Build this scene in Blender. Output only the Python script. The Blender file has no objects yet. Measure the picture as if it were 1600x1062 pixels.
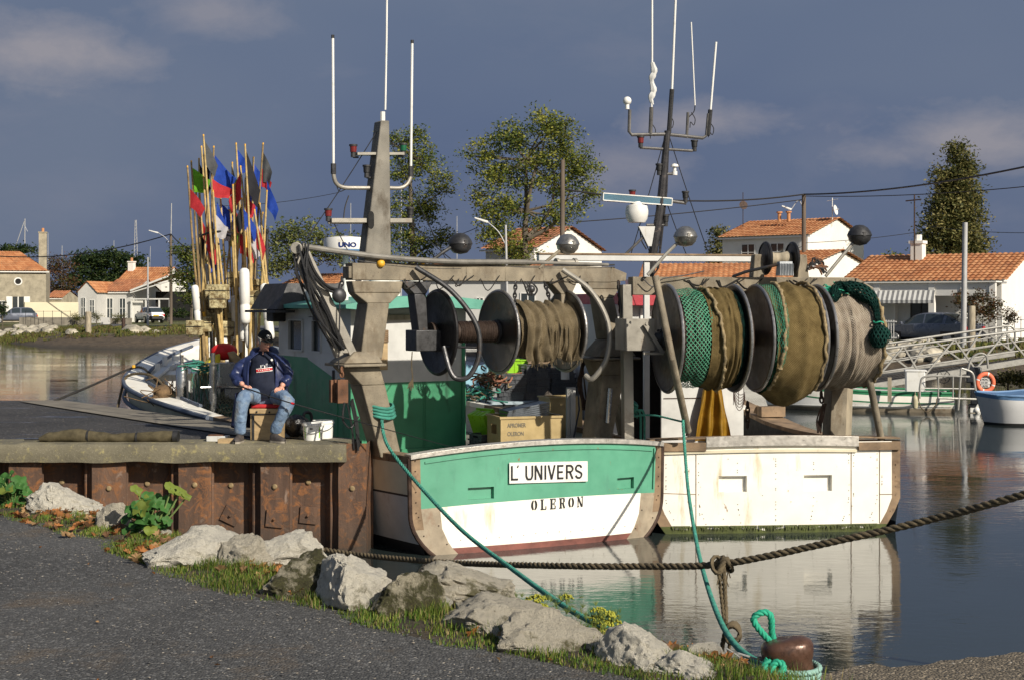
import bpy, bmesh, math, random
from math import sin, cos, pi, radians, sqrt, atan2, floor
from mathutils import Vector, Matrix, noise
random.seed(11)
S = bpy.context.scene
COL = S.collection
F = 2222.2; HX = 800.0; HY = 475.0; ZC = 2.9; ZQ = 1.28      # focal length and horizon in photo pixels, eye and quay heights above the water
def P(px, py, d): return Vector(((px-HX)/F*d, d, ZC-(py-HY)/F*d))
def G(px, py, z): d = (ZC-z)*F/(py-HY); return Vector(((px-HX)/F*d, d, z))

class Frame:
    def __init__(s, x, y, z, deg):
        s.o = Vector((x, y, z)); s.r = radians(deg)
        s.m = Matrix.Translation(s.o) @ Matrix.Rotation(s.r, 4, 'Z'); s.mi = s.m.inverted()
    def w(s, *p): return s.m @ Vector(p)
    def l(s, p): return s.mi @ Vector(p)
    def at(s, px, py, y):
        """local point on the plane local-y = y that projects at the photo position"""
        r = (px-HX)/F; c, k = cos(s.r), sin(s.r)
        x = (r*(s.o.y+y*c) - s.o.x + y*k)/(c-r*k)
        Y = s.o.y+y*c+x*k
        return Vector((x, y, ZC-(py-HY)/F*Y - s.o.z))
WORLD = Frame(0, 0, 0, 0)

class MB:
    def __init__(s): s.v = []; s.f = []; s.m = []; s.uv = []; s.hasuv = False
    def add(s, vs, fs, mi=0, uvs=None):
        b = len(s.v); s.v += [Vector(p) for p in vs]
        for i, f in enumerate(fs):
            s.f.append(tuple(b+k for k in f)); s.m.append(mi if isinstance(mi, int) else mi[i])
            if uvs: s.uv.append([uvs[k] for k in f]); s.hasuv = True
            else: s.uv.append(None)
        return s
    def box(s, c, d, mi=0, rz=0, R=None, taper=1.0):
        c = Vector(c); x, y, z = d[0]/2, d[1]/2, d[2]/2; t = taper
        vs = [(-x,-y,-z),(x,-y,-z),(x,y,-z),(-x,y,-z),(-x*t,-y*t,z),(x*t,-y*t,z),(x*t,y*t,z),(-x*t,y*t,z)]
        M = R if R is not None else Matrix.Rotation(rz, 3, 'Z')
        return s.add([c + M @ Vector(p) for p in vs], [(0,3,2,1),(4,5,6,7),(0,1,5,4),(1,2,6,5),(2,3,7,6),(3,0,4,7)], mi)
    def b2(s, lo, hi, mi=0):
        lo = Vector(lo); hi = Vector(hi); return s.box((lo+hi)/2, hi-lo, mi)
    def bar(s, a, b, w, h, mi=0, up=(0,0,1), w2=None, h2=None):
        a = Vector(a); b = Vector(b); t = (b-a).normalized(); u = Vector(up)
        if abs(t.dot(u)) > .98: u = Vector((0,1,0))
        n = t.cross(u).normalized(); u = n.cross(t).normalized()
        w2 = w if w2 is None else w2; h2 = h if h2 is None else h2
        vs = [a-n*w/2-u*h/2, a+n*w/2-u*h/2, a+n*w/2+u*h/2, a-n*w/2+u*h/2, b-n*w2/2-u*h2/2, b+n*w2/2-u*h2/2, b+n*w2/2+u*h2/2, b-n*w2/2+u*h2/2]
        return s.add(vs, [(0,3,2,1),(4,5,6,7),(0,1,5,4),(1,2,6,5),(2,3,7,6),(3,0,4,7)], mi)
    def prism(s, poly, off, mi=0):
        """poly: 3D points in a plane, extruded by off"""
        n = len(poly); off = Vector(off); vs = [Vector(p) for p in poly]; vs += [p+off for p in vs]
        fs = [tuple(range(n))[::-1], tuple(range(n, 2*n))] + [(i, (i+1) % n, n+(i+1) % n, n+i) for i in range(n)]
        return s.add(vs, fs, mi)
    def tube(s, pts, r, n=8, mi=0, closed=False, caps=True, flat=1.0):
        pts = [Vector(p) for p in pts]; N = len(pts)
        if N < 2: return s
        R = r if isinstance(r, (list, tuple)) else [r]*N
        vs = []; prev = None
        for i, p in enumerate(pts):
            if closed: t = pts[(i+1) % N]-pts[i-1]
            else: t = pts[min(i+1, N-1)]-pts[max(i-1, 0)]
            if t.length < 1e-9: t = Vector((0,0,1))
            t.normalize()
            if prev is None:
                a = Vector((0,0,1)) if abs(t.z) < .9 else Vector((1,0,0))
                u = t.cross(a).normalized()
            else:
                u = prev - t*prev.dot(t)
                u = u.normalized() if u.length > 1e-6 else t.orthogonal().normalized()
            prev = u; w = t.cross(u)
            for k in range(n):
                an = 2*pi*k/n; vs.append(p+(u*cos(an)+w*sin(an)*flat)*R[i])
        fs = []
        for i in range(N if closed else N-1):
            j = (i+1) % N
            for k in range(n): fs.append((i*n+k, i*n+(k+1) % n, j*n+(k+1) % n, j*n+k))
        if caps and not closed: fs += [tuple(range(n))[::-1], tuple((N-1)*n+k for k in range(n))]
        return s.add(vs, fs, mi)
    def cyl(s, a, b, r, r2=None, n=16, mi=0): return s.tube([a, b], [r, r if r2 is None else r2], n, mi)
    def lathe(s, prof, o=(0,0,0), ax=(0,0,1), n=24, mi=0):
        """prof: (radius, height) pairs"""
        o = Vector(o); ax = Vector(ax).normalized(); u = ax.orthogonal().normalized(); w = ax.cross(u); vs = []
        for r, h in prof:
            for k in range(n):
                a = 2*pi*k/n; vs.append(o+ax*h+(u*cos(a)+w*sin(a))*max(r, 1e-4))
        fs = []
        for i in range(len(prof)-1):
            mm = mi
            for k in range(n): fs.append((i*n+k, i*n+(k+1) % n, (i+1)*n+(k+1) % n, (i+1)*n+k))
        fs += [tuple(range(n))[::-1], tuple((len(prof)-1)*n+k for k in range(n))]
        return s.add(vs, fs, mi)
    def grid(s, fn, nu, nv, mi=0, uv=False, closeu=False):
        vs = []; uvs = []
        for j in range(nv+1):
            for i in range(nu+1):
                vs.append(fn(i/nu, j/nv)); uvs.append((i/nu, j/nv))
        fs = []; ms = []
        for j in range(nv):
            for i in range(nu):
                a = j*(nu+1)+i; fs.append((a, a+1, a+nu+2, a+nu+1))
                ms.append(mi(( i+.5)/nu, (j+.5)/nv) if callable(mi) else mi)
        return s.add(vs, fs, ms, uvs if uv else None)
    def sphere(s, c, r, mi=0, n=14, sc=(1,1,1)):
        prof = [(sin(pi*i/(n//2+1)), -cos(pi*i/(n//2+1))) for i in range(n//2+2)]
        c = Vector(c); b = len(s.v); s.lathe([(a, h) for a, h in prof], (0,0,0), (0,0,1), n, mi)
        for i in range(b, len(s.v)):
            p = s.v[i]; s.v[i] = c+Vector((p.x*sc[0], p.y*sc[1], p.z*sc[2]))*r
        return s
    def xf(s, M, b=0):
        for i in range(b, len(s.v)): s.v[i] = M @ s.v[i]
        return s
    def each(s, name, mats, parent, fr=None, **k):
        """one object for every connected piece"""
        par = list(range(len(s.v)))
        def fd(a):
            while par[a] != a: par[a] = par[par[a]]; a = par[a]
            return a
        for f in s.f:
            for q in f[1:]: par[fd(q)] = fd(f[0])
        gr = {}
        for i, f in enumerate(s.f): gr.setdefault(fd(f[0]), []).append(i)
        for ids in gr.values():
            m = MB(); mp = {}
            for i in ids:
                for q in s.f[i]:
                    if q not in mp: mp[q] = len(m.v); m.v.append(s.v[q])
                m.f.append(tuple(mp[q] for q in s.f[i])); m.m.append(s.m[i]); m.uv.append(s.uv[i])
            m.hasuv = s.hasuv; o = m.build(name, mats, parent, fr, **k)
        return o
    def build(s, name, mats, parent=None, fr=None, smooth=35, bev=0, recalc=True):
        me = bpy.data.meshes.new(name)
        if not isinstance(mats, (list, tuple)): mats = [mats]
        vs = s.v
        fr = fr or WORLD
        loc = Vector((0,0,0))
        if parent is None:
            xs = [p.x for p in vs]; ys = [p.y for p in vs]; zs = [p.z for p in vs]
            loc = Vector(((min(xs)+max(xs))/2, (min(ys)+max(ys))/2, min(zs)))
        elif parent.get('_o') is not None:
            loc = Vector(parent['_o'])
        me.from_pydata([p-loc for p in vs], [], s.f)
        for m in mats: me.materials.append(m)
        for i, p in enumerate(me.polygons): p.material_index = s.m[i]
        if s.hasuv:
            ul = me.uv_layers.new(name='UVMap')
            for i, p in enumerate(me.polygons):
                if s.uv[i]:
                    for k, li in enumerate(p.loop_indices): ul.data[li].uv = s.uv[i][k]
        if recalc:
            bm = bmesh.new(); bm.from_mesh(me); bmesh.ops.recalc_face_normals(bm, faces=bm.faces); bm.to_mesh(me); bm.free()
        if smooth:
            me.shade_smooth(); me.set_sharp_from_angle(angle=radians(smooth))
        o = bpy.data.objects.new(name, me); COL.objects.link(o)
        o['_o'] = [float(k) for k in loc]
        if parent is not None: o.parent = parent
        else:
            o.location = fr.m @ loc; o.rotation_euler = (0, 0, fr.r)
        if bev:
            b = o.modifiers.new('edge', 'BEVEL'); b.width = bev; b.segments = 2; b.limit_method = 'ANGLE'; b.angle_limit = radians(50)
        return o

def tag(o, label=None, cat=None, group=None, kind=None):
    if label: o['label'] = label
    if cat: o['category'] = cat
    if group: o['group'] = group
    if kind: o['kind'] = kind
    return o
def empty(name, fr, base, label, cat, group=None):
    """an Empty at local point base of frame fr; children are given in frame coordinates"""
    o = bpy.data.objects.new(name, None); COL.objects.link(o); o.empty_display_size = .2
    o.location = fr.m @ Vector(base); o.rotation_euler = (0, 0, fr.r); o['_o'] = [float(k) for k in base]
    return tag(o, label, cat, group)
def sub(o, parent):
    """note: a sub-part's mesh is already in the root's frame, so its parent part sits at the root's origin"""
    o.parent = parent; return o
def copy_tree(o, parent=None):
    c = o.copy(); COL.objects.link(c)
    if parent is not None: c.parent = parent
    for ch in [x for x in bpy.data.objects if x.parent == o]: copy_tree(ch, c)
    return c

# ---------------------------------------------------------------- materials
def nd(nt, t, **k):
    n = nt.nodes.new(t)
    for a, b in k.items():
        if hasattr(n, a): setattr(n, a, b)
    return n
def sr(r, g, b):
    f = lambda c: ((c/255+.055)/1.055)**2.4 if c > 10 else c/255/12.92
    return (f(r), f(g), f(b))
def mixc(nt, fac, a, b, mode='MIX'):
    m = nt.nodes.new('ShaderNodeMix'); m.data_type = 'RGBA'; m.blend_type = mode
    for sock, v in ((m.inputs['Factor'], fac), (m.inputs['A'], a), (m.inputs['B'], b)):
        if hasattr(v, 'is_linked') or hasattr(v, 'links'): nt.links.new(v, sock)
        elif isinstance(v, (int, float)): sock.default_value = v
        else: sock.default_value = (*v[:3], 1)
    # factor / A / B have typed twins: use the colour ones
    return m
def mixcol(nt, fac, a, b, mode='MIX'):
    m = nt.nodes.new('ShaderNodeMix'); m.data_type = 'RGBA'; m.blend_type = mode
    for idx, v in ((0, fac), (6, a), (7, b)):
        sock = m.inputs[idx]
        if isinstance(v, bpy.types.NodeSocket): nt.links.new(v, sock)
        elif idx == 0: sock.default_value = v
        else: sock.default_value = (*v[:3], 1)
    return m.outputs[2]
def coords(nt, sc=(1,1,1), kind='Object', rot=(0,0,0)):
    t = nd(nt, 'ShaderNodeTexCoord'); m = nd(nt, 'ShaderNodeMapping'); m.inputs['Scale'].default_value = sc; m.inputs['Rotation'].default_value = rot
    nt.links.new(t.outputs[kind], m.inputs['Vector']); return m.outputs['Vector']
def noi(nt, vec, scale, detail=5, rough=.6, dist=0):
    n = nd(nt, 'ShaderNodeTexNoise'); n.inputs['Scale'].default_value = scale; n.inputs['Detail'].default_value = detail
    n.inputs['Roughness'].default_value = rough; n.inputs['Distortion'].default_value = dist
    nt.links.new(vec, n.inputs['Vector']); return n.outputs['Fac']
def ramp(nt, v, a, b, lo=0.0, hi=1.0):
    m = nd(nt, 'ShaderNodeMapRange'); m.inputs[1].default_value = a; m.inputs[2].default_value = b; m.inputs[3].default_value = lo; m.inputs[4].default_value = hi
    nt.links.new(v, m.inputs[0]); return m.outputs[0]
def math2(nt, op, a, b=0.0):
    m = nd(nt, 'ShaderNodeMath'); m.operation = op
    for i, v in enumerate((a, b)):
        if isinstance(v, bpy.types.NodeSocket): nt.links.new(v, m.inputs[i])
        else: m.inputs[i].default_value = v
    return m.outputs[0]
def newmat(name):
    m = bpy.data.materials.new(name); m.use_nodes = True; nt = m.node_tree
    return m, nt, nt.nodes['Principled BSDF']
def bump(nt, bs, h, strength, dist=.02):
    b = nd(nt, 'ShaderNodeBump'); b.inputs['Strength'].default_value = strength; b.inputs['Distance'].default_value = dist
    nt.links.new(h, b.inputs['Height']); nt.links.new(b.outputs['Normal'], bs.inputs['Normal'])
MC = {}
def M(name, col, rough=.6, metal=0.0, var=.2, scale=3, bs=.3, bscale=40, bdist=.01, stain=None, stain2=None, stretch=(1,1,1), spec=.5, sub_=0):
    """general material. stain=(colour, threshold, width, scale, stretch)"""
    if name in MC: return MC[name]
    m, nt, b = newmat(name); v = coords(nt, stretch)
    n1 = noi(nt, v, scale, 6)
    dark = tuple(c*(1-var*1.6) for c in col); lite = tuple(min(1, c*(1+var)) for c in col)
    c = mixcol(nt, ramp(nt, n1, .3, .7), dark, lite)
    rsock = ramp(nt, noi(nt, v, scale*4, 4), .3, .7, max(0, rough-.12), min(1, rough+.12))
    for st in (stain, stain2):
        if st:
            v2 = coords(nt, st[4] if len(st) > 4 else (1,1,1)); n2 = noi(nt, v2, st[3], 7, .68)
            c = mixcol(nt, ramp(nt, n2, st[1], st[1]+st[2]), c, st[0])
    nt.links.new(c, b.inputs['Base Color']); nt.links.new(rsock, b.inputs['Roughness'])
    b.inputs['Metallic'].default_value = metal; b.inputs['Specular IOR Level'].default_value = spec
    if bs: bump(nt, b, noi(nt, v, bscale, 4), bs, bdist)
    MC[name] = m; return m

rust = sr(96, 58, 34)
m_steelwall = None
def sheetpile_mat():
    m, nt, b = newmat('rusted_sheet_pile'); v = coords(nt); vz = coords(nt, (1,1,.14))
    n1 = noi(nt, vz, 2.2, 8, .65, .6); n2 = noi(nt, v, 7, 8, .7, 1.2); n3 = noi(nt, vz, 25, 5, .7)
    c = mixcol(nt, ramp(nt, n1, .35, .65), (.060,.036,.026), (.150,.088,.058))
    c = mixcol(nt, ramp(nt, n2, .50, .66), c, (.25,.105,.038))
    c = mixcol(nt, ramp(nt, noi(nt, v, 3.1, 6, .6, 2.5), .62, .72), c, (.24,.17,.13))
    c = mixcol(nt, ramp(nt, n3, .6, .75), c, (.05,.035,.03))
    g = nd(nt, 'ShaderNodeNewGeometry'); sp = nd(nt, 'ShaderNodeSeparateXYZ'); nt.links.new(g.outputs['Position'], sp.inputs[0])
    wet = ramp(nt, math2(nt, 'ADD', sp.outputs['Z'], math2(nt, 'MULTIPLY', n1, .5)), .25, .75, .8, 0)
    c = mixcol(nt, wet, c, (.04,.035,.028))
    nt.links.new(c, b.inputs['Base Color']); b.inputs['Roughness'].default_value = .75; b.inputs['Specular IOR Level'].default_value = .35
    bump(nt, b, math2(nt, 'ADD', n2, math2(nt, 'MULTIPLY', n3, .5)), .7, .012); return m
m_pile = sheetpile_mat()
m_rust = M('rusty_iron', (.16,.075,.04), .8, .2, .4, 6, .6, 50, .008)
m_rustdark = M('dark_rusty_iron', (.06,.035,.025), .7, .4, .4, 8, .5, 60)
def concrete_mat(name, base, lichen=.0, bolt=.55, wet=False):
    m, nt, b = newmat(name); v = coords(nt); n1 = noi(nt, v, 1.7, 8, .65); n2 = noi(nt, v, 30, 5, .7); n3 = noi(nt, v, 9, 8, .7)
    c = mixcol(nt, ramp(nt, n1, .35, .68), tuple(k*.55 for k in base), base)
    c = mixcol(nt, ramp(nt, n2, .58, .72, 0, .6), c, tuple(k*.3 for k in base))
    c = mixcol(nt, ramp(nt, n3, .60-lichen*.1, .70-lichen*.1, 0, lichen), c, (.42,.36,.14))
    vo = nd(nt, 'ShaderNodeTexVoronoi'); vo.inputs['Scale'].default_value = 55; nt.links.new(v, vo.inputs['Vector'])
    c = mixcol(nt, ramp(nt, vo.outputs['Distance'], .1, .18, lichen, 0), c, (.55,.5,.38))
    nt.links.new(c, b.inputs['Base Color']); b.inputs['Roughness'].default_value = .85
    bump(nt, b, math2(nt, 'ADD', n3, n2), bolt, .012); return m
m_cap = concrete_mat('lichened_concrete', (.19,.17,.115), .5)
m_conc = concrete_mat('grey_concrete', (.23,.205,.165), .12)
m_render = concrete_mat('old_render', (.42,.37,.27), .1, .2)
def asphalt_mat(name, base, sc=1.0, puddle=False, earth=False):
    m, nt, b = newmat(name); v = coords(nt)
    vo = nd(nt, 'ShaderNodeTexVoronoi'); vo.inputs['Scale'].default_value = 75*sc; nt.links.new(v, vo.inputs['Vector'])
    n1 = noi(nt, v, .55, 7, .68, .4); n2 = noi(nt, v, 130*sc, 3, .7); n4 = noi(nt, v, 16*sc, 4, .75)
    sepc = nd(nt, 'ShaderNodeSeparateColor'); nt.links.new(vo.outputs['Color'], sepc.inputs[0])
    c = mixcol(nt, ramp(nt, n1, .3, .7), tuple(k*.55 for k in base), tuple(k*1.5 for k in base))
    c = mixcol(nt, ramp(nt, sepc.outputs['Red'], .72, .95, 0, .75), c, tuple(k*3.2+.01 for k in base))
    c = mixcol(nt, ramp(nt, sepc.outputs['Green'], .993, .997), c, (.4,.36,.3))
    c = mixcol(nt, ramp(nt, n4, .62, .75, 0, .8), c, tuple(k*.35 for k in base))
    if earth: c = mixcol(nt, ramp(nt, noi(nt, v, 1.4, 8, .7), .56, .72, 0, .75), c, (.12,.085,.05))
    r = nd(nt, 'ShaderNodeValue'); r.outputs[0].default_value = .8; rs = r.outputs[0]
    h = math2(nt, 'ADD', math2(nt, 'MULTIPLY', vo.outputs['Distance'], -1.0), n4)
    if puddle:
        vp = coords(nt, (.45,2.2,1)); pf = ramp(nt, noi(nt, vp, 1.1, 3, .5), .60, .66)
        rs = mixcol(nt, pf, (.75,.75,.75), (.06,.06,.06)); c = mixcol(nt, pf, c, tuple(k*.45 for k in base)); h = math2(nt, 'MULTIPLY', h, math2(nt, 'SUBTRACT', 1.0, pf))
    nt.links.new(rs, b.inputs['Roughness']); nt.links.new(c, b.inputs['Base Color']); bump(nt, b, h, .9, .012/sc); return m
m_path = asphalt_mat('worn_gravelly_asphalt', (.056,.055,.053), 1.0, False, True)
m_quaydeck = asphalt_mat('wet_dark_asphalt', (.035,.033,.032), .8, True)
m_road = asphalt_mat('road_asphalt', (.085,.085,.09), .3)
m_gravelbrown = asphalt_mat('brown_gravelly_concrete', (.10,.082,.058), .9)
def ground_mat():
    m, nt, b = newmat('grassy_bank'); v = coords(nt); g = nd(nt, 'ShaderNodeNewGeometry'); sp = nd(nt, 'ShaderNodeSeparateXYZ'); nt.links.new(g.outputs['Position'], sp.inputs[0])
    n1 = noi(nt, v, .35, 8, .7); n2 = noi(nt, v, 2.5, 8, .75); n3 = noi(nt, v, .08, 4)
    gr = mixcol(nt, ramp(nt, n2, .3, .7), (.05,.062,.018), (.13,.13,.045))
    mud = mixcol(nt, ramp(nt, n2, .35, .65), (.045,.032,.02), (.115,.085,.055))
    zz = math2(nt, 'ADD', sp.outputs['Z'], math2(nt, 'MULTIPLY', math2(nt, 'SUBTRACT', n1, .5), 1.4))
    c = mixcol(nt, ramp(nt, zz, .62, 1.0), mud, gr)
    c = mixcol(nt, ramp(nt, sp.outputs['Z'], .02, .22, .75, 0), c, (.03,.026,.018))
    nt.links.new(c, b.inputs['Base Color']); b.inputs['Roughness'].default_value = .9; bump(nt, b, n2, .8, .15); return m
m_ground = ground_mat()
m_soil = M('dark_soil', (.05,.038,.024), .95, 0, .4, 8, .8, 40, .02)
def rock_mat(name, base, dark, lichen=(.16,.15,.06), cov=.5):
    m, nt, b = newmat(name); v = coords(nt)
    n1 = noi(nt, v, 2.6, 9, .72, .2); n2 = noi(nt, v, 13, 9, .78); n3 = noi(nt, v, 70, 6, .8)
    c = mixcol(nt, ramp(nt, n2, .30, .52), tuple(k*.66 for k in base), base)
    c = mixcol(nt, ramp(nt, n1, cov, cov+.07), c, mixcol(nt, ramp(nt, n3, .42, .6), dark, lichen))
    c = mixcol(nt, ramp(nt, n3, .58, .66, 0, .65), c, tuple(k*.25 for k in base))
    c = mixcol(nt, ramp(nt, noi(nt, v, 28, 8, .75), .62, .67, 0, .7), c, dark)
    vo = nd(nt, 'ShaderNodeTexVoronoi'); vo.feature = 'DISTANCE_TO_EDGE'; vo.inputs['Scale'].default_value = 5.5
    wv = nd(nt, 'ShaderNodeVectorMath'); wv.operation = 'ADD'; nt.links.new(v, wv.inputs[0])
    nn = nd(nt, 'ShaderNodeTexNoise'); nn.inputs['Scale'].default_value = 4; nt.links.new(v, nn.inputs['Vector']); nt.links.new(nn.outputs['Color'], wv.inputs[1]); nt.links.new(wv.outputs[0], vo.inputs['Vector'])
    cr = ramp(nt, math2(nt, 'ADD', vo.outputs['Distance'], math2(nt, 'MULTIPLY', ramp(nt, n1, .4, .6), .06)), 0, .05); c = mixcol(nt, math2(nt, 'MULTIPLY', math2(nt, 'SUBTRACT', 1.0, cr), .18), c, (.05,.04,.03))
    nt.links.new(c, b.inputs['Base Color']); b.inputs['Roughness'].default_value = .92; b.inputs['Specular IOR Level'].default_value = .2
    bump(nt, b, math2(nt, 'ADD', math2(nt, 'ADD', n2, math2(nt, 'MULTIPLY', n3, .8)), math2(nt, 'MULTIPLY', cr, .12)), 1.0, .05); return m
m_rock = rock_mat('pale_limestone', (.84,.79,.67), (.24,.21,.15), cov=.58)
m_rock2 = rock_mat('grey_limestone', (.64,.585,.47), (.19,.17,.11), (.16,.15,.07), cov=.54)
m_rock3 = rock_mat('mossy_limestone', (.52,.47,.35), (.075,.068,.04), (.10,.10,.04), cov=.44)
m_farrock = M('bank_stones', (.42,.38,.30), .9, 0, .4, 1.2, .5, 6, .05)

def water_mat():
    m, nt, b = newmat('harbour_water'); g = nd(nt, 'ShaderNodeNewGeometry'); mp = nd(nt, 'ShaderNodeMapping'); nt.links.new(g.outputs['Position'], mp.inputs['Vector'])
    mp.inputs['Scale'].default_value = (.8,1.5,1); v = mp.outputs['Vector']
    n1 = noi(nt, v, 1.1, 3, .5); n2 = noi(nt, v, 6.0, 4, .6, .3); n3 = noi(nt, v, .18, 3, .5)
    amp = ramp(nt, n3, .35, .65, .12, .8)
    sp = nd(nt, 'ShaderNodeSeparateXYZ'); nt.links.new(g.outputs['Position'], sp.inputs[0])
    near = ramp(nt, sp.outputs['Y'], 9, 16, 1.5, .9); amp = math2(nt, 'MULTIPLY', amp, near)
    b.inputs['Base Color'].default_value = (.022,.030,.030,1); b.inputs['Roughness'].default_value = .03; b.inputs['IOR'].default_value = 1.42
    b.inputs['Specular IOR Level'].default_value = .62
    b1 = nd(nt, 'ShaderNodeBump'); b1.inputs['Distance'].default_value = .045; b1.inputs['Strength'].default_value = .09; nt.links.new(n1, b1.inputs['Height'])
    b2 = nd(nt, 'ShaderNodeBump'); b2.inputs['Distance'].default_value = .018; nt.links.new(n2, b2.inputs['Height']); nt.links.new(math2(nt, 'MULTIPLY', amp, .30), b2.inputs['Strength']); nt.links.new(b1.outputs['Normal'], b2.inputs['Normal'])
    nt.links.new(b2.outputs['Normal'], b.inputs['Normal']); return m
m_water = water_mat()
RS = (.20,.10,.045)
m_white = M('white_boat_paint', (.85,.82,.74), .45, 0, .06, 2, .15, 30, .004, ((.52,.43,.26), .57, .16, 2.4, (1.6,1.6,.3)), ((.24,.14,.07), .665, .03, 10, (1.4,1.4,.45)))
m_cream = M('stained_cream_paint', (.66,.60,.44), .5, 0, .12, 2, .2, 30, .004, ((.30,.20,.10), .60, .12, 2.2, (1,1,.25)), ((.12,.06,.03), .68, .04, 7, (1.2,1.2,.35)))
m_greywhite = M('weathered_white_paint', (.55,.55,.53), .5, 0, .12, 2.5, .15, 30, .004, ((.30,.25,.18), .60, .14, 3, (1,1,.25)))
m_seagreen = M('sea_green_paint', (.095,.315,.205), .42, 0, .10, 2, .15, 25, .004, ((.08,.25,.17), .56, .14, 3, (1.6,1.6,.4)), ((.20,.14,.07), .665, .03, 9, (1,1,.5)))
m_green = M('mid_green_paint', (.045,.235,.12), .42, 0, .16, 1.6, .15, 25, .004, ((.025,.10,.055), .58, .12, 3, (1,1,.3)))
m_roofgreen = M('roof_green_paint', (.11,.34,.26), .5, 0, .15, 2)
m_wood = M('weathered_wood', (.24,.165,.10), .8, 0, .35, 4, .5, 60, .006, ((.10,.06,.035), .55, .15, 6, (1,1,1)))
m_woodgrey = M('grey_timber', (.34,.29,.21), .8, 0, .3, 4, .5, 60, .006, None, None, (3,3,.5))
m_patch = M('stained_zinc_patch', (.36,.30,.22), .5, .25, .2, 4, .3, 30, .006, ((.22,.12,.07), .56, .15, 5, (1,1,.5)))
m_zinc = M('dented_metal_capping', (.60,.57,.52), .38, .65, .15, 5, .4, 12, .01, ((.25,.16,.09), .62, .1, 6))
m_antifoul = M('oxblood_antifouling', (.19,.065,.05), .6, 0, .3, 5)
m_alu = M('galvanised_steel', (.31,.29,.25), .5, .45, .18, 3, .3, 60, .004, ((.20,.14,.09), .6, .15, 3, (1,1,.4)))
m_alusandy = M('gritty_gantry_paint', (.235,.20,.145), .75, .05, .3, 4, .8, 90, .008, ((.13,.10,.065), .50, .18, 5, (1,1,.5)), ((.07,.05,.035), .64, .05, 14, (1,1,.6)))
m_steeldark = M('dark_steel', (.055,.055,.058), .45, .5, .3, 5, .3, 40, .004, ((.09,.055,.035), .6, .12, 4))
m_flange = M('worn_drum_steel', (.10,.095,.088), .42, .75, .25, 3, .3, 30, .004, ((.13,.085,.05), .55, .15, 2.5))
m_flangerim = M('bright_worn_rim', (.38,.37,.36), .35, .8, .15, 5)
m_flangeblack = M('black_greasy_drum', (.018,.017,.018), .42, .3, .3, 3, .3, 30)
m_core = M('rusty_drum_core', (.045,.028,.02), .65, .3, .3, 5, .5, 50, .01)
m_black = M('black_rubber', (.018,.018,.019), .55, 0, .2, 8)
m_blackmatte = M('black_shade_paint', (.03,.03,.032), .6, 0, .2, 3)
m_chrome = M('polished_steel', (.5,.5,.5), .22, .95, .1, 4, .1, 30, .002, ((.2,.16,.11), .64, .1, 6))
m_bluegrey = M('blue_grey_rubbing_rail', (.09,.11,.15), .5, 0, .2, 5)
m_pvc = M('white_plastic', (.74,.73,.69), .4, 0, .06, 3, .05, 20, .002, ((.50,.47,.38), .58, .2, 5))
m_foam = M('dirty_yellow_foam', (.50,.43,.24), .8, 0, .3, 9, .9, 40, .015, ((.16,.11,.045), .47, .10, 12), ((.07,.05,.025), .62, .06, 22))
m_bamboo = M('bamboo_cane', (.50,.36,.15), .5, 0, .25, 9, .2, 30, .003, ((.18,.11,.05), .64, .08, 8))
m_bamboodark = M('dirty_cane', (.26,.18,.08), .6, 0, .35, 9, .2, 30)
m_yellowtape = M('yellow_tape', (.70,.38,.03), .5, 0, .1)
m_orangeroof = None
def cloth(name, col, rough=.7, trans=.0, var=.12, fold=14):
    m, nt, b = newmat(name); v = coords(nt); n = noi(nt, v, fold, 4, .6)
    c = mixcol(nt, ramp(nt, n, .35, .65), tuple(k*(1-var) for k in col), tuple(min(1, k*(1+var)) for k in col)); nt.links.new(c, b.inputs['Base Color'])
    b.inputs['Roughness'].default_value = rough; b.inputs['Specular IOR Level'].default_value = .25; bump(nt, b, noi(nt, v, fold*.6, 3), .4, .02)
    if trans:
        tr = nd(nt, 'ShaderNodeBsdfTranslucent'); nt.links.new(c, tr.inputs[0]); mx = nd(nt, 'ShaderNodeMixShader'); mx.inputs[0].default_value = trans
        nt.links.new(b.outputs[0], mx.inputs[1]); nt.links.new(tr.outputs[0], mx.inputs[2]); nt.links.new(mx.outputs[0], nt.nodes['Material Output'].inputs[0])
    return m
fl = {'red': cloth('red_flag_cloth', (.60,.045,.055), .7, .35), 'blue': cloth('blue_flag_cloth', (.025,.075,.42), .7, .35), 'black': cloth('black_flag_cloth', (.02,.02,.025), .8, .1),
      'green': cloth('lime_flag_cloth', (.16,.46,.03), .7, .35), 'white': cloth('white_flag_cloth', (.62,.60,.62), .7, .35), 'grey': cloth('grey_flag_cloth', (.11,.115,.12), .8, .3)}
m_jacket = cloth('navy_waxed_cloth', (.018,.027,.085), .38, 0, .25, 10); m_jacket.node_tree.nodes['Principled BSDF'].inputs['Specular IOR Level'].default_value = .5
m_shirt = cloth('dark_navy_cotton', (.014,.018,.035), .85, 0, .2, 12)
m_black2 = cloth('black_cap_cloth', (.012,.013,.013), .8, 0, .2, 20)
def jeans_mat():
    m, nt, b = newmat('faded_denim'); v = coords(nt); n = noi(nt, v, 5, 6, .6); n2 = noi(nt, v, 14, 5)
    c = mixcol(nt, ramp(nt, n2, .3, .7), (.075,.125,.22), (.21,.30,.42))
    c = mixcol(nt, ramp(nt, n, .55, .72, 0, .75), c, (.27,.25,.19)); nt.links.new(c, b.inputs['Base Color']); b.inputs['Roughness'].default_value = .85
    bump(nt, b, noi(nt, v, 9, 5, .6, 1.5), .9, .02); return m
m_jeans = jeans_mat()
m_skin = M('sun_reddened_skin', (.62,.32,.23), .5, 0, .14, 18, .2, 60, .002)
m_greyhair = M('grey_hair', (.35,.33,.30), .8, 0, .2, 40)
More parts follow.
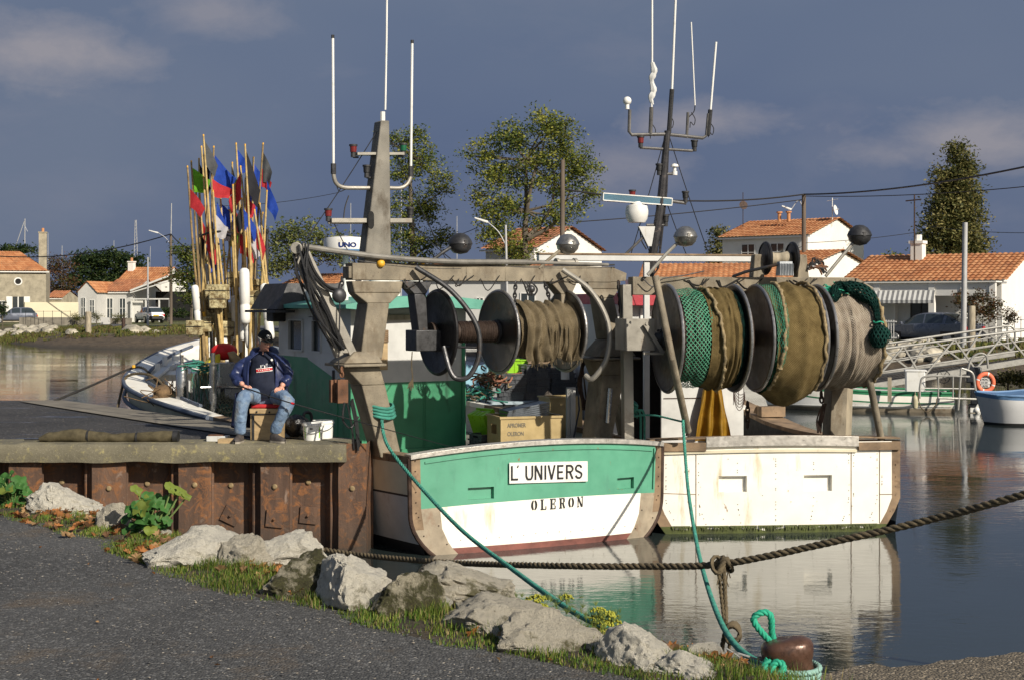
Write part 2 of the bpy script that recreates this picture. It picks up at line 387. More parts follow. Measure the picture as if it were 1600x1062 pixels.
m_shoe = M('scuffed_brown_shoe', (.06,.05,.045), .7, 0, .3, 20)
m_sole = M('pale_rubber_sole', (.30,.27,.22), .7, 0, .2, 20)
m_redc = cloth('red_cushion_cloth', (.45,.03,.035), .8)
m_plywood = M('scuffed_plywood', (.42,.30,.16), .6, 0, .2, 5, .3, 40, .004, ((.20,.12,.06), .6, .14, 5), None, (1,1,3))
m_bucket = M('white_bucket_plastic', (.80,.80,.77), .3, 0, .03, 3, 0)
m_lime = M('lime_plastic', (.25,.52,.02), .35, 0, .08, 4, .05)
m_limed = M('mid_green_plastic', (.05,.28,.03), .35, 0, .1, 4, .05)
m_blackcrate = M('black_crate_plastic', (.075,.08,.09), .35, 0, .2, 6, .1)
m_yellowcrate = M('yellowed_crate_plastic', (.40,.30,.14), .45, 0, .14, 4, .1, 20, .003, ((.30,.21,.09), .6, .15, 3))
m_oilskin = cloth('ochre_oilskin', (.22,.12,.012), .45, 0, .2, 8)
m_khaki = cloth('olive_bag_cloth', (.075,.062,.035), .8, 0, .3, 12)
m_ropegreen = M('teal_rope', (.045,.24,.18), .8, 0, .25, 12, .5, 90, .006)
m_ropepale = M('pale_teal_rope', (.22,.38,.33), .8, 0, .2, 12, .5, 90, .006)
m_ropebright = M('bright_green_rope', (.015,.33,.20), .7, 0, .2, 12, .5, 90, .006)
m_ropebrown = M('dirty_hemp_rope', (.115,.088,.05), .9, 0, .35, 9, .7, 90, .01)
m_ropedark = M('black_line', (.022,.02,.018), .8, 0, .3, 9)
m_wire = M('overhead_cable', (.012,.012,.014), .6, 0, .1, 2, 0)
m_glass, _nt, _b = newmat('window_glass'); _b.inputs['Base Color'].default_value = (.03,.04,.045,1); _b.inputs['Roughness'].default_value = .06; _b.inputs['Specular IOR Level'].default_value = .8
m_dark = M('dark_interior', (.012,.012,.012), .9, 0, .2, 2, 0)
m_ironbollard = M('worn_iron_bollard', (.115,.06,.04), .33, .35, .25, 10, .35, 35, .006, ((.05,.03,.025), .55, .15, 12))
m_pink = M('pinkish_cable', (.35,.2,.16), .7)
def net_mat(name, c1, c2, su, sv, hole=False, lines=True, thr=.25):
    m, nt, b = newmat(name); t = nd(nt, 'ShaderNodeTexCoord'); sp = nd(nt, 'ShaderNodeSeparateXYZ'); nt.links.new(t.outputs['UV'], sp.inputs[0])
    v = coords(nt); n = noi(nt, v, 7, 6, .65); n2 = noi(nt, v, 60, 4, .7)
    nz = math2(nt, 'MULTIPLY', math2(nt, 'SUBTRACT', noi(nt, v, 5, 2), .5), .012 if hole else .004)
    U = math2(nt, 'MULTIPLY', math2(nt, 'ADD', sp.outputs['X'], nz), su*pi); V = math2(nt, 'MULTIPLY', math2(nt, 'ADD', sp.outputs['Y'], nz), sv*pi)
    a = math2(nt, 'ABSOLUTE', math2(nt, 'SINE', math2(nt, 'ADD', U, V))); d = math2(nt, 'ABSOLUTE', math2(nt, 'SINE', math2(nt, 'SUBTRACT', U, V)))
    k = math2(nt, 'MINIMUM', a, d)
    c = mixcol(nt, ramp(nt, n, .32, .68), c1, c2); c = mixcol(nt, ramp(nt, n2, .55, .72, 0, .6), c, tuple(q*.35 for q in c1))
    if not hole: c = mixcol(nt, ramp(nt, k, .25, .75, 0, .62), c, tuple(q*.28 for q in c1))
    nt.links.new(c, b.inputs['Base Color']); b.inputs['Roughness'].default_value = .95; b.inputs['Specular IOR Level'].default_value = .1
    bump(nt, b, math2(nt, 'ADD', math2(nt, 'MULTIPLY', k, -1.2), n2), .9, .012)
    if hole:
        tr = nd(nt, 'ShaderNodeBsdfTransparent'); mx = nd(nt, 'ShaderNodeMixShader'); nt.links.new(ramp(nt, k, thr, thr+.04), mx.inputs[0])
        nt.links.new(b.outputs[0], mx.inputs[1]); nt.links.new(tr.outputs[0], mx.inputs[2]); nt.links.new(mx.outputs[0], nt.nodes['Material Output'].inputs[0])
    return m
m_netbrown = net_mat('brown_fine_net', (.19,.135,.055), (.36,.265,.115), 170, 30)
m_nettan = net_mat('tan_gill_net', (.26,.20,.115), (.42,.34,.22), 60, 60)
m_netpink = net_mat('pinkish_beige_net', (.38,.31,.235), (.60,.52,.42), 120, 26)
m_netgreen = net_mat('green_trawl_mesh', (.05,.22,.13), (.14,.37,.24), 62, 7.5, True, thr=.42)
m_netdark = net_mat('dark_green_mesh', (.004,.022,.019), (.012,.05,.04), 14, 14, True, thr=.62)
m_netgrey = net_mat('old_gill_net', (.16,.15,.09), (.30,.29,.19), 20, 20, True, thr=.35)
def tile_mat(name, a, b_, c_):
    m, nt, b = newmat(name); t = nd(nt, 'ShaderNodeTexCoord'); fl_ = nd(nt, 'ShaderNodeVectorMath'); fl_.operation = 'FLOOR'; nt.links.new(t.outputs['UV'], fl_.inputs[0])
    wn = nd(nt, 'ShaderNodeTexWhiteNoise'); wn.noise_dimensions = '2D'; nt.links.new(fl_.outputs[0], wn.inputs['Vector'])
    c = mixcol(nt, wn.outputs['Value'], a, b_); c = mixcol(nt, ramp(nt, noi(nt, coords(nt), .8, 7, .7), .5, .68, 0, .85), c, c_)
    nt.links.new(c, b.inputs['Base Color']); b.inputs['Roughness'].default_value = .85; return m
m_tile = tile_mat('orange_clay_tiles', (.36,.135,.05), (.52,.25,.11), (.28,.12,.055))
m_tile2 = tile_mat('brown_clay_tiles', (.29,.11,.05), (.44,.19,.09), (.17,.10,.06))
m_housewhite = M('white_render', (.74,.72,.67), .85, 0, .05, .6, .15, 10, .01, ((.5,.47,.40), .62, .2, .8))
m_creamwall = M('cream_garden_wall', (.62,.56,.40), .85, 0, .06, .6)
m_greyhouse = M('grey_white_render', (.52,.51,.48), .85, 0, .07, .6)
m_shutter = M('green_shutter', (.02,.07,.05), .6)
m_galv = M('galvanised_rail', (.36,.35,.32), .5, .4, .15, 4, .2, 30)
m_pole = M('old_timber_pole', (.13,.10,.075), .9, 0, .3, 3, .4, 20, .01, None, None, (1,1,.15))
m_concpole = M('pale_metal_pole', (.42,.42,.42), .6, .2, .15, 1)
m_oran = M('faded_orange_ring', (.75,.17,.08), .6, 0, .12, 8)
m_boatblue = M('blue_boat_paint', (.10,.20,.36), .5, 0, .15, 3)
m_boatgreen = M('dark_green_rail_paint', (.03,.20,.09), .5, 0, .15, 3)
m_carwhite = M('white_car_paint', (.74,.74,.74), .25, 0, .02, 1, 0, spec=.6)
m_cardark = M('blue_grey_car_paint', (.12,.135,.175), .3, .15, .05, 1, 0, spec=.6)
m_redlight, _nt, _b = newmat('red_lamp_plastic'); _b.inputs['Base Color'].default_value = (.5,.015,.02,1); _b.inputs['Roughness'].default_value = .2
m_plate = M('yellow_plate', (.7,.5,.05), .5, 0, .05)
m_redpanel = M('red_boat_paint', (.42,.035,.05), .45, 0, .12, 3)
m_skyblue = M('pale_blue_plastic', (.28,.50,.62), .4, 0, .12, 3)
m_radarblue = M('faded_blue_antenna', (.04,.12,.18), .5, 0, .1, 3)
m_ink = M('black_lettering', (.012,.012,.014), .5, 0, .1, 8, 0)
m_inkblue = M('blue_lettering', (.02,.06,.28), .5, 0, .1, 8, 0)

# ---------------------------------------------------------------- text
def text_mb(mb, body, size, origin, xdir, ydir, depth=.004, sx=1.0, off=0.0, mi=0, space=1.0):
    cu = bpy.data.curves.new('t', 'FONT'); cu.body = body; cu.size = size; cu.extrude = depth; cu.offset = off; cu.space_character = space
    o = bpy.data.objects.new('t', cu); COL.objects.link(o); bpy.context.view_layer.update()
    me = bpy.data.meshes.new_from_object(o.evaluated_get(bpy.context.evaluated_depsgraph_get()))
    x = Vector(xdir).normalized(); y = Vector(ydir).normalized(); z = x.cross(y)
    w = max((v.co.x for v in me.vertices), default=1)
    pts = [Vector(origin)+x*v.co.x*sx+y*v.co.y+z*v.co.z for v in me.vertices]
    mb.add(pts, [tuple(p.vertices) for p in me.polygons], mi)
    bpy.data.objects.remove(o); bpy.data.curves.remove(cu); bpy.data.meshes.remove(me); return w*sx

# ---------------------------------------------------------------- curves and ropes
def smooth_path(pts, n=12):
    pts = [Vector(p) for p in pts]; Q = [pts[0]*2-pts[1]]+pts+[pts[-1]*2-pts[-2]]; out = []
    for i in range(1, len(Q)-2):
        p0, p1, p2, p3 = Q[i-1:i+3]
        for k in range(n):
            t = k/n; out.append(.5*((2*p1)+(p2-p0)*t+(2*p0-5*p1+4*p2-p3)*t*t+(3*p1-p0-3*p2+p3)*t**3))
    out.append(pts[-1]); return out
def resample(pts, step):
    out = [pts[0]]; acc = 0
    for a, b in zip(pts, pts[1:]):
        L = (b-a).length
        if L < 1e-9: continue
        t = step-acc
        while t <= L: out.append(a+(b-a)*(t/L)); t += step
        acc = L-(t-step)
    return out
def rope(mb, pts, r, pitch=None, mi=0, n=6, strands=3, sp=12, curved=True):
    pts = smooth_path(pts, sp) if curved else [Vector(p) for p in pts]
    pitch = pitch or r*7; pts = resample(pts, pitch/9); N = len(pts); prev = None; tr = [[] for _ in range(strands)]
    for i, p in enumerate(pts):
        t = (pts[min(i+1, N-1)]-pts[max(i-1, 0)]).normalized()
        u = t.orthogonal().normalized() if prev is None else (prev-t*prev.dot(t)).normalized()
        prev = u; w = t.cross(u)
        for k in range(strands):
            a = 2*pi*(k/strands+i/9.0); tr[k].append(p+(u*cos(a)+w*sin(a))*r*.5)
    for k in range(strands): mb.tube(tr[k], r*.56, n, mi)
def sag(a, b, s, n=14):
    a = Vector(a); b = Vector(b); return [a+(b-a)*(i/n)-Vector((0,0,s*4*(i/n)*(1-i/n))) for i in range(n+1)]
def chain(mb, pts, r=.012, mi=0, L=.07):
    pts = resample([Vector(p) for p in pts], L*.72)
    for i in range(len(pts)-1):
        c = (pts[i]+pts[i+1])/2; t = (pts[i+1]-pts[i]).normalized(); u = t.orthogonal().normalized(); w = t.cross(u)
        if i % 2: u, w = w, u
        mb.tube([c+t*cos(a)*L*.5+u*sin(a)*L*.27 for a in [2*pi*k/10 for k in range(10)]], r, 5, mi, closed=True)
# ================================================================ camera, light, sky
cam = bpy.data.cameras.new('camera'); cam.lens = 50; cam.sensor_width = 36; cam.shift_y = -(531-HY)/1600
cam.clip_end = 3000; co = bpy.data.objects.new('camera', cam); COL.objects.link(co); co.location = (0, 0, ZC); co.rotation_euler = (pi/2, 0, 0); S.camera = co
EL, AZ = radians(31.5), radians(40)
sd = Vector((sin(AZ)*cos(EL), -cos(AZ)*cos(EL), sin(EL)))
sl = bpy.data.lights.new('sun', 'SUN'); sl.energy = 4.9; sl.angle = radians(.53); sl.color = (1, .92, .79)
so = bpy.data.objects.new('sun', sl); COL.objects.link(so); so.rotation_euler = sd.to_track_quat('Z', 'Y').to_euler(); so.location = (8, -8, 14)
W = bpy.data.worlds.new('World'); S.world = W; W.use_nodes = True; nt = W.node_tree; nt.nodes.clear()
out = nd(nt, 'ShaderNodeOutputWorld'); sky = nd(nt, 'ShaderNodeTexSky'); sky.sky_type = 'NISHITA'; sky.sun_disc = False; sky.sun_elevation = EL; sky.sun_rotation = atan2(sd.x, sd.y); sky.dust_density = 1.5
b1 = nd(nt, 'ShaderNodeBackground'); nt.links.new(sky.outputs[0], b1.inputs[0]); b1.inputs[1].default_value = .06
tc = nd(nt, 'ShaderNodeTexCoord'); sp = nd(nt, 'ShaderNodeSeparateXYZ'); nt.links.new(tc.outputs['Generated'], sp.inputs[0])
# storm cloud bank ahead, broken sky behind
mpv = nd(nt, 'ShaderNodeMapping'); mpv.inputs['Scale'].default_value = (1, 1, 2.4); nt.links.new(tc.outputs['Generated'], mpv.inputs[0]); vv = mpv.outputs[0]
c1 = mixcol(nt, ramp(nt, sp.outputs['Z'], -.02, .24), (.072,.098,.186), (.102,.136,.212))
c1 = mixcol(nt, ramp(nt, noi(nt, vv, 2.6, 3, .5), .36, .66, 0, .55), c1, (.150,.178,.235))
mp2 = nd(nt, 'ShaderNodeMapping'); mp2.inputs['Scale'].default_value = (1, 1, 2.0); mp2.inputs['Location'].default_value = (.35, .1, .12); nt.links.new(tc.outputs['Generated'], mp2.inputs[0])
wisp = ramp(nt, noi(nt, mp2.outputs[0], 7.5, 7, .58, .25), .55, .80, 0, .22)
c1 = mixcol(nt, wisp, c1, (.27,.255,.285))
wsp = ramp(nt, noi(nt, vv, 3.1, 7, .6), .60, .78, 0, .35); c1 = mixcol(nt, wsp, c1, (.19,.195,.25))
def puff(px, py, wx, wy, amt, c1):
    d = Vector(((px-HX)/F, 1, -(py-HY)/F)).normalized()
    sx = math2(nt, 'DIVIDE', math2(nt, 'SUBTRACT', sp.outputs['X'], d.x), wx/F); sz = math2(nt, 'DIVIDE', math2(nt, 'SUBTRACT', sp.outputs['Z'], d.z), wy/F)
    r2 = math2(nt, 'SQRT', math2(nt, 'ADD', math2(nt, 'MULTIPLY', sx, sx), math2(nt, 'MULTIPLY', sz, sz)))
    n = noi(nt, mp2.outputs[0], 17, 7, .62, .2)
    f = math2(nt, 'SUBTRACT', math2(nt, 'ADD', math2(nt, 'SUBTRACT', 1.0, r2), math2(nt, 'MULTIPLY', n, 1.7)), .85)
    return mixcol(nt, math2(nt, 'MULTIPLY', ramp(nt, f, 0, .9, 0, amt), ramp(nt, sp.outputs['Y'], 0, .1)), c1, (.34,.305,.31))
c1 = puff(60, 85, 170, 60, .6, c1); c1 = puff(1100, 190, 150, 40, .55, c1); c1 = puff(960, 260, 130, 60, .35, c1); c1 = puff(1510, 215, 170, 60, .55, c1); c1 = puff(330, 20, 130, 45, .4, c1)
b2_ = nd(nt, 'ShaderNodeBackground'); nt.links.new(c1, b2_.inputs[0]); b2_.inputs[1].default_value = 1.0
mx = nd(nt, 'ShaderNodeMixShader'); nt.links.new(ramp(nt, sp.outputs['Y'], -.5, .35, .25, .97), mx.inputs[0]); nt.links.new(b1.outputs[0], mx.inputs[1]); nt.links.new(b2_.outputs[0], mx.inputs[2]); nt.links.new(mx.outputs[0], out.inputs[0])
S.view_settings.view_transform = 'Standard'; S.view_settings.look = 'None'; S.view_settings.exposure = 0.24; S.view_settings.gamma = 1.0

# ================================================================ water, banks
tag(MB().add([(-400,-30,0),(400,-30,0),(400,700,0),(-400,700,0)], [(0,1,2,3)]).build('water', m_water, smooth=0), kind='structure')
BK = [(-400,150),(-60,122),(-44,117),(-36,103),(-31,95),(-26,92),(-13,90.5),(-5,88),(6,76),(12,63),(19,55),(26,53),(50,51),(400,49)]
def yb(x):
    for (a, b), (c, d) in zip(BK, BK[1:]):
        if a <= x <= c: return b+(d-b)*(x-a)/(c-a)
    return BK[0][1]
TZ = [(-4,-1.0),(0,-.06),(2,.25),(5,.72),(8,.90),(20,1.05),(40,1.22),(60,1.3),(2000,1.3)]
def T(x, y):
    o = y-yb(x)
    if o < -4: return -1
    for (a, b), (c, d) in zip(TZ, TZ[1:]):
        if a <= o <= c: z = b+(d-b)*(o-a)/(c-a); break
    if -1 < o < 14: z += (noise.fractal(Vector((x*.35, y*.35, 0)), 1, 2, 4))*.22*min(1, (o+1)/2)*max(.25, min(1, (14-o)/6))
    return z
xs = [-400,-250,-150,-100]+[-70+.6*i for i in range(234)]+[80,120,200,400]
offs = [-4,-2,-1,-.5]+[.4*i for i in range(30)]+[12.5,14,17,20,26,33,40,60,90,150,400,1500]
g = MB(); nx = len(xs)
vs = [(x, yb(x)+o, T(x, yb(x)+o)) for o in offs for x in xs]
g.add(vs, [(j*nx+i, j*nx+i+1, (j+1)*nx+i+1, (j+1)*nx+i) for j in range(len(offs)-1) for i in range(nx-1)])
tag(g.build('ground', m_ground, smooth=80), kind='structure')
def strip(name, x0, x1, o0, o1, mat, dz=.04, n=60):
    g = MB(); vs = []
    for i in range(n+1):
        x = x0+(x1-x0)*i/n
        for o in (o0, (o0+o1)/2, o1): vs.append((x, yb(x)+o, T(x, yb(x)+o)+dz))
    g.add(vs, [(i*3+k, i*3+3+k, i*3+4+k, i*3+1+k) for i in range(n) for k in (0,1)]); return tag(g.build(name, mat, smooth=60), kind='structure')
strip('road', -36, 12, 14.5, 24, m_road); strip('path', -30, 12, 10.5, 13.8, M('pale_gravel', (.33,.29,.22), .9, 0, .2, 2), .05)
strip('road', 20, 60, 8.2, 17, m_road, .06)

# ================================================================ near path and verge
E = [(-9,15.6),(-5.6,12.65),(-4.0,11.1),(-2.9,9.86),(-1.95,8.55),(-1.03,7.66),(-.48,7.06),(.15,6.6),(.56,6.2),(.86,5.75),(1.1,5.2)]
E = [Vector((a, b, 0)) for a, b in E]; Es = resample(smooth_path(E, 12), .1)
def en(i):
    t = (Es[min(i+3, len(Es)-1)]-Es[max(i-3, 0)]).normalized(); return Vector((-t.y, t.x, 0))
def jit(p, a=.1, f=2.2): return noise.noise(Vector((p.x*f, p.y*f, 0)))*a
g = MB(); rows = [-14,-6,-3,-1.5,-.8,-.4,-.15,0.0]; vs = []
for s_ in rows:
    for i, p in enumerate(Es):
        q = p+en(i)*(s_+jit(p, .12)+jit(p, .05, 9)); vs.append((q.x, q.y, ZQ+(noise.noise(q*1.3)*.012)))
n_ = len(Es)
g.add(vs, [(j*n_+i, j*n_+i+1, (j+1)*n_+i+1, (j+1)*n_+i) for j in range(len(rows)-1) for i in range(n_-1)])
tag(g.build('path', m_path, smooth=80), kind='structure')
prof = [(-.25,-.012),(0,.0),(.12,.012),(.3,.02),(.5,-.02),(.75,-.12),(1.1,-.38),(1.6,-.8),(2.3,-1.3),(3.2,-1.9)]
def vz(s_):
    for (a, b), (c, d) in zip(prof, prof[1:]):
        if a <= s_ <= c: return ZQ+b+(d-b)*(s_-a)/(c-a)
    return ZQ+prof[-1][1]
g = MB(); vs = []; srow = [-.25+.115*k for k in range(31)]
for s_ in srow:
    for i, p in enumerate(Es):
        q = p+en(i)*s_; vs.append((q.x, q.y, vz(s_)+noise.noise(q*4)*.03*min(1, max(0, s_+.1)*3)))
g.add(vs, [(j*n_+i, j*n_+i+1, (j+1)*n_+i+1, (j+1)*n_+i) for j in range(len(srow)-1) for i in range(n_-1)])
tag(g.build('ground', m_soil, smooth=80), kind='structure')
# concrete apron that carries the iron bollard
ap = [G(1140, 1085, 1.05), G(1272, 1056, 1.05), G(1330, 1043, 1.05), G(1368, 1036, 1.05), G(1392, 1043, 1.05), G(1480, 1031, 1.05), G(1600, 1018, 1.05), G(1900, 985, 1.05), Vector((6,2,1.05)), Vector((1.15,2,1.05)), Vector((1.15,5.6,1.05))]
g = MB(); top = []
for a, b in zip(ap, ap[1:]+ap[:1]):
    k = 14 if a.y > 5 else 2
    for i in range(k):
        p = a+(b-a)*(i/k)
        if a.y > 5.6 and b.y > 5.6: p = p+Vector((noise.noise(p*7)*.03, noise.noise(p*9)*.05, 0))
        top.append(p)
g.prism([p-Vector((0,0,1.6)) for p in top], (0,0,1.6)); tag(g.build('quay', m_gravelbrown, smooth=30), kind='structure')

# pebbles on the path and apron
ps = random.Random(3); g = MB()
ico = [(0,0,1),(.9,0,.2),(0,.9,.2),(-.9,0,.2),(0,-.9,.2),(0,0,-.6)]; icf = [(0,1,2),(0,2,3),(0,3,4),(0,4,1),(5,2,1),(5,3,2),(5,4,3),(5,1,4)]
for k in range(9000):
    i = ps.randrange(3, n_-1); s_ = -abs(ps.gauss(0, .9)) if ps.random() < .6 else -ps.uniform(0, 3.2)
    tg = en(i); q = Es[i]+tg*(s_+.05)+Vector((tg.y,-tg.x,0))*ps.uniform(-.08,.08); r = ps.uniform(.003,.008)*(1 if ps.random() < .97 else 1.8); a = ps.uniform(0, 6.3)
    g.add([(q.x+(x*cos(a)-y*sin(a)*.7)*r, q.y+(x*sin(a)+y*cos(a)*.7)*r, ZQ+.004+z*r*.6) for x, y, z in ico], icf, ps.choice([0,0,1,1,2]))
for k in range(900):
    x = ps.uniform(1.4, 3.3); y = ps.uniform(6.0, 7.4); r = ps.uniform(.003,.008)
    if y > 7.02+(x-1.9)*.35: continue
    g.add([(x+a*r, y+b*r, 1.054+c*r*.6) for a, b, c in ico], icf, ps.choice([0,0,0,1,2]))
tag(g.build('gravel', [M('dark_grit', (.06,.06,.062), .8), M('mid_grit', (.13,.125,.12), .8), M('pale_grit', (.24,.21,.17), .8)], smooth=0, recalc=False), 'loose grey and pale grit scattered over the asphalt path in front', 'gravel', kind='stuff')

# grass blades along the path edge
g = MB(); gs = random.Random(5)
def blade(p, h, w, lean, mi):
    a = gs.uniform(0, 2*pi); dx = Vector((cos(a), sin(a), 0)); l = Vector((cos(a+1.3), sin(a+1.3), 0))*lean*h
    g.add([p-dx*w, p+dx*w, p+l*.4+dx*w*.7+Vector((0,0,h*.6)), p+l*.4-dx*w*.7+Vector((0,0,h*.6)), p+l+Vector((0,0,h))], [(0,1,2,3),(3,2,4)], mi)
for k in range(60000):
    i = gs.randrange(8, n_-1); p = Es[i]; dens = .5+noise.noise(p*1.7)*1.1+noise.noise(p*6)*.5
    s_ = gs.uniform(-.10,.50)
    tg = en(i); q = p+tg*(s_+jit(p, .1))+Vector((tg.y, -tg.x, 0))*gs.uniform(-.09,.09); f = noise.noise(Vector((q.x*5, q.y*5, 2)))
    near = 1 if p.x > -2.6 else .62
    if f < -.25 and gs.random() < .8: continue
    if gs.random() > dens+.65: continue
    if 3.2 < i*.1 < 3.3: continue
    h = gs.uniform(.018,.048)*(1+max(0, f)*1.6)*(1.15 if s_ > .1 else .8)*near
    blade(Vector((q.x, q.y, vz(s_)-.004)), h, gs.uniform(.0015,.0034), gs.uniform(.1,.8), gs.choice([0,0,0,1,1,2]))
for cx, cy, n2, hh in ((1.0,6.35,700,.10),(.75,6.55,500,.09),(.35,6.75,500,.08),(1.15,6.5,500,.07),(-.2,7.15,400,.07),(-1.5,8.25,300,.06),(-2.9,10.15,300,.05)):
    for k in range(n2):
        a = gs.uniform(0, 6.3); r = abs(gs.gauss(0, .12)); blade(Vector((cx+cos(a)*r*1.6, cy+sin(a)*r, ZQ-.06-.1*max(0, cx-.6))), gs.uniform(.4,1)*hh*1.15, .002, gs.uniform(.1,.8), gs.choice([0,0,1,2]))
def leafm(name, a, tr=.35):
    m, nt, b = newmat(name); oi = noi(nt, coords(nt), 3, 4); c = mixcol(nt, ramp(nt, oi, .3, .7), tuple(k*.65 for k in a), tuple(min(1, k*1.35) for k in a))
    nt.links.new(c, b.inputs['Base Color']); b.inputs['Roughness'].default_value = .6; b.inputs['Specular IOR Level'].default_value = .25
    t = nd(nt, 'ShaderNodeBsdfTranslucent'); nt.links.new(c, t.inputs[0]); mx = nd(nt, 'ShaderNodeMixShader'); mx.inputs[0].default_value = tr
    nt.links.new(b.outputs[0], mx.inputs[1]); nt.links.new(t.outputs[0], mx.inputs[2]); nt.links.new(mx.outputs[0], nt.nodes['Material Output'].inputs[0]); return m
m_gr = [leafm('grass_blade', (.085,.155,.022)), leafm('yellow_grass_blade', (.20,.24,.04)), leafm('dry_grass_blade', (.26,.21,.09))]
tag(g.build('grass', m_gr, smooth=0, recalc=False), 'short green grass growing along the edge of the asphalt path', 'grass', kind='stuff')

# fallen leaves
g = MB(); ls = random.Random(8)
def dleaf(p, r, mi):
    a = ls.uniform(0, 6.3); tilt = Matrix.Rotation(ls.uniform(-.9,.9), 3, 'X') @ Matrix.Rotation(ls.uniform(-.7,.7), 3, 'Y'); R = Matrix.Rotation(a, 3, 'Z') @ tilt
    rim = [(-.1,-1),(.45,-.75),(.5,-.3),(1,-.1),(.6,.2),(.7,.65),(.25,.55),(0,1.1),(-.3,.55),(-.75,.6),(-.55,.15),(-1,-.15),(-.5,-.35),(-.5,-.8)]
    vs = [p+R @ Vector((0,0,-.15*r))]+[p+R @ Vector((x*r, y*r, (abs(x)*.35+ls.uniform(-.1,.15))*r)) for x, y in rim]
    g.add(vs, [(0, i, i % len(rim)+1) for i in range(1, len(rim)+1)], mi)
for cx, cy, n2, sp_ in ((-4.35,12.0,60,.5),(-3.9,11.55,46,.35),(-3.3,10.9,80,.35),(-2.95,10.4,60,.25),(-2.2,9.35,90,.22),(-5.0,12.5,60,.5),(-2.0,9.05,40,.15),(-1.5,8.6,40,.13),(-1.3,8.35,34,.12),(-1.1,7.95,12,.1),(.12,6.9,14,.1),(.0,7.0,8,.1),(.75,6.55,14,.09),(.95,6.45,16,.09),(-2.75,10.0,30,.3)):
    for k in range(n2):
        p = Vector((cx+ls.gauss(0, sp_), cy+ls.gauss(0, sp_*.8), 0)); i = min(range(0, n_, 2), key=lambda i: (Es[i]-p).length_squared); s_ = (p-Es[i]).dot(en(i))
        if s_ < -.15: continue
        dleaf(Vector((p.x, p.y, vz(s_)+ls.uniform(.008,.03))), ls.uniform(.025,.05), ls.choice([0,0,1,2]))
for k in range(70):
    i = ls.randrange(5, n_-5); q = Es[i]+en(i)*ls.uniform(-2.6, .1); dleaf(Vector((q.x, q.y, ZQ+.012)), ls.uniform(.007,.017), ls.choice([0,1,2]))
tag(g.build('fallen_leaves', [leafm('orange_brown_leaf', (.30,.125,.04), .2), leafm('tan_leaf', (.34,.21,.10), .2), leafm('dark_brown_leaf', (.13,.07,.035), .2)], smooth=0, recalc=False), 'brown and orange dead leaves lying in the verge by the rocks', 'leaves', kind='stuff')

# ================================================================ rocks
def rock(px0, px1, ytop, ybase, label, mat, seed, depth=None, peak=None, group=None, sub_=5, back=0.0, planes=13, cat='rock'):
    rs_ = random.Random(seed); base = G((px0+px1)/2, ybase, ZQ-.02); base.y += back; sc = base.y/F
    w = (px1-px0)*sc/2*1.22; h = (ybase-ytop)*sc*.86; dp = (depth or w*.8)*1.15
    bm = bmesh.new(); bmesh.ops.create_icosphere(bm, subdivisions=sub_, radius=1)
    pl = []
    for k in range(planes):
        n = Vector((rs_.gauss(0,1), rs_.gauss(0,1), rs_.gauss(0,.8)+.25)).normalized(); pl.append((n, rs_.uniform(.55,.86)))
    off = Vector((seed*3.1, seed*1.7, 0)); pk = peak if peak is not None else 0
    for v in bm.verts:
        p = v.co.copy()
        p *= 1+.22*noise.fractal(p*1.3+off, 1, 2, 3)
        for n, d in pl:
            t = p.dot(n)-d
            if t > 0: p -= n*t*.86
        p *= 1+.11*noise.fractal(p*4+off, .9, 2, 6)-.05*abs(noise.noise(p*3+off))-.07*abs(noise.noise(p*7+off))+.03*noise.fractal(p*9+off, .9, 2, 4)+.025*noise.fractal(p*16+off, .8, 2, 3)
        v.co = p
    zs = [v.co.z for v in bm.verts]; xs_ = [v.co.x for v in bm.verts]; mx_ = max(zs); x0, x1 = min(xs_), max(xs_)
    for v in bm.verts:
        u = (v.co.x-x0)/(x1-x0)*2-1; zz = v.co.z/mx_
        if zz > 0 and peak is not None: zz *= max(.25, 1-.55*abs(u-pk)**1.2)
        v.co = Vector((u*w, v.co.y*dp*1.15, (zz*.86+.12)*h if zz > 0 else zz*h*.6+.12*h))
    me = bpy.data.meshes.new('rock'); bm.to_mesh(me); bm.free(); me.materials.append(mat); me.shade_smooth(); me.set_sharp_from_angle(angle=radians(48))
    o = bpy.data.objects.new('rock', me); COL.objects.link(o); o.location = base+Vector((0, dp*.5, 0)); return tag(o, label, cat, group or 'rocks lining the edge of the path')
rock(42,150,742,806,'pale wedge shaped rock, highest at its left, beside the left leafy plant', m_rock, 1, peak=-.55)
rock(88,126,794,812,'small flat pale stone in front of the leftmost wedge shaped rock', m_rock, 2, sub_=4)
rock(148,200,776,832,'small grey rock just left of the second leafy plant', m_rock2, 3, sub_=4)
rock(232,378,798,888,'large domed lichen spotted rock right of the second leafy plant', m_rock, 4, peak=-.2)
rock(340,420,828,892,'mid grey rock against the right end of the large domed rock', m_rock2, 5)
rock(385,492,842,890,'long pale rock lying behind two darker rocks by the steel wall', m_rock, 6, back=.35)
rock(408,530,852,934,'dark lichened grey rock joined to the bright craggy rock', m_rock3, 7)
rock(492,600,856,952,'bright craggy cream rock, tallest in the middle of the row', m_rock, 8, depth=.24)
rock(584,694,880,966,'mossy dark green and brown square faced rock', m_rock3, 9, depth=.22)
rock(655,790,880,956,'smooth pale rock sloping down to the right behind the mossy rock', m_rock2, 10, peak=-.6, back=.35)
rock(690,868,932,996,'low rough brownish rock right of the mossy rock', m_rock2, 14)
rock(790,944,945,1022,'broad flat topped grey rock behind the grass and yellow flowering plant', m_rock2, 12, depth=.2)
rock(915,1000,998,1028,'flat tan slab between the broad grey rock and the white peaked rock', m_rock, 13, sub_=4)
rock(942,1046,960,1046,'white peaked rock rising to a rough point', m_rock, 16, peak=-.25, planes=9)
rock(1036,1150,1012,1066,'low white rock nearest to the iron bollard', m_rock, 15, peak=-.4)
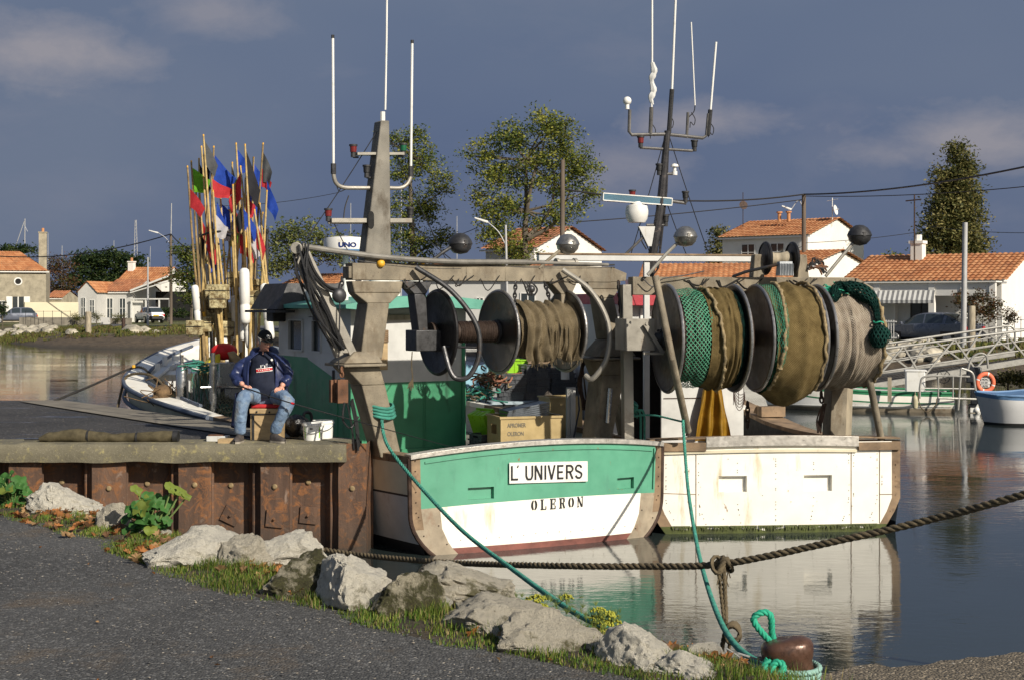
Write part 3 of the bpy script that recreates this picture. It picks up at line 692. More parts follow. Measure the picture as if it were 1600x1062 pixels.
rock(990,1062,1018,1052,'small cream rock at the foot of the white peaked rock', m_rock, 17, sub_=4)

# ================================================================ leafy plants
m_leaf = leafm('broad_green_leaf', (.055,.15,.035), .3); m_leafy = leafm('yellowing_leaf', (.17,.22,.04), .35); m_stem = M('green_stem', (.16,.22,.07), .6); m_umbel = leafm('yellow_green_umbel', (.38,.38,.05), .2); m_samph = leafm('samphire_leaf', (.15,.20,.05), .3)
def bigleaf(mb, c, r, nrm, mi, rs_):
    n = Vector(nrm).normalized(); u = n.orthogonal().normalized(); w = n.cross(u); a0 = rs_.uniform(0, 6.3); pts = []
    for k in range(15):
        a = a0+2*pi*k/15; q = r*(1+.13*cos(5*a)+rs_.uniform(-.06,.06))*(.55 if k == 0 else 1); pts.append(c+(u*cos(a)+w*sin(a))*q+n*r*(.18*cos(3*a)+rs_.uniform(-.05,.05)))
    mid = [c+(p-c)*.5-n*r*.06 for p in pts]; vs = [c-n*r*.12]+mid+pts; N = 15
    mb.add(vs, [(0, 1+k, 1+(k+1) % N) for k in range(N)]+[(1+k, 1+N+k, 1+N+(k+1) % N, 1+(k+1) % N) for k in range(N)], mi)
def leafplant(px0, px1, y0, ybase, label, seed, n, tall=None):
    rs_ = random.Random(seed); b = G((px0+px1)/2, ybase, ZQ); sc = b.y/F; w = (px1-px0)/2*sc; h = (ybase-y0)*sc
    root = empty('leafy_plant', WORLD, b, label, 'plant'); n = int(n*1.7); lf = MB(); st = MB()
    for k in range(n):
        a = rs_.uniform(0, 6.3); rr = rs_.uniform(.1,.95); c = b+Vector((cos(a)*w*rr, sin(a)*w*.6*rr, h*rs_.uniform(.12,.85)*(1-.35*rr))); r = rs_.uniform(.035,.062)
        bigleaf(lf, c, r, (cos(a)*.5+rs_.uniform(-.3,.4), -.75+rs_.uniform(-.3,.3), .75), 0 if rs_.random() < .85 else 1, rs_)
        st.tube([b+Vector((0,0,-.03)), b+(c-b)*.5+Vector((0,0,.03)), c], .004, 5)
    if tall:
        for px, py, r in tall:
            c = P(px, py, b.y-.02); bigleaf(lf, c, r, (.6,-.5,.6), 1, rs_); st.tube(smooth_path([b, b+(c-b)*.5+Vector((.02,0,.0)), c], 5), .006, 5)
    lf.build('leaves', [m_leaf, m_leafy], root, smooth=60, recalc=False); st.build('stem', m_stem, root)
leafplant(-18,56,728,792,'broad leaved green plant at the left edge beside the pale wedge rock', 2, 24)
leafplant(194,270,755,838,'broad leaved green plant with a tall yellowing shoot between two rocks', 5, 26, [(268,762,.055),(282,768,.045),(292,775,.035),(213,765,.045)])
def umbel_plant(px, ybase, heads, label, seed, back=.25, bush=60, bw=30):
    rs_ = random.Random(seed); b = G(px, ybase, ZQ-.08); b.y += back; root = empty('samphire_plant', WORLD, b, label, 'plant', 'flowering plants behind the rocks'); st = MB(); um = MB(); lf = MB(); sc = b.y/F
    for hx, hy, r in heads:
        c = P(hx, hy, b.y); r *= sc*1.5; st.tube(smooth_path([b, b+(c-b)*.55+Vector((rs_.uniform(-.02,.02),0,.01)), c], 5), .0028, 5)
        for k in range(60):
            a = rs_.uniform(0, 6.3); q = sqrt(rs_.random())*r; p = c+Vector((cos(a)*q, sin(a)*q*.8, r*.35*(1-(q/r)**2)+rs_.uniform(-.006,.006)))
            um.sphere(p, r*.13, 0, 5)
            if k % 6 == 0: st.tube([c-Vector((0,0,r*.9)), p], .0012, 3)
    for k in range(bush):
        x = rs_.gauss(0, bw*sc*.5); c = b+Vector((x, rs_.uniform(-.06,.05), rs_.uniform(.0,.09))); a = rs_.uniform(-1,1)
        for j in range(5):
            e = c+Vector((sin(a+j*.3-.6)*.035, rs_.uniform(-.02,.02), cos(a+j*.3-.6)*.035)); n = Vector((cos(a), 0, sin(a)))*.0022; lf.add([c-n*.4, c+n*.4, (c+e)/2+n, e, (c+e)/2-n], [(0,1,2,3,4)])
    um.build('flower_heads', m_umbel, root, smooth=60, recalc=False); st.build('stem', m_stem, root); lf.build('leaves', m_samph, root, smooth=0, recalc=False)
umbel_plant(845, 975, [(838,936,11),(843,948,9),(852,952,8),(885,934,8)], 'yellow green flowering plant behind the flat topped grey rock', 3, bush=70, bw=90)
umbel_plant(944, 1000, [(935,955,9),(950,962,11),(945,975,10),(958,972,9),(940,985,9),(932,966,8)], 'dense yellow flowering plant between the flat topped rock and white peaked rock', 4, bush=60, bw=26)

# ================================================================ the quay
QY = 16.45
deck = [(-16,QY+.56),(-1.80,QY+.56),(-1.80,QY+.60),(-2.5,17.6),(-3.62,19.1),(-5.6,21.6),(-7.7,24.15),(-16,24.2)]
tag(MB().prism([(x, y, -1.2) for x, y in deck], (0,0,ZQ+1.2-.012)).build('quay', m_quaydeck, smooth=30), kind='structure')
band_o = [(-1.83,QY+.60),(-2.5,17.6),(-3.62,19.1),(-5.6,21.6),(-7.7,24.15)]; band_i = [(-2.35,QY+.60),(-3.35,17.5),(-4.35,18.75),(-6.35,21.3),(-8.2,23.7)]
g = MB(); g.add([(x, y, ZQ+.006) for x, y in band_o]+[(x, y, ZQ+.006) for x, y in band_i]+[(x, y, ZQ-.1) for x, y in band_o], [(i, i+1, 6+i, 5+i) for i in range(4)]+[(i, i+1, 11+i, 10+i) for i in range(4)])
tag(g.build('quay', m_conc, smooth=0, recalc=False), kind='structure')
w0 = empty('sheet_pile_wall', WORLD, (-6, QY, 0), 'rusty corrugated steel pile wall with lichened concrete capping under the quay', 'wall')
def qx(px, y=QY): return (px-HX)/F*y
marks = [(-140,1),(-75,1),(-58,0),(3,0),(14,1),(65,1),(67,0),(127,0),(144,1),(197,1),(199,0),(262,0),(279,1),(330,1),(334,0),(388,0),(407,1),(452,1),(456,0),(508,0),(529,1),(572,1)]
def py_(o): return QY+.03 if o else QY+.30
for i in range(0, len(marks)-1, 2):
    (a, o), (b, _) = marks[i], marks[i+1]; pl = []
    if i > 0: pa, po = marks[i-1]; pl.append(((qx(pa, py_(po))+qx(a, py_(o)))/2, (py_(po)+py_(o))/2))
    pl += [(qx(a, py_(o)), py_(o)), (qx(b, py_(o)), py_(o))]
    if i+2 < len(marks): pb, qo = marks[i+2]; pl.append(((qx(pb, py_(qo))+qx(b, py_(o)))/2, (py_(qo)+py_(o))/2))
    else: pl += [(qx(572)+.01, QY+.55)]
    ztop = ZQ+.01 if a > 520 else ZQ-.16
    g = MB(); dense = []
    for (x0, y0), (x1, y1) in zip(pl, pl[1:]):
        for k in range(4): dense.append((x0+(x1-x0)*k/4, y0+(y1-y0)*k/4))
    dense.append(pl[-1]); nv_ = 24; vs = []
    for j in range(nv_+1):
        z = -1.0+(ztop+1.0)*j/nv_
        for (x, y) in dense: vs.append((x+noise.noise(Vector((x*2, z*3, 1)))*.006, y+noise.noise(Vector((x*3, z*3, 7)))*.012, z))
    N = len(dense); g.add(vs, [(j*N+k, j*N+k+1, (j+1)*N+k+1, (j+1)*N+k) for j in range(nv_) for k in range(N-1)])
    g.cyl((pl[-1][0], pl[-1][1]-.012, -1), (pl[-1][0], pl[-1][1]-.012, ztop-.004), .022, n=8)
    pile = g.build('sheet_pile', m_pile, w0, smooth=40)
    cx = (qx(a, py_(o))+qx(b, py_(o)))/2; zb = ZQ-.47-.02*(i % 3)
    bb = MB(); bb.lathe([(.0,-.002),(.032,-.002),(.032,.012),(.02,.022),(0,.024)], (cx, py_(o)-.004, zb), (0,-1,0), 10)
    bb.build('bolt', M('yellowed_bolt', (.26,.19,.10), .8, .2, .3, 20) , pile)
    if i in (16, 20-2) or a in (334, 456):
        pp = MB(); R = Matrix.Rotation(.45 if a == 334 else .1, 3, 'Y'); pp.box((cx-.0, py_(o)-.014, ZQ-.86), (.2,.022,.2), 0, R=R); pp.cyl((cx, py_(o)-.026, ZQ-.86), (cx, py_(o)-.06, ZQ-.86), .014)
        pp.build('anchor_plate', m_pile, pile, bev=.004)
# capping beam with chipped lower edge
g = MB(); nxx = 150; x0c, x1c = -16.0, qx(541)
vs = []
for i in range(nxx+1):
    x = x0c+(x1c-x0c)*i/nxx; j1 = noise.noise(Vector((x*3, 0, 0)))*.018; j2 = noise.noise(Vector((x*2.2, 5, 0)))*.03+(.05 if -4.95 < x < -4.45 and False else 0)
    zb = ZQ-.20+j2*.7; dz_ = .03 if (-1.35 < x+.95 < -.6) else 0
    vs += [(x, QY+.6, ZQ+.005), (x, QY-.035+j1*.3, ZQ+.004+noise.noise(Vector((x*5,9,0)))*.005), (x, QY-.055+j1*.4, ZQ-.02), (x, QY-.06+j1, ZQ-.12), (x, QY-.05+j1*.5, zb), (x, QY+.5, zb)]
g.add(vs, [(i*6+k, i*6+6+k, i*6+7+k, i*6+1+k) for i in range(nxx) for k in range(5)]+[tuple(range(6)), tuple(nxx*6+k for k in range(6))[::-1]])
g.build('capping', m_cap, w0, smooth=50)
# ================================================================ the two trawlers
FR1 = Frame(.36, 17.13, 0, 30); FR2 = Frame(3.34, 18.11, 0, 11)
B1 = FR1.at; B2 = FR2.at
def interp(tab, y, k):
    for a, b in zip(tab, tab[1:]):
        if a[0] <= y <= b[0]:
            t = (y-a[0])/(b[0]-a[0]); t2 = t*t*(3-2*t) if k == 1 else t; return a[k]+(b[k]-a[k])*t2
    return tab[-1][k] if y > tab[-1][0] else tab[0][k]
def catmull(tab, y, k):
    n = len(tab)
    for i in range(n-1):
        if tab[i][0] <= y <= tab[i+1][0]:
            p0 = tab[max(i-1,0)]; p1 = tab[i]; p2 = tab[i+1]; p3 = tab[min(i+2,n-1)]; t = (y-p1[0])/(p2[0]-p1[0])
            m1 = (p2[k]-p0[k])/(p2[0]-p0[0])*(p2[0]-p1[0]); m2 = (p3[k]-p1[k])/(p3[0]-p1[0])*(p2[0]-p1[0]) if p3[0] != p1[0] else 0
            return (2*t**3-3*t*t+1)*p1[k]+(t**3-2*t*t+t)*m1+(-2*t**3+3*t*t)*p2[k]+(t**3-t*t)*m2
    return tab[-1][k]
def hull(root, tab, TY, rows, mats, yskew, inner_m, deck_z, deck_m, name='hull', n=56, thick=.11):
    """tab: (y, half beam, sheer z, waterline ratio)"""
    L = tab[-1][0]; ys = [L*(1-(1-i/n)**1.35) if i/n > 0 else 0 for i in range(n+1)]; ys = [L*sin(pi/2*(i/n)**.9)**1.0 if False else L*(i/n) for i in range(n+1)]
    ys[-1:] = [L*.997, L]
    g = MB()
    def side(sgn, inset=0.0):
        out = []
        for y in ys:
            hb = max(.02, catmull(tab, y, 1)-inset); sh = catmull(tab, y, 2); wl = interp(tab, y, 3); col = []
            for fr_, xr in rows:
                z = sh+fr_ if fr_ > -10 else None
                col.append((z, xr))
            pts = []
            for zf, xr in rows:
                z = zf(sh); x = hb*(1-(1-wl)*xr); yy = y+yskew(sgn*x)*max(0, 1-y/4); rake = (sh-z)*-.28*(y/L)**4
                pts.append(Vector((sgn*x, yy+rake, z)))
            out.append(pts)
        return out
    return g, ys, side
def build_hull(root, tab, TY, rows, mats, rmi, deck_z, wall=.11, band=None):
    L = tab[-1][0]; n = 60; ys = [L*i/n for i in range(n)]+[L*.994, L]
    def P_(sgn, y, r, inset=0):
        hb = max(.015, catmull(tab, y, 1)); sh = catmull(tab, y, 2); wl = interp(tab, y, 3); zf, xr = rows[r]; z = zf(sh)
        x = max(.01, hb*(1-(1-wl)*xr)-inset); yy = y+TY(sgn*x)*max(0, 1-y/3.0)-(sh-z)*.30*(y/L)**5
        if inset and y > L*.8: yy -= inset*((y-L*.8)/(L*.2))
        return Vector((sgn*x, yy, z))
    g = MB()
    for sgn in (-1, 1):
        vs = [P_(sgn, y, r) for y in ys for r in range(len(rows))]; R = len(rows)
        g.add(vs, [(i*R+k, i*R+k+1, (i+1)*R+k+1, (i+1)*R+k) for i in range(len(ys)-1) for k in range(R-1)], [rmi[k] for i in range(len(ys)-1) for k in range(R-1)])
    h = g.build('hull', mats, root, smooth=40)
    return h, P_, ys

# ---------------- L'Univers ----------------
r1 = empty('fishing_trawler', FR1, (0,6,0), 'green and white trawler moored at the quay with lettering on its transom', 'fishing boat')
tab1 = [(0,1.72,1.13,.86),(1,1.86,1.13,.86),(2.5,2.05,1.16,.86),(4.5,2.25,1.22,.84),(6.5,2.40,1.30,.80),(8.3,2.52,1.42,.72),(9.8,2.42,1.56,.62),(11,1.90,1.78,.45),(11.9,1.05,2.05,.25),(12.4,.03,2.25,.1)]
TY1 = lambda x: -.052*x-.13*(1-min(1, (x/1.72)**2))
rows1 = [(lambda s: s, 0), (lambda s: s-.07, .01), (lambda s: s*.6+.02, .12), (lambda s: s*.6-.005, .14), (lambda s: .12, .6), (lambda s: -.08, .85), (lambda s: -.5, 2.2)]
h1, P1, ys1 = build_hull(r1, tab1, TY1, rows1, [m_wood, m_cream, m_blackmatte, m_greywhite, m_black], [0,1,2,3,4,4], .8)
def transom(root, mats, TY, hw, zrows, us, ports, matf, depth=.055):
    g = MB(); pts = [[Vector((u*hw(zf(u)), TY(u*hw(zf(u))), zf(u))) for u in us] for zf in zrows]
    N = len(us); vs = [p for row in pts for p in row]; fs = []; ms = []
    for j in range(len(zrows)-1):
        for i in range(N-1):
            um = (us[i]+us[i+1])/2; zm = (zrows[j](um)+zrows[j+1](um))/2
            if any(a < um < b and c < zm < d for a, b, c, d in ports): continue
            fs.append((j*N+i, j*N+i+1, (j+1)*N+i+1, (j+1)*N+i)); ms.append(matf(um, zm))
    g.add(vs, fs, ms)
    for a, b, c, d in ports:
        co_ = [Vector((a*hw(c), TY(a*hw(c)), c)), Vector((b*hw(c), TY(b*hw(c)), c)), Vector((b*hw(d), TY(b*hw(d)), d)), Vector((a*hw(d), TY(a*hw(d)), d))]
        bk = [p+Vector((0, depth, 0)) for p in co_]; mm = matf((a+b)/2, (c+d)/2)
        g.add(co_+bk, [(0,1,5,4),(1,2,6,5),(2,3,7,6),(3,0,4,7)], mm); g.add([p-Vector((0,.0,0)) for p in bk], [(0,1,2,3)], mm)
    return g.build('transom', mats, root, smooth=30, recalc=False)
def hw1(z): return 1.72-.02*(1.13-z) if z > .5 else 1.707-.42*((.5-z)/.62)**2.2
us1 = sorted(set([-1,-.93,-.8]+[-.7+.1*i for i in range(15)]+[.8,.93,1, -.60,-.41,.585,.735]))
zr1 = [lambda u: -.12-.0*u, lambda u: .07+.0*u, lambda u: .14, lambda u: .30, lambda u: .535+.045*(1-u*u), lambda u: .62, lambda u: .76, lambda u: .90, lambda u: 1.04+.06*(1-u*u), lambda u: 1.12+.11*(1-u*u)]
def tm1(u, z):
    if z > .53+.045*(1-u*u): return 1 if abs(u) < .93 else 2
    if abs(u) > .93 and z > .3: return 2
    if abs(u) > .8: return 3
    if z < .1: return 4
    return 0
transom(r1, [m_white, m_seagreen, m_wood, m_patch, m_antifoul], TY1, hw1, zr1, us1, [(-.60,-.41,.62,.76),(.585,.735,.62,.76)], tm1)
# capping of the transom, mouldings, seams
def strip_tr(g, TY, u0, u1, zf, w, t, hw, mi=0, n=24, yo=0):
    pts = []
    for i in range(n+1):
        u = u0+(u1-u0)*i/n; z = zf(u); x = u*hw(z); pts.append(Vector((x, TY(x)-yo, z)))
    vs = [p+Vector(o) for p in pts for o in ((0,-t/2,-w/2),(0,t/2,-w/2),(0,t/2,w/2),(0,-t/2,w/2))]; N_ = len(pts)
    g.add(vs, [(k*4+q, k*4+(q+1) % 4, k*4+4+(q+1) % 4, k*4+4+q) for k in range(N_-1) for q in range(4)]+[(0,1,2,3), tuple((N_-1)*4+q for q in (3,2,1,0))], mi)
zt1 = lambda u: 1.13+.11*(1-u*u)
g = MB(); strip_tr(g, TY1, -.99, .99, lambda u: zt1(u)+.012, .055, .17, lambda z: 1.74, 0, 30, -.05)
cp = g.build('capping', [m_zinc], r1, bev=.004)
g = MB(); strip_tr(g, TY1, -.9, .9, lambda u: zt1(u)-.075, .022, .022, hw1, 0, 30, .005)
g.bar((1.56, TY1(1.56)-.01, .60), (1.58, TY1(1.58)-.01, 1.10), .022, .03); g.build('moulding', m_seagreen, r1)
g = MB(); rv = random.Random(4)
for (u, z) in [(-.965,.5+.12*k) for k in range(6)]+[(.965,.5+.12*k) for k in range(6)]+[(s*(.82+.13*(k % 2)+(.0 if k < 4 else .0)), .12+.11*k) for s in (-1,1) for k in range(4)]+[(-.7+.1*k, .165+rv.uniform(-.01,.01)) for k in range(15)]:
    x = u*hw1(z); g.cyl((x, TY1(x)-.001, z), (x, TY1(x)-.008, z), .008 if abs(u) > .78 else .0045, n=6)
g.build('nail_heads', m_rustdark, r1, smooth=0)['kind'] = 'stuff'
# keel edge of the quarter (dark rubbing edge between side and transom)
g = MB()
for s in (-1, 1): g.tube([(s*hw1(z)*1.003, TY1(s*hw1(z))+.012, z) for z in [1.13,1.0,.8,.6,.5,.42,.35,.28,.2,.12,.05,-.05]], .028, 8)
g.each('quarter_edge', m_rustdark, r1)
# lettering
pl = B1(855, 736, 0); zc_ = pl.z
def on_tr(px, py): 
    p = B1(px, py, 0)
    for _ in range(4): p = B1(px, py, TY1(p.x))
    return p
a = on_tr(794, 738); b = on_tr(916, 735); xd = (b-a); wid = xd.length; xd.normalize(); n_out = Vector((xd.y, -xd.x, 0)); up = Vector((0,0,1))
a0 = a+n_out*.022; g = MB(); hgt = .245; mid = (a0+b+n_out*.022)/2
g.prism([a0-up*hgt/2, a0+up*hgt/2, a0+xd*wid+up*hgt/2, a0+xd*wid-up*hgt/2], n_out*.012)
plate = g.build('name_plate', m_pvc, r1)
g = MB()
def glyph_bar(p, q, w, mi=0):
    """stroke on the plate; p, q in plate metres"""
    A = a0+n_out*.016+xd*p[0]+up*p[1]; Bq = a0+n_out*.016+xd*q[0]+up*q[1]; d = (Bq-A).normalized(); s = d.cross(n_out)*w/2
    g.prism([A-s-d*w*.0, A+s, Bq+s, Bq-s], n_out*.005, mi)
H = .085; cw = wid/8.6; x = .03; w_ = .021
def seg(*pts, ww=w_):
    for p, q in zip(pts, pts[1:]): glyph_bar(p, q, ww)
lt = cw*.66
seg((x,-H),(x,H)); seg((x-w_/2,-H+w_/2),(x+lt,-H+w_/2)); glyph_bar((x+lt*.9,H*.75),(x+lt*.9+.012,H*1.05),.014); x += cw*1.55
seg((x,H),(x,-H*.45),(x+lt*.2,-H*.9),(x+lt*.8,-H*.9),(x+lt,-H*.45),(x+lt,H)); x += cw
seg((x,-H),(x,H)); seg((x,H),(x+lt,-H)); seg((x+lt,-H),(x+lt,H)); x += cw
seg((x+.01,-H),(x+.01,H)); x += cw*.42
seg((x,H),(x+lt*.52,-H),(x+lt*1.05,H)); x += cw*1.05
seg((x,-H),(x,H)); seg((x,H-w_/2),(x+lt*.9,H-w_/2)); seg((x,0),(x+lt*.8,0)); seg((x,-H+w_/2),(x+lt*.9,-H+w_/2)); x += cw*.98
seg((x,-H),(x,H)); seg((x,H-w_/2),(x+lt*.7,H-w_/2),(x+lt,H*.6),(x+lt,H*.25),(x+lt*.7,0),(x,0)); seg((x+lt*.5,0),(x+lt,-H)); x += cw
seg((x+lt,H*.55),(x+lt*.75,H*.88),(x+lt*.25,H*.88),(x,H*.55),(x+lt*.05,H*.2),(x+lt*.95,-H*.2),(x+lt,-H*.55),(x+lt*.75,-H*.88),(x+lt*.25,-H*.88),(x,-H*.55))
g.build('lettering', m_ink, plate, smooth=0)
# OLERON in stencilled serif capitals
g = MB(); oa = on_tr(828, 787); ob = on_tr(914, 784); oz = (oa.z+ob.z)/2; X0, X1 = oa.x, ob.x; cwid = (X1-X0)/6.0; HH = .062
def tp(x, z): return Vector((x, TY1(x)-.010, z))
def poly(pts): g.prism([tp(x, z) for x, z in pts], (0, .006, 0))
def rectp(x0, x1, z0, z1): poly([(x0,z0),(x1,z0),(x1,z1),(x0,z1)])
for k, ch in enumerate('OLERON'):
    x = X0+cwid*(k+.12)+(0 if k else 0); w = cwid*.62; z0 = oz-HH; z1 = oz+HH; zz = oz+.004*(k-2.5)*0
    if ch == 'O':
        for s in (-1, 1):
            cxx = x+w/2; pts = []
            for i in range(11):
                an = -1.25+2.5*i/10; pts.append((cxx+s*cos(an)*w/2, oz+sin(an)*HH))
            for i in range(11):
                an = 1.25-2.5*i/10; pts.append((cxx+s*cos(an)*w*.20, oz+sin(an)*HH*.82))
            for i in range(10): poly([pts[i], pts[i+1], pts[20-i], pts[21-i]])
    elif ch in 'LER':
        rectp(x+w*.12, x+w*.38, z0, z1); rectp(x, x+w*.5, z0, z0+.010); rectp(x, x+w*.5, z1-.010, z1)
        if ch in 'LE': rectp(x+w*.42, x+w*.95, z0, z0+.010); rectp(x+w*.84, x+w*.95, z0, z0+.04)
        if ch in 'ER': rectp(x+w*.42, x+w*.9, z1-.010, z1)
        if ch == 'E': rectp(x+w*.84, x+w*.95, z1-.04, z1); rectp(x+w*.42, x+w*.75, oz-.005, oz+.005); rectp(x+w*.68, x+w*.76, oz-.02, oz+.02)
        if ch == 'R': rectp(x+w*.72, x+w*.95, oz+.012, z1-.012); rectp(x+w*.42, x+w*.85, oz-.004, oz+.006); poly([(x+w*.55,oz-.006),(x+w*.78,oz-.006),(x+w*1.02,z0),(x+w*.78,z0)])
    else:
        rectp(x+w*.08, x+w*.17, z0, z1); rectp(x-w*.05, x+w*.3, z0, z0+.008); rectp(x+w*.85, x+w*.94, z0, z1); rectp(x+w*.7, x+w*1.05, z1-.008, z1); poly([(x,z1),(x+w*.25,z1),(x+w*.92,z0),(x+w*.68,z0)])
g.build('lettering', m_ink, r1, smooth=0)
# inner bulwark, deck, rail
def inner(root, P_, ys, tab, deckf, mats, off=.12, rail=.17, railm=0, y0=0.15, band=None):
    g = MB(); d = MB(); rl = MB(); yy = [y for y in ys if y >= y0 and y < tab[-1][0]-.35]
    for s in (-1, 1):
        vs = []
        for y in yy:
            p = P_(s, y, 0, off); vs += [p, Vector((p.x, p.y, deckf(y)))]
        g.add(vs, [(2*i, 2*i+1, 2*i+3, 2*i+2) for i in range(len(yy)-1)], 0)
    vs = []
    for y in yy: 
        p = P_(1, y, 0, off-.02); vs += [Vector((-p.x, p.y, deckf(y))), Vector((p.x, p.y, deckf(y)))]
    d.add(vs, [(2*i, 2*i+1, 2*i+3, 2*i+2) for i in range(len(yy)-1)], 0)
    return g, d
g, d = inner(r1, P1, ys1, tab1, lambda y: .80 if y < 8.6 else 1.02, None)
g.each('bulwark', m_greywhite, r1, recalc=False); d.build('deck', M('worn_deck', (.20,.19,.16), .8, 0, .3, 2, .3, 20, .01, ((.06,.05,.04), .5, .2, 3)), r1, recalc=False)
# gunwale rail: narrow wood amidships, wide pale band round the bow with dark rubbing strips
g = MB(); N = 60; Lb = tab1[-1][0]
def rail_pts(y, s):
    w = .15 if y < 5.5 else .15+.21*min(1, (y-5.5)/2.2)
    o = P1(s, y, 0); i = P1(s, y, 0, w); o.z += .02; i.z += .035; return o, i
for s in (-1, 1):
    vs = []
    yy = [Lb*k/N for k in range(N)]+[Lb*.993]
    for y in yy:
        o, i = rail_pts(y, s); vs += [o-Vector((0,0,.06)), o, i, i-Vector((0,0,.07))]
    g.add(vs, [(k*4+q, k*4+q+1, k*4+q+5, k*4+q+4) for k in range(len(yy)-1) for q in range(3)], [0 if yy[k] > 5.2 else 1 for k in range(len(yy)-1) for q in range(3)])
gun = g.each('gunwale', [m_white, m_wood], r1, smooth=50, recalc=False)
g = MB()
for s in (-1, 1):
    g.tube([rail_pts(y, s)[0]+Vector((s*.025, 0, -.03)) for y in [5.5+.2*k for k in range(34)]+[12.28]], .04, 8)
    g.tube([P1(s, y, 0)+Vector((s*.02, 0, -.26)) for y in [4.5+.2*k for k in range(39)]+[12.25]], .035, 8)
    g.tube([rail_pts(y, s)[1]+Vector((-s*.01, 0, .02)) for y in [6.5+.2*k for k in range(28)]], .03, 8)
g.each('rubbing_strake', m_bluegrey, gun)
# foredeck (whaleback) over the bow
g = MB(); yy = [10.3+.15*k for k in range(14)]; vs = []
for y in yy:
    p = P1(1, min(y, 12.3), 0, .25); z = catmull(tab1, y, 2)-.02
    for k in range(9):
        u = -1+k/4; vs.append((u*p.x, p.y, z+.07*(1-u*u)))
g.add(vs, [(j*9+k, j*9+k+1, (j+1)*9+k+1, (j+1)*9+k) for j in range(len(yy)-1) for k in range(8)])
g.add([(vs[k][0], vs[k][1], vs[k][2]) for k in range(9)]+[(vs[k][0], vs[k][1]+.3, 1.05) for k in range(9)], [(k, k+1, k+10, k+9) for k in range(8)])
fd = g.build('foredeck', m_white, r1, smooth=50, recalc=False)
g = MB()
for x, y, z, w_, h_ in ((-1.5,10.6,1.88,.07,.16),(-1.2,10.8,1.92,.2,.08),(-.7,10.6,1.9,.25,.07)): g.box((x,y,z), (w_,.1,h_))
g.cyl((-1.75,10.2,1.66), (-1.75,10.2,1.86), .045); g.bar((-2.0,9.6,1.62), (-1.3,10.9,1.80), .12, .06); g.build('fairlead', m_pvc, fd, bev=.01)
g = MB(); g.tube([B1(268,575,9.3), B1(300,566,9.5), B1(330,566,9.6)], .05, 8); g.b2((-2.0,8.7,1.02), (-.6,8.82,1.62)); g.build('breakwater', m_greywhite, r1)
# winch post, capstan, stainless console near the bow
g = MB(); c = B1(284, 640, 7.6); t_ = B1(284, 556, 7.6)
g.lathe([(.0,0),(.19,.0),(.17,.12),(.12,.26),(.1,.3)], (c.x, c.y, .8), n=18, mi=1); g.lathe([(.085,.28),(.085,.45),(.095,.5),(.095,t_.z-.8-.22),(.075,t_.z-.8-.17),(.075,t_.z-.8-.15),(.11,t_.z-.8-.14),(.11,t_.z-.8-.12),(.03,t_.z-.8-.11),(.028,t_.z-.8+.02)], (c.x, c.y, .8), n=20, mi=0)
g.build('capstan', [m_chrome, m_black], r1)
g = MB(); c = B1(333, 650, 6.6); t_ = B1(333, 556, 6.6); g.cyl((c.x, c.y, .8), (c.x, c.y, t_.z-.12), .055, n=14); g.cyl((c.x, c.y, t_.z-.12), (c.x, c.y, t_.z-.10), .1, n=14); g.cyl((c.x, c.y, t_.z-.1), (c.x, c.y, t_.z+.05), .03, n=10); g.tube([c+Vector((-.2,0,.45)), c+Vector((0,-.02,.45)), c+Vector((.5,0,.42))], .018)
g.build('stanchion', m_chrome, r1)
g = MB(); a = B1(342, 634, 7.0); b = B1(379, 565, 7.0); g.b2((a.x, a.y, a.z), (b.x+.35, a.y+.5, b.z)); cons = g.build('control_box', m_chrome, r1, bev=.01)
g = MB(); g.b2((b.x-.02, a.y-.012, a.z+.02), (b.x+.30, a.y-.002, a.z+.42)); g.b2((a.x+.03, a.y-.01, a.z+.0), (a.x+.09, a.y-.002, a.z+.3)); g.build('door', m_blackmatte, cons)
# buoy rack hoops
g = MB()
for (pa, pb, yv, py) in ((315,362,8.2,360),(379,416,8.2,356)):
    A = B1(pa, py+10, yv); Bv = B1(pb, py+8, yv); m_ = (A+Bv)/2
    g.tube([m_+Vector(((A-m_).x*cos(t), -.35*sin(t), .06*sin(t))) for t in [pi*k/14 for k in range(15)]], .018); g.tube([m_+Vector(((A-m_).x*cos(t), -.35*sin(t)*-1, .06*sin(t))) for t in [pi*k/14 for k in range(15)]], .018)
for px in (330, 398, 415): p = B1(px, 600, 8.3); q = B1(px+2, 358, 8.3); g.cyl((p.x, p.y, .9), q, .03)
g.build('buoy_rack', m_steeldark, r1)

# cabin
ca = B1(548, 600, 2.9); cb = B1(726, 600, 2.9); XL, XR, YA, YF = ca.x, cb.x, 2.9, 5.55; ZR = 2.84; ZS = 1.84
cab = MB()
def wallrect(mb, p0, p1, z0, z1, mi, t=.03):
    p0 = Vector((*p0, 0)); p1 = Vector((*p1, 0)); mb.prism([p0+Vector((0,0,z0)), p1+Vector((0,0,z0)), p1+Vector((0,0,z1)), p0+Vector((0,0,z1))], Vector((-(p1-p0).y, (p1-p0).x, 0)).normalized()*t, mi)
m_c = [m_greywhite, m_green, m_plywood, m_woodgrey]
wallrect(cab, (XL,YA), (XR,YA), .8, ZS, 1, .04); wallrect(cab, (XL,YA), (XR,YA), ZS, ZR, 0, .04)
wallrect(cab, (XR,YA+.04), (XR,YF), .8, ZS, 1, -.0401); wallrect(cab, (XR,YA+.04), (XR,YF), ZS, ZR, 0, -.0401)
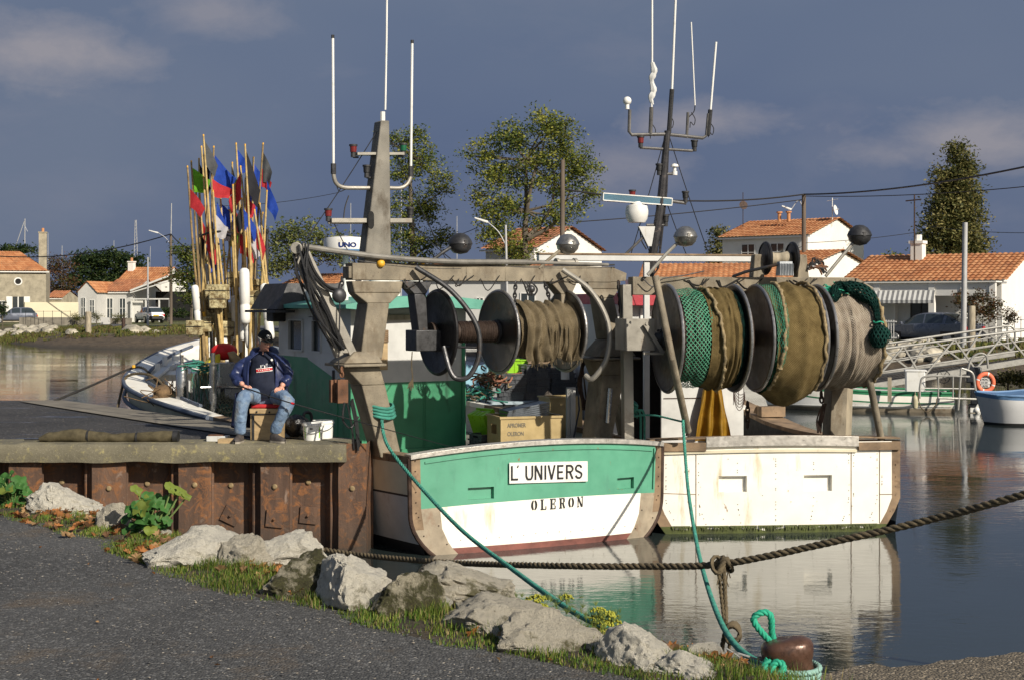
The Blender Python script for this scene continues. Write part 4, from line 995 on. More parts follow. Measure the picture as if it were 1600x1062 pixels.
# port side with window and door openings; local y runs from YA to YF
dA, dB = B1(529,600,3).y, 0
def yat(px, x=XL):
    """y on the port wall plane where it projects at px"""
    r = (px-HX)/F; c_, s_ = cos(FR1.r), sin(FR1.r); return (FR1.o.x+x*c_-r*(FR1.o.y+x*s_))/(s_+r*c_)
def zat(py, y, x=XL): return ZC-(py-HY)/F*(FR1.o.y+y*cos(FR1.r)+x*sin(FR1.r))
d1, d0 = yat(482), yat(528); w1, w0_ = yat(452), yat(474); dw1, dw0 = yat(489), yat(503)
zwt, zwb = zat(500, w0_), zat(548, w0_)
segs = [(YA+.04, d0, ZS-.0), (d0, d1, None), (d1, w0_, ZS+.22), (w0_, w1, ZS+.22), (w1, YF, ZS+.22)]
def pw(y0, y1, z0, z1, mi): cab.b2((XL, y0, z0), (XL+.04, y1, z1), mi)
pw(YA+.04, d0, .8, ZS+.05, 1); pw(YA+.04, d0, ZS+.05, ZR, 0)
pw(d1, w0_, .8, ZS+.3, 1); pw(d1, w0_, ZS+.3, ZR, 0); pw(w1, YF, .8, ZS+.3, 1); pw(w1, YF, ZS+.3, ZR, 0); pw(w0_, w1, .8, ZS+.3, 1); pw(w0_, w1, ZS+.3, zwb, 0); pw(w0_, w1, zwt, ZR, 0)
pw(d0, d1, 2.72, ZR, 0)
cab.b2((XL, YF, .8), (XR, YF+.04, ZR), 0)
cabin = cab.build('cabin', m_c, r1)
g = MB()   # door leaf: green lower part with a sloped colour line
x0 = XL-.012
def dl(pts, mi): g.prism([(x0, y, z) for y, z in pts], (.03,0,0), mi)
zl0, zl1 = ZS+.02, ZS+.28; dz0, dz1 = zwt, zwb
dl([(d0,.88),(d1,.88),(d1,zl1),(d0,zl0)], 1); dl([(d0,zl0),(d1,zl1),(d1,dz1),(d0,dz1)], 0); dl([(d0,dz1),(dw0,dz1),(dw0,dz0),(d0,dz0)], 0); dl([(dw1,dz1),(d1,dz1),(d1,dz0),(dw1,dz0)], 0); dl([(d0,dz0),(d1,dz0),(d1,2.71),(d0,2.71)], 0)
door = g.build('door', m_c, cabin, bev=.004)
g = MB(); g.b2((XL+.02, dw0, dz1), (XL+.026, dw1, dz0)); g.b2((XL+.02, w0_, zwb), (XL+.026, w1, zwt)); g.each('window', m_glass, cabin)
g = MB(); g.b2((x0-.03, d0+.08, 1.75), (x0, d0+.11, 2.0)); g.build('handle', m_steeldark, cabin)
g = MB()
for y0, y1, z0, z1 in ((w0_,w1,zwb,zwt),(dw0,dw1,dz1,dz0)):
    for A, Bq in (((y0,z0),(y1,z0)),((y0,z1),(y1,z1)),((y0,z0),(y0,z1)),((y1,z0),(y1,z1))): g.bar((XL-.015,*A), (XL-.015,*Bq), .025, .025)
g.each('window_frame', m_greywhite, cabin)
# aft wall details
def aw(px, py): p = B1(px, py, YA); return p.x, p.z
g = MB(); (xa, za), (xb, zb) = aw(578,516), aw(605,534)
for k in range(6): z = zb+(za-zb)*(k+.5)/6; g.box(((xa+xb)/2, YA-.03, z), (xb-xa, .03, .022), 0, R=Matrix.Rotation(.5, 3, 'X'))
g.build('vent_grille', m_wood, cabin)
g = MB(); (xa, za), (xb, zb) = aw(556,534), aw(605,577); g.b2((xa,YA-.022,zb), (xb,YA-.003,za)); g.build('hatch', m_plywood, cabin, bev=.004)
g = MB(); (xa, za), (xb, zb) = aw(661,590), aw(727,712)
for xx in (xa, xa+.03): g.b2((xx,YA-.012,.9), (xx+.008,YA-.003,ZS))
g.b2((xb-.06,YA-.035,.82), (xb-.02,YA-.003,2.4)); g.b2((-1.2,YA-.03,.86), (xb,YA-.003,.93)); g.build('batten', m_green, cabin)
(xa, za), (xb, zb) = aw(592,492), aw(640,500); g = MB(); g.b2((xa,YA-.07,zb), (xb,YA-.003,za)); g.build('lamp', m_woodgrey, cabin, bev=.005)
# roof: overhanging, gently crowned, sea green
g = MB(); xl, xr_, yl, yr = XL-.22, XR+.45, YA-.35, YF+.15
def rf(u, v): x = xl+(xr_-xl)*u; y = yl+(yr-yl)*v; return Vector((x, y, ZR+.05+.12*(1-(2*u-1)**2)))
g.grid(rf, 14, 6); g.grid(lambda u, v: rf(u, v)-Vector((0,0,.05+.10*(1-(2*u-1)**4))), 14, 6)
for v0 in (0, 1): g.grid(lambda u, v, v0=v0: rf(u, v0)-Vector((0,0,v*(.05+.10*(1-(2*u-1)**4)))), 14, 1)
for u0 in (0, 1): g.grid(lambda u, v, u0=u0: rf(u0, u)-Vector((0,0,v*.05)), 6, 1)
g.build('roof', m_roofgreen, cabin, smooth=40)
g = MB(); p0 = (xl-.02, yr); g.prism([(xl-.1,yr-.9,ZR-.02),(xl-.1,yr+.25,ZR-.02),(xl+.1,yr+.15,ZR+.36),(xl+.1,yr-.8,ZR+.36)], (1.2,0,0)); g.box((xl+.0, yr-.3, ZR-.05), (.3,1.3,.035), 0); g.build('visor', m_blackmatte, cabin)
# gear on the roof: white domes, liferaft canister
g = MB(); q = B1(500,455,4.4); q2 = B1(590,452,4.3)
for px, py, r_, h_ in ((592,448,.15,.2),(612,440,.13,.26),(650,452,.12,.18)):
    p = B1(px, py, 4.2); g.lathe([(0,-h_),(r_,-h_),(r_,h_*.3),(r_*.8,h_*.8),(0,h_)], p, n=18)
g.each('antenna_dome', m_pvc, cabin)
g = MB(); p = B1(527, 452, 4.8); g.b2((p.x-.5,p.y-.1,ZR+.1), (p.x+.35,p.y+.35,p.z+.0)); g.build('liferaft_box', m_pvc, cabin, bev=.04)
# lifebelt lamps, clutter under roof
g = MB(); p = B1(440,489,3.6)
for px, py in ((441,492),(515,490)): p = B1(px, py, yat(px)-.0) if False else Vector((XL-.1, yat(px), zat(py, yat(px)))); g.box(p, (.2,.3,.2)); g.cyl(p, p+Vector((0,0,.2)), .03)
g.build('floodlight', m_black, cabin, bev=.02)
# rail behind the bucket (grey tube) on deck
g = MB(); g.tube(smooth_path([B1(475,660,1.9), B1(475,646,1.9), B1(483,644,1.9), B1(487,652,1.9), B1(487,680,1.9)], 5), .02); g.build('handrail', m_steeldark, r1)

# ---------------- gantry of L'Univers ----------------
GY = .8; gz = 3.28
g = MB(); bl = B1(545,428,GY); br = B1(972,430,GY)
g.b2((bl.x, GY-.11, gz-.10), (br.x-.25, GY+.11, gz+.10)); g.bar((br.x-.25,GY,gz), (br.x,GY,gz-.03), .22, .2, 0, w2=.2, h2=.10); g.b2((bl.x-.04,GY-.09,gz-.08), (bl.x+.0,GY+.09,gz+.06))
for px in (566, 722, 783, 842): p = B1(px,428,GY); g.b2((p.x-.006,GY-.114,gz-.103), (p.x+.006,GY+.114,gz+.103))
gan = g.build('gantry', m_alusandy, r1, bev=.012)
def leg(pts, names='leg', mat=None):
    g = MB()
    for (a, wa, da), (b, wb, db) in zip(pts, pts[1:]):
        g.prism([Vector(a)+Vector((-wa/2,-da/2,0)), Vector(a)+Vector((wa/2,-da/2,0)), Vector(b)+Vector((wb/2,-db/2,0)), Vector(b)+Vector((-wb/2,-db/2,0))], (0,0,0)) if False else None
        va = [Vector(a)+Vector((sx*wa/2, sy*da/2, 0)) for sx, sy in ((-1,-1),(1,-1),(1,1),(-1,1))]; vb = [Vector(b)+Vector((sx*wb/2, sy*db/2, 0)) for sx, sy in ((-1,-1),(1,-1),(1,1),(-1,1))]
        g.add(va+vb, [(0,1,5,4),(1,2,6,5),(2,3,7,6),(3,0,4,7),(0,3,2,1),(4,5,6,7)])
    return g
def bz(px, py): p = B1(px, py, GY); return Vector((p.x, GY, p.z))
g = leg([(bz(585,440),.66,.2),(bz(585,458),.60,.2),(bz(584,474),.30,.3)])
g2 = leg([(bz(583,474),.28,.32),(bz(571,560),.28,.34)]); g.add(g2.v, g2.f)
g2 = leg([(bz(562,548),.26,.34),(bz(556,566),.50,.46)]); g.add(g2.v, g2.f); g.b2(tuple(bz(522,572)-Vector((0,.3,0))), tuple(bz(588,566)+Vector((0,.3,0))))
g2 = leg([(bz(556,572),.44,.4),(bz(574,600),.30,.36),(bz(603,712),.27,.30)]); g.add(g2.v, g2.f)
g.build('leg', m_alusandy, gan, bev=.012)
g = leg([(bz(938,440),.52,.2),(bz(938,452),.46,.2),(bz(940,466),.20,.26)])
g2 = leg([(bz(940,466),.2,.28),(bz(952,530),.22,.3)]); g.add(g2.v, g2.f)
g2 = leg([(bz(952,530),.24,.3),(bz(951,556),.58,.44)]); g.add(g2.v, g2.f); g.b2(tuple(bz(910,562)-Vector((0,.26,0))), tuple(bz(984,557)+Vector((0,.26,0))))
g2 = leg([(bz(950,562),.52,.4),(bz(948,585),.34,.34),(bz(930,700),.26,.3)]); g.add(g2.v, g2.f)
g.build('leg', m_alusandy, gan, bev=.012)
# hangers that carry the drums
for (px0, px1, pyt, pyb, bx) in ((647,651,440,530,True),(875,872,440,500,False)):
    g = leg([(bz(px0,440),.42,.18),(bz(px0+4,460),.16,.2),(bz(px1+6,pyb),.12,.2)])
    if bx: g.b2(tuple(bz(640,548)-Vector((0,.18,0))), tuple(bz(690,515)+Vector((0,.12,0))))
    g.build('drum_hanger', m_steeldark if bx else m_alusandy, gan, bev=.01)
# guard tubes in front of the drums
g = MB(); g.tube(smooth_path([bz(638,418)-Vector((0,.2,0)), bz(680,455)-Vector((0,.42,0)), bz(708,505)-Vector((0,.58,0)), bz(712,550)-Vector((0,.6,0)), bz(700,583)-Vector((0,.56,0)), bz(684,588)-Vector((0,.5,0)), bz(676,575)-Vector((0,.45,0)), bz(672,540)-Vector((0,.35,0))], 8), .032, 10)
g.tube([bz(676,540)-Vector((0,.36,0)), bz(709,541)-Vector((0,.59,0))], .014); g.build('guard_tube', m_steeldark, gan)
g = MB(); g.tube(smooth_path([bz(866,422)-Vector((0,.2,0)), bz(895,455)-Vector((0,.42,0)), bz(911,505)-Vector((0,.58,0)), bz(908,555)-Vector((0,.6,0)), bz(893,588)-Vector((0,.5,0)), bz(888,584)-Vector((0,.4,0))], 8), .034, 10); g.build('guard_tube', m_alu, gan)
# drums
def flange(g, x, y, z, r, t=.025, hub=.1, mi=0, mr=1, dish=.0):
    g.lathe([(.0,-t),(hub,-t-dish),(hub*1.05,-t),(r*.93,-t*.6),(r*.97,-t*1.0),(r,-t*.7),(r*1.012,0),(r,t*.7),(r*.97,t),(r*.93,t*.6),(hub,t),(0,t)], (x,y,z), (1,0,0), 48, mi)
    g.tube([(x, y+cos(a)*r, z+sin(a)*r) for a in [2*pi*k/48 for k in range(48)]], .02, 8, mr, closed=True)
DY = GY-.05; DZ = ZC-(518-HY)/F*17.75
def dx_(px): return B1(px, 518, DY).x
for px, mm, hub in ((684,(m_flangeblack,m_flangeblack),.12),(779,(m_flange,m_flangerim),.14),(883,(m_flange,m_flangerim),.12)):
    g = MB(); flange(g, dx_(px), DY, DZ, .505, hub=hub); fo = g.build('drum_flange', list(mm), r1, smooth=30)
g = MB(); g.lathe([(0,0),(.12,0),(.12,.05),(.085,.08),(.085,.16),(.13,.2),(.13,.26),(.11,.28),(.11,dx_(883)-dx_(684)+.2),(0,dx_(883)-dx_(684)+.2)], (dx_(672), DY, DZ), (1,0,0), 24)
for k in range(26): g.tube([(dx_(684)+.28+k*.022, DY+cos(a)*(.118+.005*(k % 3)), DZ+sin(a)*(.118+.005*(k % 3))) for a in [2*pi*j/14 for j in range(14)]], .012, 5, closed=True)
g.build('drum_shaft', m_core, r1)
g = MB(); g.lathe([(.15,0),(.15,.02),(.12,.05),(.07,.08)], (dx_(779)-.03,DY,DZ), (-1,0,0), 20); g.build('hub', m_black, r1)
# mast plate with slot, crossbars, antennas
g = MB()
def mz(px, py, dy=0): return B1(px, py, GY+dy)
pts = [mz(563,418), mz(606,418), mz(603,190), mz(590,190)]; g.prism([p-Vector((0,.10,0)) for p in pts], (0,.2,0))
mast = g.build('mast', M('grey_mast_paint', (.20,.185,.155), .7, .1, .3, 4, .6, 90, .006, ((.09,.075,.055), .52, .18, 6, (1,1,.5))), r1, bev=.012)
g = MB(); c = mz(580,344,-.104); g.prism([c+Vector((cos(a)*.038, 0, sin(a)*.055+(.05 if sin(a) > 0 else -.05))) for a in [2*pi*k/20 for k in range(20)]], (0,.01,0)); g.build('slot', m_dark, mast)
m_ruby = M('ruby_lamp_glass', (.16,.02,.02), .25, 0, .1, 5, 0); m_emer = M('green_lamp_glass', (.01,.11,.05), .25, 0, .1, 5, 0)
def lampu(g, p, mi_body=0, mi_l=1, s=1.0):
    g.cyl(p-Vector((0,0,.06*s)), p+Vector((0,0,.0)), .03*s, n=10, mi=mi_body); g.cyl(p, p+Vector((0,0,.07*s)), .038*s, .042*s, n=12, mi=mi_l); g.cyl(p+Vector((0,0,.07*s)), p+Vector((0,0,.09*s)), .05*s, n=12, mi=mi_body)
g = MB()
for (xa, ya, xb, yb_, w_) in ((515,345,640,345,.05),(555,241,628,241,.03)): g.bar(mz(xa,ya), mz(xb,yb_), .14, w_)
g.bar(mz(513,349), mz(638,349), .03, .02); g.each('crosstree', m_alu, mast)
for i, (px, py, ml) in enumerate(((513,338,m_ruby),(641,336,m_black),(552,238,m_ruby),(630,236,m_emer),(573,270,m_black))):
    g = MB(); lampu(g, mz(px, py)); g.tube([mz(px, py)-Vector((0,0,.06)), mz(px+(8 if px < 580 else -8), py+8)], .012, mi=0); g.build('navigation_lamp', [m_blackmatte, ml], mast)
g = MB(); g.tube(smooth_path([mz(521,262), mz(521,272), mz(525,286), mz(536,293), mz(560,294), mz(605,294), mz(625,294), mz(636,288), mz(642,275), mz(642,262)], 6), .025, 10); g.build('antenna_yard', m_alu, mast)
for pts_, r_ in (([(520,60),(521,258)],.016),([(644,68),(642,262)],.016),([(605,-60),(604,60),(602,172)],.012),([(598,175),(598,192)],.03)):
    g = MB(); g.tube([mz(*p) for p in pts_], r_, 8); 
    if r_ == .016: g.cyl(mz(*pts_[0]), mz(pts_[0][0], pts_[0][1]-5), .02, n=8, mi=1); g.cyl(mz(pts_[1][0],pts_[1][1]-2), mz(pts_[1][0],pts_[1][1]+14), .034, n=8, mi=2)
    g.build('whip_antenna', [m_pvc, m_black, m_steeldark], mast)
g = MB(); g.tube(smooth_path([mz(537,343), mz(539,325), mz(545,306)], 5), .008, 5); g.tube(smooth_path([mz(524,285), mz(530,299), mz(540,296)], 5), .006, 5); g.build('cable', m_black, mast)
# radar drum behind the mast
g = MB(); c = B1(540, 397, 3.4); rr = .30; g.lathe([(0,0),(rr*.9,0),(rr,.04),(rr,.06)], c, n=28, mi=1); g.lathe([(rr,.06),(rr,.17),(rr*.94,.22),(0,.25)], c, n=28, mi=0); g.cyl((c.x,c.y,ZR), c, .04, n=8)
rad = g.build('radar_dome', [m_pvc, m_boatblue], r1)
g = MB(); tb = MB()
an0 = -2.30
text_mb(tb, 'UNO', .085, (0,0,0), (1,0,0), (0,0,1), .002, 1.25, .005)
for v in tb.v: a = an0+v.x/rr; v.x, v.y, v.z = c.x+cos(a)*(rr+.004), c.y+sin(a)*(rr+.004), c.z+.085+v.z
g.add(tb.v, tb.f); g.build('lettering', m_inkblue, rad, smooth=0)
# derrick and its hoses
g = MB()
for dx in (-.09, .09): g.bar(B1(470,395,GY-.1)+Vector((dx*.6,0,0)), B1(541,556,GY-.1)+Vector((dx,0,0)), .07, .1)
for t in (.25, .6, .95): p = B1(470,395,GY-.1).lerp(B1(541,556,GY-.1), t); g.box(p, (.2,.06,.05))
g.cyl(B1(463,388,GY-.2), B1(463,388,GY+.05), .07); der = g.build('derrick', m_alu, r1, bev=.008)
g = MB(); g.tube(smooth_path([B1(472,385,GY-.1), B1(520,392,GY-.1), B1(600,402,GY-.15), B1(700,409,GY-.15), B1(820,410,GY-.12), B1(950,414,GY-.1)], 6), [.035]*25+[.022]*6, 10)
g.build('boom_tube', M('grey_boom_paint', (.17,.16,.14), .6, .1, .3, 5), r1)
g = MB(); hr = random.Random(6)
for k in range(9):
    o = Vector((hr.uniform(-.07,.07), hr.uniform(-.12,.06), hr.uniform(-.03,.05)))
    g.tube(smooth_path([B1(470+hr.uniform(-4,8),386,GY-.15)+o, B1(462+hr.uniform(-3,20),430,GY-.22)+o, B1(495+hr.uniform(-5,18),490,GY-.2)+o, B1(528+hr.uniform(-5,10),545,GY-.2)+o*.6], 8), .013, 6)
for k in range(4):
    o = Vector((hr.uniform(-.04,.04), hr.uniform(-.05,.03), hr.uniform(-.05,.03)))
    g.tube(smooth_path([B1(476,392,GY-.15)+o, B1(492,430,GY-.2)+o, B1(512,452,GY-.18)+o, B1(536,455,GY-.15)+o*.3], 8), .015, 6)
for k in range(5):
    o = Vector((hr.uniform(-.05,.05), hr.uniform(-.05,.03), hr.uniform(-.03,.03)))
    g.tube(smooth_path([B1(545,625,GY-.3)+o, B1(552,660,GY-.3)+o, B1(556,700,GY-.3)+o], 6), .012, 6)
g.tube(smooth_path([B1(538,628,GY-.3), B1(536,655,GY-.3), B1(548,668,GY-.3), B1(560,650,GY-.3)], 6), .012, 6)
for (a_, b_) in (((560,408),(720,420)),((720,412),(960,418)),((600,412),(960,414))): g.tube(sag(B1(*a_, GY-.1), B1(*b_, GY-.1), .03), .012, 6)
g.build('hoses', m_black, r1)
g = MB(); g.sphere(B1(530,462,GY-.2), .09, sc=(1,.6,1)); g.cyl(B1(532,444,GY-.2), B1(530,455,GY-.2), .02); g.tube([B1(531,474,GY-.2), B1(529,575,GY-.2)], .009); chain(g, [B1(534,434,GY-.15), B1(534,450,GY-.2)], .01); g.build('pulley_block', m_steeldark, r1)
g = MB(); chain(g, [B1(534,574,GY-.28), B1(534,594,GY-.28)], .012); p = B1(535,611,GY-.28); g.box(p, (.13,.04,.27)); g.box(p+Vector((0,.09,0)), (.13,.04,.27)); g.cyl(p+Vector((0,.02,0)), p+Vector((0,.07,0)), .06); g.b2(tuple(p+Vector((-.1,.1,-.13))), tuple(p+Vector((-.065,.16,.13)))); g.build('pulley_block', m_rust, r1, bev=.006)
# frayed cord under the drum box
g = MB(); g.tube(smooth_path([B1(644,549,GY-.2), B1(643,570,GY-.2), B1(645,592,GY-.2)], 5), .007, 5)
for k in range(14): g.tube([B1(645,590,GY-.2), B1(637+hr.uniform(-2,10),606+hr.uniform(-4,4),GY-.2)], .004, 4)
g.build('frayed_cord', m_ropebrown, r1)
# flood lamps
def flood(parent, Bf, px, py, r_, arm, y, mat, armm, glass=False, tilt=0):
    c = Bf(px, py, y); g = MB(); g.lathe([(0,r_*.86),(r_*.35,r_*.82),(r_*.7,r_*.60),(r_*.95,r_*.26),(r_*1.02,.01),(r_*1.06,0),(r_*1.06,-.014),(r_*1.0,-.02),(r_*.92,-r_*.48),(r_*.58,-r_*.84),(0,-r_*.96)], c, (sin(tilt),0,cos(tilt)), 26)
    g.b2(tuple(c+Vector((-.02,-r_*1.08,-.02))), tuple(c+Vector((.02,-r_*1.02,.03)))); lo = g.build('floodlight', mat, parent, smooth=40)
    g = MB(); g.tube([Bf(px+arm[0][0]*r_*110, py+arm[0][1]*r_*110, y)]+[Bf(*p, y) for p in arm[1:]], .022, 8); g.build('arm', armm, lo)
flood(r1, B1, 719, 380, .145, [(-.9,.4),(690,396),(662,417),(640,422)], GY, m_steeldark, m_blackmatte)
flood(r1, B1, 887, 381, .145, [(-.8,.7),(868,397),(850,412),(842,420)], GY-.1, M('brushed_lamp_steel', (.30,.29,.27), .35, .8, .2, 6), m_alusandy)
# bits on the beam
g = MB(); g.cyl(B1(872,411,GY-.05), B1(900,411,GY-.05), .045, n=16); g.cyl(B1(868,411,GY-.05), B1(872,411,GY-.05), .06, n=16); g.cyl(B1(896,411,GY-.05), B1(900,411,GY-.05), .06, n=16); g.build('roller', m_alu, gan)
g = MB(); g.sphere(B1(661,410,GY-.12), .03); g.sphere(B1(595,412,GY-.12), .05); g.build('knob', m_yellowtape, gan)
g = MB(); chain(g, [B1(806,440,GY-.1), B1(804,462,GY-.1), B1(806,500,GY-.1)], .011); chain(g, [B1(850,440,GY-.1), B1(856,458,GY-.1), B1(860,475,GY-.1)], .012); g.build('chain', m_steeldark, gan)
g = MB(); hr = random.Random(9)
for k in range(4): g.tube(smooth_path([B1(818+k*4,440,GY-.1), B1(822+k*5+hr.uniform(-3,3),452,GY-.12), B1(826+k*3,462,GY-.1)], 5), .012, 6)
g.sphere(B1(830,452,GY-.1), .05); g.build('shackle', m_steeldark, gan)

# nets on the drum
def netroll(name, fr, x0, x1, y, z, R0, mat, label, cat='net', ribs=9, amp=.02, sagz=0.0, nu=90, nv=26, a0=0.0, a1=2*pi, seed=0, bulge=.03, group='nets wound on the drums', crease=.03, tilt=0, uvs=1, taper=0, capm=True):
    g = MB(); o = Vector((seed*5.3, seed*2.1, 0))
    def f(u, v):
        a = a0+(a1-a0)*u; x = x0+(x1-x0)*v
        k = noise.noise(Vector((v*ribs+noise.noise(Vector((u*3, v*2, seed)))*1.2, u*1.6, seed)))
        r = R0+amp*2.2*k+crease*noise.noise(Vector((u*9+v*2, v*3, seed+5)))+bulge*sin(pi*v)+.010*noise.noise(Vector((u*40, v*30, seed)))+.008*noise.noise(Vector((u*14, v*60, seed)))+taper*(v-.5)
        dn = max(0, -sin(a)); r += sagz*dn**2*sin(pi*min(1, max(0, v)))
        return Vector((x+tilt*sin(a)*.0, y+cos(a)*r, z+sin(a)*r))
    g.grid(f, nu, nv, 0, uv=True)
    return tag(g.build(name, mat, None, fr, smooth=60, recalc=False), label, cat, group), f
n0, f0 = netroll('fishing_net', FR1, dx_(796)+.02, dx_(883)-.04, DY, DZ, .30, m_nettan, 'tan fine meshed net gathered in ragged folds on the drum of the green trawler', ribs=13, amp=.03, seed=2, crease=.06)
n0['group'] = 'nets wound on the drums'
g = MB(); hr = random.Random(12)          # ragged curtain hanging in front
A = dx_(800)+.02; Bx = dx_(892)-.08
def cur(u, v):
    x = A+(Bx-A)*u; fold = .045*sin(u*34+3*noise.noise(Vector((u*5,v*2,1))))+.03*noise.noise(Vector((u*11, v*4, 3)))
    zt = DZ+.34; zb = DZ-.36-.07*noise.noise(Vector((u*9,0,4)))-.10*(u > .25)*noise.noise(Vector((u*4,2,4))); t = v
    ang = pi*.5-t*1.5; r = .36+fold*.8
    if t < .45: a = pi/2+ (t/.45)*1.45; return Vector((x, DY+cos(a)*r, DZ+sin(a)*r))
    a = pi/2+1.45; q = (t-.45)/.55; top = Vector((x, DY+cos(a)*r, DZ+sin(a)*r)); return Vector((x+.02*q*sin(u*20), top.y-fold*.6*q+.02*q, top.z+(zb-top.z)*q))
g.grid(cur, 110, 30, 0, uv=True)
for k in range(70):
    u = hr.random(); p = cur(u, 1); g.tube([p, p+Vector((hr.uniform(-.015,.015), 0, -hr.uniform(.02,.08)))], .0025, 4, 0)
for k in range(9):
    u = hr.uniform(.1,.95); g.tube(smooth_path([cur(u, .1)-Vector((0,.015,0)), cur(u+.02, .5)-Vector((0,.02,0)), cur(u-.01, .98)-Vector((0,.02,0))], 5), .006, 5, 0)
tag(g.build('fishing_net', m_nettan, None, FR1, smooth=60, recalc=False), 'loose tan net curtain with a frayed hem hanging over the drum of the green trawler', 'net', 'nets wound on the drums')

# ---------------- white trawler ----------------
r2 = empty('fishing_trawler', FR2, (0,6,0), 'trawler with a plain white transom and red wheelhouse roof beside the green one', 'fishing boat')
HW2 = 1.64
tab2 = [(0,HW2,1.14,.95),(1,1.66,1.05,.93),(3,1.80,1.00,.90),(5,1.9,1.12,.86),(7,1.88,1.32,.78),(9,1.6,1.6,.6),(10.4,.95,1.9,.35),(11.3,.03,2.1,.1)]
TY2 = lambda x: -.105*x-.05*(1-min(1, (x/HW2)**2))
rows2 = [(lambda s: s, 0), (lambda s: s-.09, .01), (lambda s: .35, .3), (lambda s: .12, .7), (lambda s: -.08, .9), (lambda s: -.5, 2.0)]
h2, P2, ys2 = build_hull(r2, tab2, TY2, rows2, [m_wood, m_greywhite, m_blackmatte], [0,1,1,2,2], .8)
def hw2(z): return HW2 if z > .42 else HW2-.30*((.42-z)/.5)**1.3
def on_t2(px, py):
    p = B2(px, py, 0)
    for _ in range(4): p = B2(px, py, TY2(p.x))
    return p
pp = [(on_t2(1123,767), on_t2(1167,742)), (on_t2(1256,768), on_t2(1300,742))]; ports2 = [(a.x/HW2, b.x/HW2, min(a.z, b.z), max(a.z, b.z)) for a, b in pp]
zlo = sum(p[2] for p in ports2)/2; zhi = sum(p[3] for p in ports2)/2; ports2 = [(a, b, zlo, zhi) for a, b, c, d in ports2]
us2 = sorted([-1,-.9,-.78]+[-.7+.1*i for i in range(15)]+[.8,.93,1]+[q for p in ports2 for q in p[:2]])
zr2 = [lambda u: -.12, lambda u: .05+.02*sin(u*20), lambda u: .09+.02*noise.noise(Vector((u*9,0,0))), lambda u: .25, lambda u: .42, lambda u: zlo, lambda u: zhi, lambda u: .9, lambda u: 1.02, lambda u: 1.15]
m_algae = M('green_algae', (.07,.085,.02), .8, 0, .3, 8, .5, 60)
def tm2(u, z):
    if abs(u) > .93: return 1 if z > 0.1 else 2
    if z < .07: return 2
    return 0
transom(r2, [m_white, m_wood, m_algae, m_patch], TY2, hw2, zr2, us2, ports2, tm2, .06)
g = MB(); strip_tr(g, TY2, -.98, -.55, lambda u: 1.10, .11, .05, lambda z: HW2, 1, 6, .02); strip_tr(g, TY2, -.55, .65, lambda u: 1.125+.05*(1-u*u), .13, .045, lambda z: HW2, 0, 12, .028); strip_tr(g, TY2, .65, .99, lambda u: 1.09, .10, .05, lambda z: HW2, 1, 6, .02)
strip_tr(g, TY2, -.98, .99, lambda u: 1.185+.035*(1-u*u), .02, .18, lambda z: HW2, 1, 16, -.05); g.build('capping', [m_zinc, m_wood], r2, bev=.004)
g = MB(); strip_tr(g, TY2, -.9, .64, lambda u: 1.015+.03*(1-u*u), .035, .03, lambda z: HW2, 0, 16, .012); g.build('moulding', m_cream, r2)
g = MB()
def vseam(u, z0, z1): x = u*HW2; g.b2((x-.004, TY2(x)-.006, z0), (x+.004, TY2(x)+.004, z1))
vseam(-.62,.1,1.0); vseam(.60,.1,1.02); vseam(.83,.1,1.04); x = -.78*HW2; g.bar((-.95*HW2,TY2(-.95*HW2)-.004,.52), (-.62*HW2,TY2(-.62*HW2)-.004,.50), .008, .006); g.bar((.83*HW2,TY2(.83*HW2)-.004,.47), (.94*HW2,TY2(.94*HW2)-.004,.47), .008, .006)
g.build('plank_seam', m_wood, r2, smooth=0)
g = MB(); rv = random.Random(14)
for k in range(120):
    u = rv.choice([-.62,-.6,-.3,0,.3,.58,.62,.81,.85,.96,-.85,rv.uniform(-.9,.9)]); z = rv.uniform(.12,1.0); x = u*hw2(z)
    if any(a-.02 < u < b+.02 and c-.03 < z < d+.03 for a, b, c, d in ports2): continue
    g.cyl((x, TY2(x)-.001, z), (x, TY2(x)-.006, z), .0055, n=6)
g.build('nail_heads', m_rustdark, r2, smooth=0)['kind'] = 'stuff'
g = MB(); wd = random.Random(7)
for k in range(420):
    u = wd.uniform(-.93,.93); x = u*hw2(0.03); l = wd.uniform(.02,.075); g.add([(x-.012,TY2(x)-.004,.10),(x+.012,TY2(x)-.004,.10),(x+wd.uniform(-.01,.01),TY2(x)-.03,.10-l)], [(0,1,2)])
g.build('weed_fringe', m_algae, r2, smooth=0, recalc=False)['kind'] = 'stuff'
g, d = inner(r2, P2, ys2, tab2, lambda y: .62, None, y0=.4); g.each('bulwark', m_blackmatte, r2, recalc=False); d.build('deck', M('brown_deck', (.13,.09,.065), .8, 0, .3, 2), r2, recalc=False)
g = MB()
for s in (-1, 1):
    vs = []; yy = [tab2[-1][0]*k/50 for k in range(50)]
    for y in yy:
        o = P2(s, y, 0); i = P2(s, y, 0, .2+.25*(y > 2)*min(1, (y-2)/2)); o.z += .02; i.z += .03; vs += [o-Vector((0,0,.08)), o, i, i-Vector((0,0,.06))]
    g.add(vs, [(k*4+q, k*4+q+1, k*4+q+5, k*4+q+4) for k in range(49) for q in range(3)], 0)
g.each('gunwale', m_wood, r2, smooth=50, recalc=False)
g = MB(); g.bar(B2(1132,622,6.5)+Vector((0,0,.0)), B2(1166,640,5.2), .12, .08); g.bar(B2(1180,638,4.6), B2(1222,654,4.4), .16, .12, 1); g.box(B2(1205,642,4.4), (.4,.2,.16), 1); g.build('fish_pound_board', [m_white, m_wood], r2)
